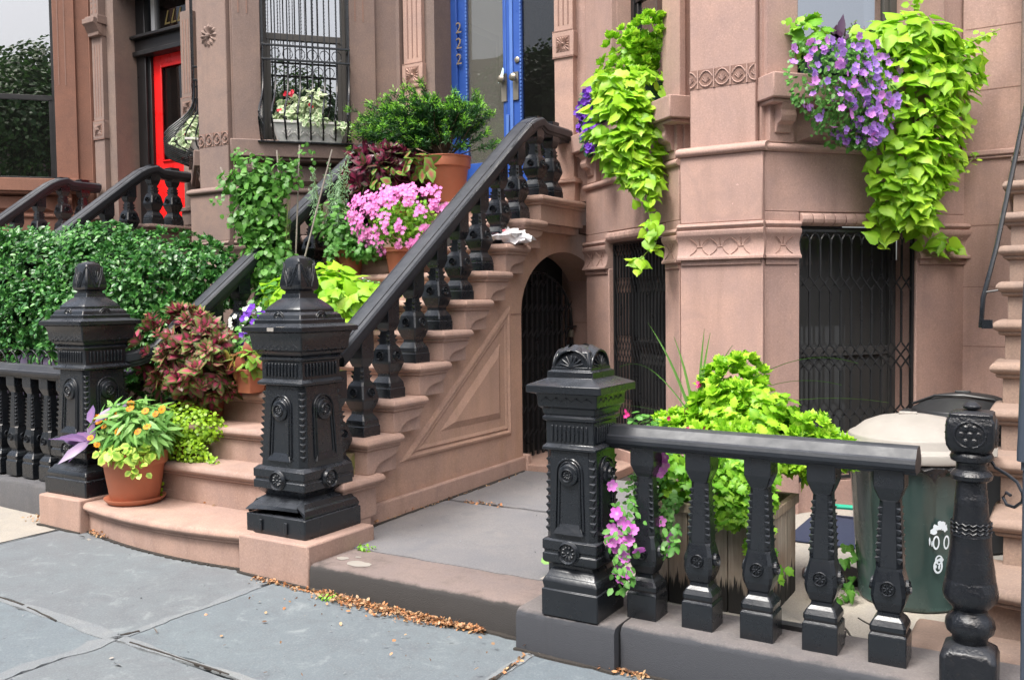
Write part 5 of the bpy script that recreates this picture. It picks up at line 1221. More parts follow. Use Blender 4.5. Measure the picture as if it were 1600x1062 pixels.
# handrail standard of the next stoop, tied to the post by a scrolled bracket
HP = empty('handrail_post', (-.118, 3.42, 0), 'tall blue-black handrail post joined to the round post by a scrolled tie', 'handrail')
m = MB(); m.tube([(0, 0, .0), (0, 0, .98)], .011, 8); m.tube([(0, 0, .97), (0, 0, 1.0)], .016, 8)
m.tube([(0, 0, 1.0), (0, .0, 1.03), (.002, .0, 1.08), (.01, .01, 1.5), (.03, .04, 2.1), (.05, .08, 2.6)], .030, 10); m.build('standard', M['pipe'], HP, smooth=True)
m = MB(); sp = [(-.115, .17, .965), (-.10, .15, .945), (-.06, .09, .935), (-.03, .05, .92), (-.012, .02, .89), (-.012, .02, .86), (-.035, .04, .835), (-.06, .07, .835), (-.072, .09, .855), (-.062, .08, .875), (-.048, .06, .87)]
m.tube(sp, .0055, 6); m.build('scroll_tie', M['iron'], HP, smooth=True)
HR = empty('iron_handrail', (-.37, 5.4, 1.4), 'thin black rod handrail slanting beside the taupe stone steps', 'handrail')
m = MB(); m.tube([(-.025, -.13, -.02), (-.015, -.15, .13), (.035, .0, .40), (.11, .2, .9), (.19, .42, 1.45)], .012, 8); m.box(-.02, .03, -.155, -.125, -.025, .02); m.tube([(-.015, -.14, .16), (.05, -.12, .17)], .006, 6); m.build('rod', M['iron'], HR, smooth=True)
#GRILLES
# ================================================================== window gates and grilles
def scissor(root_label, P, Q, u0, u1, z0, z1, bands, n, d=-.05, arches=False, name='window_gate', flat=False, grp='folding scissor gates', width=.012):
    T, L, t, nn = frameT(P, Q)
    rt = empty(name, T((u0+u1)/2, d, z0), root_label, 'security gate', grp); o3 = T((u0+u1)/2, d, z0)
    T2 = lambda u, dd, z: tuple(Vector(T(u, dd, z))-Vector(o3))
    B = MB(T2); D = MB(T2); W = (u1-u0)/n; hw = width/2
    segs = []; za = z0
    for (a, b) in bands: segs.append((za, a)); za = b
    segs.append((za, z1-(.0 if not arches else .09)))
    for a, b in segs:
        Z = B if (a, b) == segs[-1] else MB(T2)
        for i in range(n+1):
            u = u0+W*i
            if b > a: Z.box(max(u0, u-hw), min(u1, u+hw), d-.006, d+.006, a, b)
        if Z is not B: Z.build('bar_grating', M['gate'], rt)
    for (a, b) in bands:
        k = max(1, round((b-a)/.11)); hh = (b-a)/k; D = MB(T2)
        for i in range(n):
            for j in range(k):
                za, zb = a+hh*j, a+hh*(j+1)
                for s in (0, 1):
                    ua, ub = (u0+W*i, u0+W*(i+1)) if s == 0 else (u0+W*(i+1), u0+W*i)
                    dd = d+(.008 if s else -.008)
                    D.add([(ua, dd, za-.008), (ua, dd, za+.008), (ub, dd, zb+.008), (ub, dd, zb-.008), (ua, dd-.005, za-.008), (ua, dd-.005, za+.008), (ub, dd-.005, zb+.008), (ub, dd-.005, zb-.008)], [(0, 1, 2, 3), (7, 6, 5, 4), (0, 4, 5, 1), (1, 5, 6, 2), (2, 6, 7, 3), (3, 7, 4, 0)])
        D.build('lattice_mesh', M['gate'], rt)
    if arches:
        for i in range(-1, n):
            ua = u0+W*i; pts = []
            for j in range(9):
                t_ = math.pi*j/8; uu = ua+W-W*math.cos(t_); pts.append((min(max(uu, u0), u1), d+.004, z1-.09+.085*math.sin(t_)))
            B.tube(pts, .0055, 4)
    B.build('bar_grating', M['gate'], rt)
    F = MB(T2); F.box(u0-.012, u0+.006, d-.012, d+.012, z0, z1); F.box(u1-.006, u1+.012, d-.012, d+.012, z0, z1); F.box(u0, u1, d-.01, d+.01, z1-.012, z1+.004); F.box(u0, u1, d-.01, d+.01, z0, z0+.02)
    F.build('gate_frame', M['gate'], rt); return rt
scissor('black folding gate with arched top over the basement window, behind the trash can', CP, CQ, .275, 1.165, .33, 1.985, [(.72, .80), (1.05, 1.23), (1.58, 1.68)], 11, d=-.03, arches=True)
scissor('black folding gate over the basement window beside the arched areaway gate', AP, AQ, .455, 1.355, .33, 2.0, [(.60, .74), (1.04, 1.25), (1.60, 1.72), (1.90, 1.97)], 17, d=-.05, width=.022)
# arched gate under the stoop
AG = empty('areaway_gate', (-3.98, 6.88, .2), 'black arched folding gate in the opening under the stoop', 'security gate')
B = MB(); ROWS = {}; n = 14; ya, yb = -.62, .64
for i in range(n+1):
    y = ya+(yb-ya)*i/n; q = (y)/.68; zt = 1.12+.46*math.sqrt(max(0, 1-q*q))
    B.box(-.006, .006, y-.016, y+.016, 0, zt)
    if i < n:
        W = (yb-ya)/n; z = .16
        while z < zt-.12:
            D = ROWS.setdefault(round(z, 3), MB()); D.add([(.012, y, z), (.012, y, z+.018), (.012, y+W, z+.10), (.012, y+W, z+.075), (.006, y, z), (.006, y, z+.018), (.006, y+W, z+.10), (.006, y+W, z+.075)], [(0, 1, 2, 3), (7, 6, 5, 4), (0, 4, 5, 1), (1, 5, 6, 2), (2, 6, 7, 3), (3, 7, 4, 0)]); z += .215
pts = [(0, ya, .0), (0, ya, 1.1)]+[(0, -.66*math.cos(t), 1.13+.46*math.sin(t)) for t in [math.pi*i/12 for i in range(13)]]+[(0, yb+.02, 1.1), (0, yb+.02, 0)]
F = MB(); F.tube(pts, .012, 6)
for i in range(9): t = math.pi*(i+1)/10; F.tube([(0, -.66*math.cos(t), 1.13+.46*math.sin(t)), (0, -.71*math.cos(t), 1.13+.52*math.sin(t))], .004, 4, .2)
BK = MB(); BK.box(-.14, -.13, -.75, .72, -.1, 1.9); BK.build('dark_passage_sheet', M['dark'], AG); B.build('bars', M['gate'], AG); [q.build('lattice_mesh', M['gate'], AG) for q in ROWS.values()]; F.build('gate_frame', M['gate'], AG, smooth=True)  # near-black sheet added behind the bars, standing in for passage shade
m = MB(); m.box(-.02, .03, .61, .65, 1.0, 1.07); m.build('padlock', M['brass'], AG, bevel=.005); m = MB(); m.box(0, .02, .52, .72, 1.09, 1.105); m.build('latch_bolt', M['gate'], AG)
# bellied iron grille of the grey-brown bay
def belly_grille(P, Q, u0, u1, label, nb=7, dz=0):
    T, L, t, nn = frameT(P, Q); zb, zt = 3.03+dz, 3.78+dz; c0 = Vector(T((u0+u1)/2, .1, zb)); T2 = lambda u, d, z: tuple(Vector(T(u, d, z))-c0)
    rt = empty('window_grille', tuple(c0), label, 'window grille', 'bellied window grilles')
    def dprof(s): return .10+.30*math.exp(-((s-.24)/.27)**2)-.16*max(0, .12-s)/.12
    def ush(s): return -.055*math.exp(-((s-.24)/.27)**2)
    m = MB(T2)
    for i in range(nb+1):
        u = u0+(u1-u0)*i/nb; m.tube([(u+ush(s), dprof(s), zb+(zt-zb)*s) for s in [j/14 for j in range(15)]], .0095, 6)
    for u in (u0, u1):
        for f in (.25, .5, .75): m.tube([(u+ush(s)*f, max(-.02, dprof(s)*f), zb+(zt-zb)*s) for s in [j/14 for j in range(15)]], .008, 6)
    m.build('belly_bars', M['iron'], rt, smooth=True)
    m = MB(T2)
    for z in (zt+.0, zt+.13): m.box(u0-.012, u1+.012, .095, .115, z-.009, z+.009); m.box(u0-.012, u0+.008, -.04, .1, z-.009, z+.009); m.box(u1-.008, u1+.012, -.04, .1, z-.009, z+.009)
    m.build('frame_rail', M['iron'], rt, bevel=.002)
    m = MB(T2); m.box(u0-.06, u1+.03, .06, .16, zb-.012, zb+.002); m.box(u0-.01, u1+.01, -.04, .06, zb-.012, zb)
    m.build('base_bar', M['iron'], rt, bevel=.002)
    m = MB(T2); W = (u1-u0)/nb
    for i in range(nb-1):
        uc = u0+W*(i+1); pts = []
        for sg in (-1, 1):
            q = [(uc+sg*W*.5*math.sin(t_)*.8-0, .105, zt+.075-.05*math.cos(t_)) for t_ in [math.pi*j/8*1.35 for j in range(9)]]
            m.tube([(a, b, zt+.13-(c-zt)+.0) for a, b, c in q], .004, 4)
    m.build('scrollwork', M['iron'], rt)
    m = MB(T2)
    for i in range(nb+1):
        u = u0+(u1-u0)*i/nb; m.box(u-.006, u+.006, .099, .111, zt, 5.6+dz)
    m.build('straight_bars', M['iron'], rt)
    m = MB(T2); W = (u1-u0)/nb
    for i in range(nb):
        u = u0+W*(i+.5); m.box(u-.0035, u+.0035, .02, .027, zt+.16, 5.6+dz)
        for j in range(60): m.add([(u-.009, .0235, zt+.17+j*.034), (u+.009, .0235, zt+.18+j*.034), (u+.006, .016, zt+.187+j*.034), (u-.006, .016, zt+.177+j*.034)], [(0, 1, 2, 3)])
    m.build('twisted_bars', M['gate'], rt)
    m = MB(T2); m.box(u0-.03, u0+.01, -.10, -.02, zb, 5.6+dz); m.box(u1-.005, u1+.02, -.1, -.02, zb, 5.6+dz); m.build('guide_channel', M['gate'], rt)
    return rt
belly_grille((CP[0]+S1, CP[1]), (CQ[0]+S1, CQ[1]), .28, 1.06, 'black bellied window grille caging the white planter of red geraniums', dz=-.0)
belly_grille((AP[0]+S1, AP[1]), (AQ[0]+S1, AQ[1]), .50, 1.38, 'black bellied window grille seen edge on beside the red door', dz=.0)
#POTS
# ================================================================== pots, bins, planters
def pot(rt, r, h, mat, rim=.18, saucer=True, rimw=.08, lid=True):
    m = MB(); rb = r*.70
    m.lathe([(rb, 0), (rb*1.02, .005), (r*.90, h*(1-rim)), (r*.905, h*(1-rim)+.001), (r*.985, h*(1-rim)+.004), (r, h*(1-rim)+.012), (r*1.0, h-.012), (r*1.03, h-.008), (r*1.03, h), (r*.97, h), (r*.93, h-.03), (r*.6, h-.035)], 0, 0, 40)
    m.build('pot', mat, rt, smooth=True)
    m = MB(); m.lathe([(r*.92, h-.035), (r*.5, h-.02), (.01, h-.015)], 0, 0, 20); m.build('soil', M['soil'], rt, smooth=True)
    if saucer:
        m = MB(); m.lathe([(rb*.98, -.002), (rb*1.1, .0), (rb*1.24, .018), (rb*1.30, .03), (rb*1.30, .038), (rb*1.2, .034), (rb*1.05, .012)], 0, 0, 40); m.build('saucer', mat, rt, smooth=True)
# orange zinnia pot on the first step
ZP = empty('potted_plant', (-5.305, 3.80, .243), 'terracotta pot on a saucer on the bottom step, with orange zinnias and purple leaves', 'potted plant', 'potted plants on the stoop')
pot(ZP, .213, .345, M['terra'], .26)
leafmesh('foliage', [bush('lance', (.02, .02, .50), (.29, .22, .17), 620, .115, inner=.2, up=.7, droop=-.1), bush('blade', (.10, 0, .46), (.22, .2, .12), 160, .09, inner=.2)], G['zinleaf'], ZP)
leafmesh('yellow_green_leaves', [bush('wide', (.08, -.10, .36), (.24, .16, .07), 190, .065, inner=.3, droop=.5), strand([(.2, -.12, .36), (.26, -.14, .28), (.24, -.15, .24)], 'wide', 14, .05)], G['yelvar'], ZP)
fl = [(-.16, -.16, .57), (-.08, -.13, .56), (-.05, -.18, .52), (.0, -.14, .60), (.05, -.05, .66), (.20, -.05, .62), (.26, -.02, .60), (.28, -.10, .53), (.24, -.14, .50), (.12, -.2, .50), (-.17, -.2, .44), (-.10, -.20, .40), (.14, -.12, .64), (-.22, -.1, .53), (.30, .0, .63)]
P = np.array(fl); leafmesh('zinnia_blossoms', [('zinnia', P, FR*.9+UP*.6+rng.normal(size=P.shape)*.2, UP+rng.normal(size=P.shape)*.3, rng.uniform(.045, .062, len(P))*.98)], G['orangefl'], ZP)
stems('stem', (0, 0, .33), rtips((.02, 0, .52), (.2, .16, .1), 26), .003, M['stem'], ZP)
ang = [(-.9, -.3, .15, .26), (-.8, -.5, -.05, .25), (-.6, -.6, -.35, .24), (-.35, -.5, -.6, .24), (-.9, -.2, .40, .2), (-.3, -.2, .85, .22), (-.7, -.1, .55, .24), (-.75, -.55, .1, .28), (-.05, -.3, .9, .2)]
P = np.array([(-.25, -.15, .40)]*7+[(-.10, -.21, .52)]*2)+rng.normal(size=(9, 3))*.012; D = np.array([a[:3] for a in ang]); D[-3:] = [(-.5, -.3, .75), (.35, -.2, .7), (-.35, -.1, .8)]
leafmesh('purple_leaves', [('blade', P, UP*.6+FR+rng.normal(size=P.shape)*.35, D, np.array([a[3] for a in ang]))], G['tradescantia'], ZP)
# creeping jenny and burgundy coleus pots
JP = empty('potted_plant', (-5.23, 4.18, .49), 'mound of tiny yellow-green creeping leaves spilling over the second and third steps', 'potted plant', 'potted plants on the stoop')
pot(JP, .12, .18, M['terra2'], saucer=False)
leafmesh('foliage', [bush('round', (.02, -.03, .22), (.27, .16, .14), 1500, .028, inner=.5, lump=.4, droop=.5), bush('round', (.10, -.12, .06), (.20, .08, .12), 700, .026, inner=.5), strand([(.2, -.1, .12), (.32, -.10, .035), (.42, -.12, .02)], 'round', 60, .026, .018), strand([(-.1, -.1, .1), (-.05, -.22, -.05), (0, -.26, -.2)], 'round', 80, .026, .02)], G['jenny'], JP)
CPt = empty('potted_plant', (-5.32, 4.42, .715), 'big coleus with pink-centred burgundy leaves beside the left handrail', 'potted plant', 'potted plants on the stoop')
pot(CPt, .15, .22, M['terra2'], saucer=False)
leafmesh('foliage', [whorls('pointed', (.0, -.10, .50), (.44, .26, .31), 130, 5, .10, inner=.75, up=.55, fr=.35, open_=1.05), bush('pointed', (.0, -.06, .44), (.34, .22, .28), 260, .10, inner=.6, up=.4, droop=.4, jit=.6), whorls('pointed', (.16, -.12, .32), (.24, .2, .16), 30, 5, .095, inner=.6), whorls('pointed', (-.10, -.05, .74), (.10, .10, .12), 12, 5, .075, inner=.2, up=1.)], G['coleus'], CPt)
stems('stem', (0, 0, .2), rtips((0, -.08, .5), (.28, .2, .24), 24), .006, M['stem'], CPt)
# purple and white petunias, and the small red-green coleus pot
VP = empty('potted_plant', (-4.95, 4.62, .93), 'pot of violet and white petunias right of the burgundy coleus', 'potted plant', 'potted plants on the stoop')
pot(VP, .12, .2, M['terra2'], saucer=False)
leafmesh('foliage', [bush('oval', (0, -.05, .34), (.22, .18, .22), 420, .05, inner=.3)], G['herb'], VP)
P, d = blob((.06, -.12, .34), (.12, .1, .24), 38, .7); leafmesh('violet_blossoms', [('flower', P, d*.4+FR, UP+rng.normal(size=P.shape)*.3, rng.uniform(.045, .062, len(P)))], G['purpfl'], VP)
P, d = blob((-.06, -.08, .46), (.18, .12, .13), 30, .7); leafmesh('white_blossoms', [('flower', P, d*.4+FR, UP+rng.normal(size=P.shape)*.3, rng.uniform(.032, .042, len(P)))], G['whitefl'], VP)
RC = empty('potted_plant', (-4.86, 4.42, .932), 'small square terracotta pot of red and green leaves just left of the torn newel', 'potted plant', 'potted plants on the stoop')
m = MB(); m.lathe([(.062, 0, .05), (.078, .13, .05), (.084, .132, .05), (.084, .165, .05), (.07, .165, .05), (.06, .15, .05)], 0, 0, sq=.05); m.build('pot', M['terra'], RC, bevel=.004)
leafmesh('foliage', [bush('pointed', (0, -.02, .22), (.15, .12, .10), 120, .085, inner=.3)], leafmat('green_red_leaf', [(.16, .42, .04), (.24, .5, .06), (.30, .10, .05)], (.45, .10, .08), .4, trans=.3), RC)
# lime sweet potato vine in a small pot
LP = empty('potted_plant', (-4.60, 4.96, 1.14), 'lime green sweet potato vine mounded behind the torn newel post', 'potted plant', 'potted plants on the stoop')
pot(LP, .15, .32, M['terra2'], saucer=False)
leafmesh('foliage', [bush('heart', (-.06, -.05, .46), (.44, .26, .20), 440, .095, inner=.5, up=.7, droop=.4, jit=.5), bush('lobed', (.14, .0, .44), (.34, .22, .15), 220, .10, inner=.5, up=.7, droop=.4, jit=.5), curtain('heart', [(.06, -.2, .46), (.10, -.26, .28), (.14, -.28, .06)], [.30, .24, .14], 190, .09, jit=.5), strand([(.3, .0, .44), (.46, .02, .47), (.58, .03, .46)], 'heart', 26, .075), strand([(-.3, -.1, .45), (-.48, -.14, .48)], 'heart', 14, .09), bush('heart', (-.44, -.08, .44), (.15, .12, .14), 60, .085, inner=.4, jit=.5)], G['lime'], LP)
SPt = empty('potted_plant', (-4.98, 4.80, 1.14), 'small terracotta pot with white petunias beside the lime sweet potato vine', 'potted plant', 'potted plants on the stoop')
pot(SPt, .10, .34, M['terra'], .15, saucer=False)
P, d = blob((.08, -.06, .42), (.12, .06, .05), 7, .7); leafmesh('white_blossoms', [('flower', P, d*.3+FR, UP+rng.normal(size=P.shape)*.3, rng.uniform(.04, .055, len(P)))], G['whitefl'], SPt)
leafmesh('foliage', [bush('wide', (.0, 0, .42), (.18, .14, .12), 160, .055, inner=.3)], G['bean'], SPt)
# climber on stakes
BV = empty('climbing_plant', (-5.20, 5.12, 1.35), 'leafy green climber on a fan of thin grey stakes below the white planter', 'climbing plant')
pot(BV, .15, .24, M['terra2'], saucer=False)
sk = MB()
for a, b in (((-.02, 0, .05), (-.72, .0, 1.31)), ((-.04, 0, .05), (-.50, .12, 1.42)), ((.0, .03, .05), (-.23, .15, 1.42)), ((.06, 0, .05), (.05, .12, 1.43)), ((.12, 0, .35), (.36, .15, 1.37))): sk.tube([a, b], .0065, 6)
sk.build('stake', M['stake'], BV)
leafmesh('foliage', [bush('wide', (-.34, -.02, 1.18), (.26, .14, .16), 380, .058, inner=.1, lump=.4, droop=.6, jit=.7), bush('wide', (-.26, -.03, .90), (.30, .16, .30), 900, .058, inner=.2, lump=.3, droop=.6, jit=.7), bush('wide', (-.18, -.04, .55), (.26, .15, .30), 760, .056, inner=.2, lump=.3, droop=.6, jit=.7), bush('wide', (-.08, -.05, .20), (.22, .14, .22), 420, .055, inner=.2, droop=.5, jit=.7), bush('wide', (.02, .0, 1.18), (.12, .1, .16), 130, .05, inner=.1, jit=.7),
    strand([(-.5, 0, 1.2), (-.68, 0, 1.15), (-.78, 0, 1.05), (-.70, 0, .95)], 'wide', 26, .04, .03), strand([(-.2, 0, 1.3), (-.45, 0, 1.42), (-.55, 0, 1.38)], 'wide', 18, .035, .02), strand([(.1, 0, 1.25), (.25, 0, 1.40), (.32, 0, 1.28), (.28, 0, 1.15)], 'wide', 20, .035, .02)], G['bean'], BV)
stems('vine_stem', (-.02, 0, .2), rtips((-.2, 0, 1.0), (.3, .1, .45), 20), .004, M['stem'], BV)
# pots further up the stoop
def hp(x, y, z, label): return empty('potted_plant', (x, y, z), label, 'potted plant', 'potted plants on the stoop')
RM = hp(-5.18, 5.68, 1.768, 'pot of upright grey-green rosemary sprigs left of the pink flowers'); pot(RM, .10, .30, M['terra2'], saucer=False)
tips = [(-.20+.36*i/13+rng.normal()*.03, -.05+rng.normal()*.05, .66+.36*rng.random()) for i in range(14)]
leafmesh('foliage', [strand([(0, 0, .3), ((tx*.8), ty, tz*.65), (tx, ty, tz)], 'needle', 110, .034, .010) for tx, ty, tz in tips], G['rosemary'], RM); stems('stem', (0, 0, .2), tips, .004, M['stem'], RM)
HB = hp(-4.95, 5.58, 1.768, 'two dark terracotta pots of frilly green herbs below the rosemary')
pot(HB, .11, .20, M['terra2'], saucer=False)
leafmesh('foliage', [bush('jag', (-.08, -.04, .34), (.26, .16, .20), 520, .05, inner=.3, lump=.4), bush('jag', (.20, -.06, .22), (.24, .12, .12), 420, .040, inner=.3, droop=.6), curtain('jag', [(-.02, -.14, .28), (-.01, -.17, .1), (0, -.18, -.02)], [.06, .05, .03], 80, .04)], G['herb'], HB)
DH = hp(-4.66, 5.22, 1.35, 'low mat of small dark green leaves dotted with tiny pale flowers below the pink blooms'); pot(DH, .13, .16, M['terra2'], saucer=False)
leafmesh('foliage', [bush('oval', (-.30, .0, .30), (.26, .14, .12), 560, .038, inner=.3)], G['dkherb'], DH); leafmesh('small_foliage', [bush('round', (.08, -.04, .22), (.34, .16, .16), 1300, .026, inner=.4, lump=.4)], G['herb'], DH)
P, d = blob((.1, -.08, .24), (.3, .14, .14), 60, .9); leafmesh('tiny_blossoms', [('pom', P, d+FR, UP+rng.normal(size=P.shape)*.3, .012)], leafmat('pale_violet_petal', [(.62, .58, .75)], None, .1), DH)
PK = hp(-4.46, 5.62, 1.768, 'mass of bright pink verbena blooms beside the handrail'); pot(PK, .14, .20, M['terra2'], saucer=False)
leafmesh('foliage', [bush('oval', (-.02, .04, .41), (.33, .14, .19), 1000, .040, inner=.2, lump=.06, jit=.7)], G['parsley'], PK)
P = []; 
cl, dcl = blob((-.02, -.04, .43), (.40, .23, .25), 250, .84, .22)
for c, q in zip(cl, dcl):
    if q[1] > .35 or rng.random() < .2: continue
    k = rng.integers(5, 10); P += [c+rng.normal(size=3)*.018 for _ in range(k)]
P = np.array(P); leafmesh('pink_blossoms', [('pom', P, (P-np.array([0, .1, .3]))*1.2+FR*.7, UP+rng.normal(size=P.shape)*.5, rng.uniform(.028, .036, len(P)))], G['pinkfl'], PK)
DC = hp(-4.98, 6.20, 2.188, 'dark purple coleus with magenta leaf centres under the yew'); pot(DC, .15, .26, M['terra2'], saucer=False)
leafmesh('foliage', [whorls('pointed', (-.10, -.08, .44), (.38, .24, .24), 95, 5, .115, inner=.75, up=.6, fr=.35, open_=1.05), bush('pointed', (-.10, -.05, .42), (.34, .2, .22), 190, .11, inner=.6, up=.4, droop=.3, jit=.6)], G['coleusD'], DC); stems('stem', (0, 0, .2), rtips((0, 0, .5), (.3, .2, .25), 16), .006, M['stem'], DC)
leafmesh('green_leaves', [bush('pointed', (.40, -.18, .50), (.16, .08, .10), 26, .11, inner=.5), bush('pointed', (.10, -.26, .40), (.2, .05, .1), 26, .09, inner=.5)], leafmat('green_coleus_leaf', [(.10, .24, .03), (.16, .32, .05)], (.35, .03, .08), .8, trans=.2, midlo=.4), DC)
YW = hp(-4.66, 6.50, 2.397, 'large new terracotta pot holding a spreading dark green yew at the top of the stoop'); pot(YW, .222, .40, M['terra'], .24, saucer=False)
tips = []
for i in range(74):
    a = rng.random()*2*math.pi; el = rng.uniform(.02, 1.1); rr = rng.uniform(.6, 1.0)
    tips.append((-.20+.84*rr*math.cos(a)*math.cos(el)*.95, .30*rr*math.sin(a), .56+.50*rr*math.sin(el)+.05*rng.normal()))
YS = []; YT = []
for t in tips:
    YS.append(stems)
yb = []; yt = []
for t in tips:
    tv = np.array(t); b = np.array([0, 0, .42]); 
    for j in range(5):
        e = tv+rng.normal(size=3)*np.array([.075, .06, .06]); s0 = b+(e-b)*.55
        n_ = 90; u = rng.random(n_)[:, None]**.7; Pn = s0+(e-s0)*u+rng.normal(size=(n_, 3))*.012
        Dn = unit((e-s0)[None]*.9+rng.normal(size=(n_, 3))*.35*np.linalg.norm(e-s0)*2); Nn = unit(rng.normal(size=(n_, 3))+UP)
        yb.append(('needle', Pn, Nn, Dn, rng.uniform(.030, .044, n_)))
        n2 = 22; Pn = e+rng.normal(size=(n2, 3))*.016; yt.append(('needle', Pn, unit(rng.normal(size=(n2, 3))+UP), unit((e-s0)[None]+rng.normal(size=(n2, 3))*.12), rng.uniform(.026, .040, n2)))
leafmesh('foliage', yb, G['yew'], YW); leafmesh('fresh_tips', yt, G['yewtip'], YW)
stems('branch', (0, 0, .38), tips, .007, M['bark'], YW)
# bag on the step
BG = MB(); n = 26; mm = 18; v = []
for i in range(mm+1):
    for j in range(n):
        a = 2*math.pi*j/n; p = math.pi*i/mm; w1 = 1+.16*math.sin(3*a+p*4)+.10*rng.normal()*.6
        v.append((.21*math.cos(a)*math.sin(p)*w1, .13*math.sin(a)*math.sin(p)*w1, .055+.06*math.cos(p)*(1+.25*math.sin(5*a))+.008*rng.normal()))
BG.add(v, [(i*n+j, i*n+(j+1) % n, (i+1)*n+(j+1) % n, (i+1)*n+j) for i in range(mm) for j in range(n)])
BGo = empty('plastic_bag', (-3.74, 5.99, T_[9]), 'crumpled white plastic bag with pink print lying on a step behind the balusters', 'plastic bag')
BG.build('bag', M['wbag'], BGo, smooth=True)
m = MB()
for x, y, z, a in ((-.02, -.10, .095, .3), (.03, -.085, .108, -.2), (-.09, -.09, .085, .1)): m.add([(x-.03, y-.004, z-.012), (x+.03, y-.004, z-.008+a*.01), (x+.028, y+.012, z+.008), (x-.03, y+.012, z+.004)], [(0, 1, 2, 3)])
m.build('print', M['pinkprint'], BGo)
#HEDGE
HG = empty('holly_hedge', (-7.3, 4.9, .33), 'dense glossy dark green hedge behind the dull black fence', 'hedge')
hs_ = []
for c, r, n in (((-.75, 0, 1.36), (.95, .55, .60), 7600), ((.05, .05, 1.46), (.6, .45, .5), 3600), ((.75, .0, 1.30), (.62, .5, .52), 4600), ((-.1, -.2, .95), (1.4, .45, .5), 6500), ((1.35, .10, 1.42), (.36, .3, .26), 1500), ((-1.7, .1, 1.4), (.9, .5, .62), 4200), ((.9, .0, .9), (.6, .4, .4), 2600)):
    hs_.append(whorls('holly', c, r, n//8, 6, .056, inner=.74, lump=.34, up=.45, fr=.3, open_=1.0)); hs_.append(bush('holly', c, tuple(q*.93 for q in r), n//3, .045, inner=.8, lump=.3))
leafmesh('foliage', hs_, G['holly'], HG)
sp = []
for i in range(170):
    a = rng.uniform(-1.9, 1.5); b = np.array([a, rng.uniform(-.25, .1), 1.72 if a < .3 else 1.62-.14*(a-.3)]); e = b+np.array([rng.normal()*.05, rng.normal()*.05, rng.uniform(.08, .24)]); sp.append(strand([b, e], 'oval', 14, .042, .012))
leafmesh('shoots', sp, G['holly'], HG)
stems('trunk', (0, 0, 0), rtips((0, 0, 1.0), (1.2, .3, .5), 30), .014, M['bark'], HG)
# ------------------------------------------------------------------ window boxes
TC, LC, tC, nC = frameT(CP, CQ); TA, LA, tA, nA = frameT(AP, AQ)
def wbox(T, u0, u1, z, d0, d1, name, label, mat, h=.17, grp='window boxes'):
    c = Vector(T((u0+u1)/2, (d0+d1)/2, z)); rt = empty(name, tuple(c), label, 'window box', grp)
    m = MB(lambda u, d, zz: tuple(Vector(T(u, d, zz))-c)); m.box(u0, u1, d0, d1, z, z+h, -.015); m.box(u0-.02, u1+.02, d0-.02, d1+.02, z+h-.03, z+h); m.build('box', mat, rt, bevel=.006)
    return rt, c
faceC = np.array([nC[0], nC[1], .1]); faceA = np.array([nA[0], nA[1], .1])
WC, c = wbox(TC, .28, 1.16, 2.96, -.02, .17, 'window_box', 'window box above the trash can, dripping lilac petunias and a thick lime green vine', M['greenbox'])
L_ = lambda T, c, u, d, z: np.array(T(u, d, z))-np.array(c)
pth = [L_(TC, c, 1.00, .12, 3.26), L_(TC, c, 1.07, .18, 3.0), L_(TC, c, 1.03, .18, 2.68), L_(TC, c, 1.00, .15, 2.42), L_(TC, c, .96, .12, 2.2), L_(TC, c, 1.0, .09, 2.02)]
leafmesh('lime_vine', [curtain('heart', pth, [.38, .36, .34, .31, .22, .11], 820, .092, thick=.20, face=faceC, fr=.8, up=.75, jit=.5), bush('heart', L_(TC, c, .92, .12, 3.22), (.36, .2, .14), 150, .105, up=.9),
    bush('heart', L_(TC, c, 1.36, .16, 3.10), (.14, .1, .16), 34, .09), strand([L_(TC, c, 1.02, .1, 2.2), L_(TC, c, 1.06, .08, 2.05), L_(TC, c, 1.12, .07, 1.97), L_(TC, c, 1.3, .07, 1.93), L_(TC, c, 1.42, .07, 1.86)], 'heart', 34, .095, .03), strand([L_(TC, c, .8, .13, 2.3), L_(TC, c, .78, .1, 2.05), L_(TC, c, .90, .08, 1.90)], 'heart', 20, .10, .04),
    strand([L_(TC, c, 1.3, .15, 3.2), L_(TC, c, 1.45, .2, 3.22), L_(TC, c, 1.62, .25, 3.30)], 'wide', 26, .05, .025), strand([L_(TC, c, 1.0, .1, 3.3), L_(TC, c, 1.08, .1, 3.45), L_(TC, c, 1.05, .12, 3.52)], 'wide', 16, .05, .02), strand([L_(TC, c, 1.25, .12, 2.7), L_(TC, c, 1.4, .14, 2.62), L_(TC, c, 1.5, .14, 2.68)], 'wide', 22, .045, .025), strand([L_(TC, c, 1.2, .12, 2.35), L_(TC, c, 1.35, .12, 2.28), L_(TC, c, 1.42, .12, 2.36)], 'wide', 18, .042, .02), strand([L_(TC, c, 1.3, .12, 2.45), L_(TC, c, 1.45, .12, 2.40), L_(TC, c, 1.56, .14, 2.50)], 'wide', 18, .045, .02)], G['lime'], WC)
m = MB()
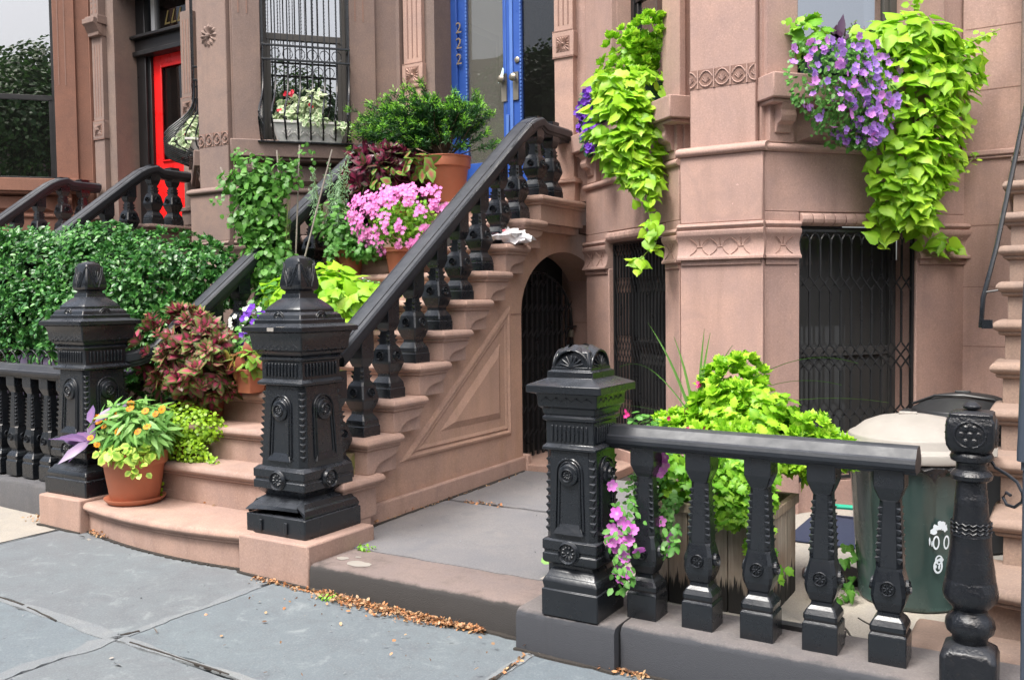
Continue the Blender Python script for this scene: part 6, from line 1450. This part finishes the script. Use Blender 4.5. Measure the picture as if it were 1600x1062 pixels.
for pts_ in (((1.3, .15, 3.2), (1.45, .2, 3.22), (1.62, .25, 3.30)), ((1.0, .1, 3.3), (1.08, .1, 3.45), (1.05, .12, 3.52)), ((1.25, .12, 2.7), (1.4, .14, 2.62), (1.5, .14, 2.68)), ((1.3, .12, 2.45), (1.45, .12, 2.40), (1.56, .14, 2.50)), ((1.02, .1, 2.2), (1.06, .08, 2.05), (1.12, .07, 1.97), (1.3, .07, 1.93)), ((.8, .13, 2.3), (.78, .1, 2.05), (.9, .08, 1.9)), ((.95, .14, 3.1), (1.0, .16, 2.7), (.98, .14, 2.3), (1.0, .1, 2.0)), ((1.15, .14, 3.1), (1.2, .16, 2.7), (1.1, .14, 2.3))): m.tube([tuple(L_(TC, c, *q)) for q in pts_], .0035, 5)
m.build('runner', M['runner'], WC, smooth=True)
pth2 = [L_(TC, c, .38, .14, 3.14), L_(TC, c, .40, .22, 2.94), L_(TC, c, .42, .24, 2.77), L_(TC, c, .47, .22, 2.62), L_(TC, c, .50, .18, 2.48)]
leafmesh('petunia_foliage', [curtain('oval', pth2, [.26, .38, .36, .26, .12], 1900, .034, thick=.17, face=faceC, jit=.7), strand([L_(TC, c, .3, .2, 2.75), L_(TC, c, .26, .2, 2.62)], 'oval', 60, .03, .04)], G['herb'], WC)
s = curtain('flower', pth2, [.32, .40, .36, .25, .10], 250, .048, thick=.20, face=faceC, var=.25); s = list(s); s[1] = s[1]+faceC*.04; s[2] = unit(np.broadcast_to(faceC, s[2].shape)*1.2+rng.normal(size=s[2].shape)*.45)
leafmesh('lilac_petunia_blossoms', [tuple(s)], G['lilfl'], WC)
leafmesh('purple_spikes', [('blade', np.repeat([L_(TC, c, .50, .06, 3.18), L_(TC, c, .66, .06, 3.18)], 16, 0)+rng.normal(size=(32, 3))*.02, UP*.4+faceC+rng.normal(size=(32, 3))*.4, unit(UP*.8+rng.normal(size=(32, 3))*.6), rng.uniform(.12, .2, 32))], G['dktrad'], WC)
leafmesh('green_leaves', [bush('jag', L_(TC, c, .28, .06, 3.2), (.12, .08, .12), 40, .09), strand([L_(TC, c, .2, .08, 3.2), L_(TC, c, .14, .1, 3.32)], 'wide', 14, .05)], G['parsley'], WC)
WA, c = wbox(TA, .40, 1.30, 2.96, -.02, .17, 'window_box', 'window box with celery-like greens, deep purple petunias and a lime vine with a thin tail', M['greenbox'])
leafmesh('green_tuft', [whorls('jag', L_(TA, c, 1.08, .10, 3.32), (.26, .16, .24), 90, 5, .062, inner=.4, up=1.1, open_=.8), whorls('jag', L_(TA, c, 1.30, .08, 3.50), (.12, .1, .20), 30, 5, .06, inner=.3, up=1.3, open_=.7), whorls('jag', L_(TA, c, .72, .16, 3.20), (.13, .12, .16), 40, 5, .055, inner=.4, up=.9), bush('jag', L_(TA, c, 1.05, .10, 3.28), (.26, .14, .22), 220, .06, inner=.3, jit=.7)], G['limeC'], WA)
pth = [L_(TA, c, 1.15, .18, 3.20), L_(TA, c, 1.22, .24, 3.0), L_(TA, c, 1.25, .24, 2.78), L_(TA, c, 1.24, .22, 2.62), L_(TA, c, 1.26, .18, 2.48), L_(TA, c, 1.36, .14, 2.36)]
leafmesh('lime_vine', [curtain('heart', pth, [.24, .25, .25, .20, .14, .08], 520, .092, thick=.18, face=FR, fr=.85, up=.75, jit=.5), curtain('heart', [L_(TA, c, 1.26, .18, 2.52), L_(TA, c, 1.38, .2, 2.38), L_(TA, c, 1.48, .2, 2.24)], [.13, .09, .05], 46, .085, thick=.08, face=FR, jit=.5), strand([L_(TA, c, 1.30, .16, 2.45), L_(TA, c, 1.44, .2, 2.28), L_(TA, c, 1.50, .2, 2.14), L_(TA, c, 1.56, .2, 2.02), L_(TA, c, 1.58, .2, 1.94), L_(TA, c, 1.42, .2, 1.86), L_(TA, c, 1.25, .2, 1.80)], 'heart', 44, .085, .028), strand([L_(TA, c, 1.15, .16, 2.55), L_(TA, c, .98, .2, 2.50)], 'heart', 9, .085, .03)], G['lime'], WA)
m = MB()
for q in range(5): m.tube([tuple(L_(TA, c, 1.15+.06*q, .2, 3.1)), tuple(L_(TA, c, 1.22+.04*q, .24, 2.75)), tuple(L_(TA, c, 1.28+.02*q, .2, 2.48)), tuple(L_(TA, c, 1.40+.01*q, .2, 2.34))], .004, 5)
m.tube([tuple(L_(TA, c, u, .2, z)) for u, z in ((1.34, 2.42), (1.44, 2.28), (1.50, 2.14), (1.56, 2.02), (1.58, 1.94), (1.42, 1.86), (1.25, 1.80))], .0035, 5)
m.build('runner', M['runner'], WA, smooth=True)
pth2 = [L_(TA, c, .50, .2, 3.20), L_(TA, c, .50, .2, 3.02), L_(TA, c, .54, .2, 2.86), L_(TA, c, .56, .2, 2.70)]
s = list(curtain('flower', pth2, [.06, .09, .08, .05], 85, .050, thick=.14, face=FR)); s[2] = unit(np.broadcast_to(FR, s[2].shape)*1.2+rng.normal(size=s[2].shape)*.45); s[1] = s[1]+FR*.03
leafmesh('purple_petunia_blossoms', [tuple(s)], G['purpfl'], WA); leafmesh('petunia_foliage', [curtain('oval', pth2, [.06, .09, .08, .05], 240, .036, thick=.12, face=FR)], G['dkherb'], WA)
def gwb(P, Q, u0, u1, label):
    T, L, t, n = frameT(P, Q); c = Vector(T((u0+u1)/2, .09, 3.03)); rt = empty('window_box', tuple(c), label, 'window box', 'window boxes')
    m = MB(lambda u, d, z: tuple(Vector(T(u, d, z))-c)); m.add([(u0+.05, -.02, 3.03), (u1-.05, -.02, 3.03), (u1-.05, .15, 3.03), (u0+.05, .15, 3.03), (u0, -.03, 3.19), (u1, -.03, 3.19), (u1, .19, 3.19), (u0, .19, 3.19)], [(3, 2, 1, 0), (4, 5, 6, 7), (0, 1, 5, 4), (1, 2, 6, 5), (2, 3, 7, 6), (3, 0, 4, 7)]); m.box(u0-.015, u1+.015, -.04, .205, 3.19, 3.215)
    for k in range(5):
        uc = u0+.12+(u1-u0-.24)*k/4
        for a in range(5): tt = R(30+30*a); m.tube([(uc, .165, 3.07), (uc+.05*math.cos(tt), .185, 3.08+.07*math.sin(tt))], .007, 4)
    m.build('box', M['whitepl'], rt, bevel=.004)
    l = lambda u, d, z: np.array(T(u, d, z))-np.array(c)
    leafmesh('foliage', [bush('round', l((u0+u1)/2+.0, .08, 3.36), (.20, .12, .16), 190, .065, inner=.3), bush('round', l(u0+.13, .08, 3.33), (.13, .1, .12), 80, .06, inner=.3), bush('wide', l((u0+u1)/2, .14, 3.22), ((u1-u0)*.42, .2, .05), 150, .045, inner=.3, droop=.6), curtain('wide', [l(u1-.05, .2, 3.22), l(u1-.02, .22, 3.12)], [.08, .06], 26, .045, thick=.04)], G['whitevar'], rt)
    P_ = np.array([l(u0+.16, .1, 3.48), l(u0+.11, .12, 3.47), l((u0+u1)/2+.0, .2, 3.35), l(u0+.05, .14, 3.32), l(u0+.18, .11, 3.49)]); leafmesh('red_blossoms', [('pom', np.repeat(P_, 4, 0)+rng.normal(size=(20, 3))*.012, np.broadcast_to(FR, (20, 3))+rng.normal(size=(20, 3))*.3, rng.normal(size=(20, 3)), .03)], G['redfl'], rt)
gwb((CP[0]+S1, CP[1]), (CQ[0]+S1, CQ[1]), .36, 1.02, 'white relief-moulded planter of white-edged geraniums inside the bellied grille')
gwb((AP[0]+S1, AP[1]), (AQ[0]+S1, AQ[1]), .55, 1.35, 'white planter with pale green leaves just right of the red door, behind the edge-on grille')
# ------------------------------------------------------------------ wooden planter
WP = empty('wooden_planter', (-1.43, 4.27, .10), 'weathered wooden planter behind the fence, overflowing with lime foliage and pink petunias', 'planter')
m = MB(); xa, xb, y0_, y1_ = -.29, .29, -.23, .23
for i in range(6): a = xa+(xb-xa)*i/6; m.box(a+.002, a+(xb-xa)/6-.002, y0_, y0_+.02, .0, .44); m.box(a+.002, a+(xb-xa)/6-.002, y1_-.02, y1_, 0, .44)
for i in range(5): a = y0_+.02+(y1_-y0_-.04)*i/5; m.box(xa, xa+.02, a+.002, a+(y1_-y0_-.04)/5-.002, 0, .44); m.box(xb-.02, xb, a+.002, a+(y1_-y0_-.04)/5-.002, 0, .44)
m.build('boards', M['wood'], WP, bevel=.003)
m = MB(); m.box(xa-.012, xb+.012, y0_-.014, y0_+.02, .44, .485); m.box(xa-.012, xb+.012, y1_-.02, y1_+.014, .44, .485); m.box(xa-.012, xa+.02, y0_+.02, y1_-.02, .44, .485); m.box(xb-.02, xb+.012, y0_+.02, y1_-.02, .44, .485); m.build('rim', M['woodtrim'], WP, bevel=.004)
m = MB(); m.box(xa+.02, xb-.02, y0_+.02, y1_-.02, .38, .43); m.build('soil', M['soil'], WP)
leafmesh('lime_foliage', [whorls('jag', (.12, .02, .84), (.29, .22, .24), 200, 6, .056, inner=.7, lump=.45, up=.9, open_=.95), bush('jag', (.12, .02, .82), (.29, .22, .22), 520, .055, inner=.5, jit=.7), whorls('jag', (.04, .06, 1.02), (.17, .15, .16), 60, 6, .052, inner=.5, up=1.2, open_=.8), whorls('jag', (-.24, .0, .78), (.18, .14, .12), 54, 6, .048, inner=.5, up=1.2, open_=.8), whorls('jag', (.38, .10, .72), (.20, .16, .14), 66, 6, .056, inner=.5, up=.9), whorls('jag', (.36, .13, .82), (.14, .12, .10), 26, 6, .05, inner=.5, up=1.)], G['limeC'], WP)
leafmesh('green_foliage', [curtain('jag', [(.06, -.2, .74), (.11, -.24, .60), (.16, -.26, .44)], [.22, .18, .12], 620, .048, thick=.10, jit=.6), bush('wide', (-.18, -.16, .60), (.11, .08, .13), 110, .062, inner=.3, droop=.5), strand([(.28, -.25, .5), (.30, -.28, .35), (.33, -.28, .22)], 'jag', 38, .05, .02), strand([(.24, -.26, .45), (.23, -.28, .30)], 'jag', 12, .05, .02)], G['parsley'], WP)
leafmesh('trailing_leaves', [bush('oval', (-.27, -.22, .66), (.10, .08, .20), 230, .036, inner=.3), strand([(-.28, -.22, .60), (-.24, -.45, .66), (-.20, -.72, .52), (-.19, -.74, .36), (-.19, -.74, .22)], 'oval', 210, .036, .028), strand([(-.15, -.24, .52), (-.12, -.45, .50), (-.08, -.54, .42), (-.06, -.54, .33)], 'oval', 110, .036, .024), bush('round', (-.22, .05, .80), (.30, .15, .06), 160, .04, inner=.3)], G['herb'], WP)
A1 = [(-.23, .65), (-.215, .54), (-.20, .50), (-.165, .48), (-.14, .46), (-.155, .42), (-.20, .44), (-.24, .40), (-.215, .38), (-.17, .40), (-.11, .385), (-.20, .32), (-.18, .345), (-.19, .25), (-.205, .285), (-.17, .28), (-.24, .46), (-.25, .42)]
A2 = [(-.143, .467), (-.092, .467), (-.13, .397), (-.044, .416), (-.10, .344), (-.05, .344), (-.354, .74), (-.075, .75), (-.106, .69), (-.09, .72), (-.33, .70)]
P = np.array([(a, -.755, b) for a, b in A1]+[(a, -.555, b) for a, b in A2])
leafmesh('petunia_blossoms', [('flower', P+rng.normal(size=P.shape)*.006, FR*1.3+np.array([.2, 0, .1])+rng.normal(size=P.shape)*.35, UP+rng.normal(size=P.shape)*.3, rng.uniform(.050, .062, len(P)))], G['magfl'], WP)
P = np.array([(-.50, -.05, .86), (-.49, -.05, .87), (-.13, .0, 1.02), (-.20, .0, .88), (-.24, -.1, .86), (-.14, -.12, .82), (-.04, -.1, .82), (-.19, 0, .89)]); P = np.repeat(P, 3, 0)+rng.normal(size=(24, 3))*.008
leafmesh('fuchsia_blossoms', [('pom', P, FR+rng.normal(size=P.shape)*.4, rng.normal(size=P.shape), .022)], G['fuchsia'], WP)
gb = MB()
def blade(pts, w0):
    n = len(pts); v = []
    for i, p in enumerate(pts): ww = w0*(1-(i/(n-1))**1.6)+.0006; v += [(p[0]-ww, p[1], p[2]), (p[0], p[1]+.002, p[2]-.002), (p[0]+ww, p[1], p[2])]
    gb.add(v, [(i*3+j, i*3+3+j, i*3+4+j, i*3+1+j) for i in range(n-1) for j in range(2)])
for tx, tz, bend in ((-.26, 1.26, .0), (-.10, 1.30, 0), (-.07, 1.28, .0), (.04, 1.22, .0), (-.40, 1.33, -.02), (.02, 1.10, 0), (.10, 1.20, .0)):
    b0_ = (-.14, .02, .80); blade([tuple(np.array(b0_)*(1-t)+np.array((tx, .02, tz))*t+np.array([0, 0, .05*math.sin(math.pi*t)])) for t in [i/9 for i in range(10)]], .009)
for tx, tz in ((-.55, 1.10), (.55, 1.05), (.62, 1.15), (-.62, .90), (.75, .98)): blade([(-.14+(tx+.14)*t, .0, .84+(tz-.84)*math.sin(t*math.pi*.62)/math.sin(math.pi*.62)*1.0) for t in [i/12 for i in range(13)]], .0045)
gb.build('grass_blades', G['grass'], WP)
# ------------------------------------------------------------------ bins
def bin_(loc, label, lidm, bodym, r=.275, s=1.0, detail=True):
    rt = empty('trash_can', loc, label, 'trash can', 'round trash cans')
    m = MB(); n = 48; prof = [(.235, 0), (.245, .01), (.25, .03), (.292, .66), (.30, .68), (.318, .69), (.318, .72), (.30, .725), (.28, .72)]
    rings = []
    for r_, z in prof:
        ring = []
        for i in range(n):
            a = 2*math.pi*i/n; rr = r_
            if .02 < z < .67 and (i % 12) in (3, 4, 5, 6): rr = r_-.014
            ring.append((rr*s*math.cos(a), rr*s*math.sin(a), z*s))
        rings.append(ring)
    zz_ = []
    m.add([p for q in rings for p in q], [(a*n+i, a*n+(i+1) % n, (a+1)*n+(i+1) % n, (a+1)*n+i) for a in range(len(prof)-1) for i in range(n)]+[tuple(range(n))[::-1]])
    m.build('body', bodym, rt, bevel=.004)
    m = MB(); m.lathe([(.30*s, .715*s), (.345*s, .72*s), (.350*s, .735*s), (.343*s, .768*s), (.325*s, .776*s), (.312*s, .779*s), (.298*s, .825*s), (.284*s, .832*s), (.272*s, .838*s), (.225*s, .876*s), (.16*s, .902*s), (.08*s, .916*s), (.02, .920*s)], 0, 0, 48)
    m.box(-.36*s, -.30*s, -.07, .07, .735*s, .80*s); m.box(.30*s, .37*s, -.07, .07, .735*s, .785*s)
    m.box(-.06, .02, -.015, .015, .916*s, .930*s)
    m.build('lid', lidm, rt, bevel=.004)
    return rt
TB = bin_((-.635, 4.66, .105), 'dark green trash can with a domed beige lid and a white stencil', M['lid'], M['bin'], s=.96)
TB.rotation_euler = (0, 0, R(8))
m = MB(); n = 60; v = []
for i in range(n+1):
    a = R(-175)+R(170)*i/n; rr = .312+.010*rng.random(); v += [((rr-.010)*math.cos(a), (rr-.010)*math.sin(a), .700), ((rr+.004)*math.cos(a), (rr+.004)*math.sin(a), .675+.008*rng.normal()), ((rr-.008)*math.cos(a), (rr-.008)*math.sin(a), .645+.014*rng.normal())]
m.add(v, [(i*3+j, i*3+3+j, i*3+4+j, i*3+1+j) for i in range(n) for j in range(2)]); m.build('liner_bag', M['bag'], TB, smooth=True)
# stencilled panel: digits and blotches wrapped on the front of the can
def on_can(a, z, r=.290, e=.003): rr = .96*(.25+(.292-.25)*(z/.96-.03)/.63)+e; return (rr*math.cos(a), rr*math.sin(a), z)
m = MB(); A0 = R(-66)
def blot(a0, z0, w_, h, k=12, ring=False):
    if ring:
        o_ = [on_can(A0+a0+w_*math.cos(2*math.pi*i/k), z0+h*math.sin(2*math.pi*i/k)) for i in range(k)]; n_ = [on_can(A0+a0+w_*.6*math.cos(2*math.pi*i/k), z0+h*.72*math.sin(2*math.pi*i/k)) for i in range(k)]
        m.add(o_+n_, [(i, (i+1) % k, (i+1) % k+k, i+k) for i in range(k)])
    else: m.add([on_can(A0+a0+w_*math.cos(2*math.pi*i/k)*(1+.25*rng.normal()), z0+h*math.sin(2*math.pi*i/k)*(1+.25*rng.normal())) for i in range(k)]+[on_can(A0+a0, z0)], [(i, (i+1) % k, k) for i in range(k)])
blot(-.03, .335, .058, .033, 20, True); blot(.15, .335, .055, .033, 20, True); blot(.02, .225, .085, .034, 22, True); blot(.03, .255, .07, .022, 18, True)
for a, z, w_, h in ((-.08, .385, .06, .012), (-.02, .405, .07, .014), (.05, .42, .06, .018), (.11, .40, .06, .015), (-.14, .34, .012, .018), (-.10, .33, .012, .012), (.04, .225, .016, .016), (-.02, .225, .015, .008), (.0, .245, .02, .006), (.07, .255, .04, .01)): blot(a, z, w_, h)
m.build('stencil', M['stencil'], TB)
TB2 = bin_((-.50, 5.75, .12), 'second trash can with a black lid peeping out behind the beige one', M['blackpl'], M['blackpl'], s=.95)
m = MB(); m.tube([(-.28, -.02, .80), (-.15, -.12, .862), (.0, -.16, .872), (.15, -.14, .852)], .008, 6); m.build('lid_strap', M['blackpl'], TB2, smooth=True)
# mat, hose, round cover
m = MB(); m.box(-1.42, -.55, 5.35, 6.1, .118, .130); tag(m.build('mat', M['mat'], None, bevel=.004), 'dark blue mat on the concrete left of the trash can', 'mat')
m = MB(); m.tube([(-1.3, 6.02, .20), (-1.1, 5.98, .215), (-.95, 5.97, .22), (-.8, 6.0, .20), (-.7, 6.1, .18)], .016, 8); tag(m.build('garden_hose', M['hose'], None, smooth=True), 'short run of bright green hose lying behind the dark blue mat', 'hose')
m = MB(); m.lathe([(.15, .10), (.155, .105), (.155, .135), (.14, .145), (.12, .14), (.02, .142)], -1.02, 4.78, 30); tag(m.build('saucer_cover', M['blackpl'], None, smooth=True), 'round dark cover on the ground between planter and trash can', 'cover')
IV = empty('ivy_sprig', (-.93, 4.42, .105), 'sprig of ivy sprouting from the ground beside the trash can', 'plant'); leafmesh('foliage', [bush('lobed', (0, 0, .05), (.10, .08, .05), 26, .045), strand([(0, 0, .03), (.02, .1, .1), (.03, .16, .2)], 'lobed', 9, .045)], G['bean'], IV); stems('stem', (0, 0, 0), [(.02, .1, .1), (-.06, .02, .05), (.08, 0, .04)], .002, M['stem'], IV)
WD = empty('weed', (-2.17, 3.98, .14), 'pale small-leaved weed with a scrap of paper beside the short newel', 'weed'); leafmesh('foliage', [bush('round', (0, 0, .06), (.07, .03, .05), 9, .055)], G['zinleaf'], WD); stems('stem', (0, 0, 0), [(-.05, 0, .05), (.03, 0, .09), (.05, 0, .04)], .002, M['stem'], WD)
m = MB(); m.add([(-2.27, 3.93, .142), (-2.22, 3.92, .143), (-2.20, 3.96, .160), (-2.26, 3.97, .15)], [(0, 1, 2, 3)]); o = m.build('paper_scrap', M['lid'], None); tag(o, 'white paper scrap on the flagstone by the weed', 'litter'); md = o.modifiers.new('s', 'SOLIDIFY'); md.thickness = .002
for (x, y, z, lab) in ((-3.47, 3.62, .0, 'tiny green weed at the foot of the torn newel block'), (-3.30, 3.50, .0, 'tiny green weed in the orange leaf litter'), (-3.42, 3.93, .14, 'tiny green weed on the kerb behind the torn newel block')):
    t = empty('weed', (x, y, z), lab, 'weed', 'tiny weeds along the kerb'); leafmesh('foliage', [bush('oval', (0, 0, .012), (.06, .03, .014), 46, .020)], G['parsley'], t)
# ------------------------------------------------------------------ leaf litter (uncountable)
def chips(name, pts, size, mat, label, cat):
    P = np.array(pts); n = len(P); o = leafmesh(name, [('oval', P, UP+rng.normal(size=(n, 3))*.55, rng.normal(size=(n, 3)), size*rng.uniform(.5, 1.3, n))], mat, None); tag(o, label, cat, kind='stuff'); return o
pts = []
for _ in range(1500):
    x = -3.40+1.05*rng.random()**1.1; wv = .11*(1-abs((x+2.98)/.5)**2*.55) if x < -2.45 else .03
    pts.append((x, 3.545-abs(rng.normal())*max(.015, wv)*.42, gz(x)+.008+.016*rng.random()))
for _ in range(70): pts.append((rng.uniform(-4.6, -1.9), 3.5-abs(rng.normal())*.35, gz(-3.2)+.012))
for _ in range(160): x = -3.9+rng.random()*.5; pts.append((x, 3.54-abs(rng.normal())*.018, gz(x)+.008))
for _ in range(130): x = -1.72+.22*rng.random(); pts.append((x, 3.49-abs(rng.normal())*.02-.1*(x+1.72)*0, gz(x)+.008+.01*rng.random()))
for _ in range(60): t = rng.random(); pts.append((-2.03-.02*t, 3.0+.55*t, gz(-2)+.008))
for _ in range(70): pts.append((-5.50+rng.random()*.22, 3.60+rng.normal()*.02, .05+.02*rng.random()))
for _ in range(60): pts.append((-6.25+rng.random()*.25, 3.62+rng.normal()*.03, .065+.015*rng.random()))
for _ in range(90): pts.append((-3.70+abs(rng.normal())*.012, 4.3+1.9*rng.random(), pz(0, 5)+.0+.012))
for _ in range(60): pts.append((-3.55+.3*rng.random(), 5.13+rng.normal()*.02, pz(0, 5.13)+.008))
for _ in range(30): pts.append((-4.9+.2*rng.random(), 4.0+rng.normal()*.02, .25))
chips('leaf_litter', pts, .021, M['litter'], 'drift of dry orange-brown leaves along the foot of the kerb', 'leaf litter')
pts = [(rng.uniform(-5.5, 0), rng.uniform(1.8, 3.5), 0) for _ in range(150)]+[(rng.uniform(-3.6, -2.2), rng.uniform(4, 6), .16) for _ in range(50)]
pts = [(x, y, (gz(x)+.006) if z == 0 else pz(x, y)+.006) for x, y, z in pts]
chips('grit', pts, .011, M['mortar'], 'scattered pale grit on the paving', 'grit')
pts = [(-4.62+.0*rng.random(), 2.42, gz(-4.6)+.008)]+[(x, y, gz(x)+.008) for x, y in ((-3.64, 2.70), (-3.56, 2.42), (-3.5, 2.38), (-5.44, 3.52), (-5.40, 3.50))]
chips('pale_scraps', pts, .04, M['lid'], 'a few pale scraps lying in the sidewalk joints', 'litter')
#BEHIND
# ------------------------------------------------------------------ the other side of the street (only ever seen in the window glass)
OB = empty('brownstone_row', (0, -16, 0), 'row of brick houses across the street, seen only as a reflection in the windows', 'house')
m = MB(); m.box(-36, 34, -2, 0, -.5, 11.0); m.box(-36, 34, -2, .3, 10.7, 11.1); m.build('wall', M['greybrown'], OB)
m = MB()
for i in range(28):
    for z in (1.5, 4.6, 7.2): m.box(-35+i*2.4, -33.9+i*2.4, -.01, .05, z, z+1.7)
m.build('window', M['framek'], OB)
def tree(x, y, h, label):
    t = empty('street_tree', (x, y, 0), label, 'tree', 'street trees across the way'); m = MB(); m.tube([(0, 0, -.2), (.05, 0, h*.3), (-.05, .05, h*.55), (0, 0, h*.8)], .18, 8, .4)
    m.tube([(0, 0, h*.35), (.9, .2, h*.7)], .09, 6, .4); m.tube([(0, 0, h*.4), (-.9, -.2, h*.75)], .09, 6, .4); m.build('trunk', M['bark'], t, smooth=True)
    leafmesh('crown', [bush('wide', (rng.normal()*1.5, rng.normal()*.8, h*rng.uniform(.45, .98)), (2.1, 1.6, 1.4), 2600, .14, inner=.3) for _ in range(8)], G['treeleaf'], t)
tree(5.6, -9.5, 11.0, 'taller leafy street tree reflected beside its neighbour in the black sash window'); tree(2.0, -8.8, 11.0, 'leafy street tree seen only as a reflection in the black sash window'); tree(-14.5, -11, 9.0, 'leafy street tree reflected in the door glass'); tree(14.0, -7.5, 9.5, 'leafy street tree reflected low in the barred bay window')
# the picture uses every object as it stands
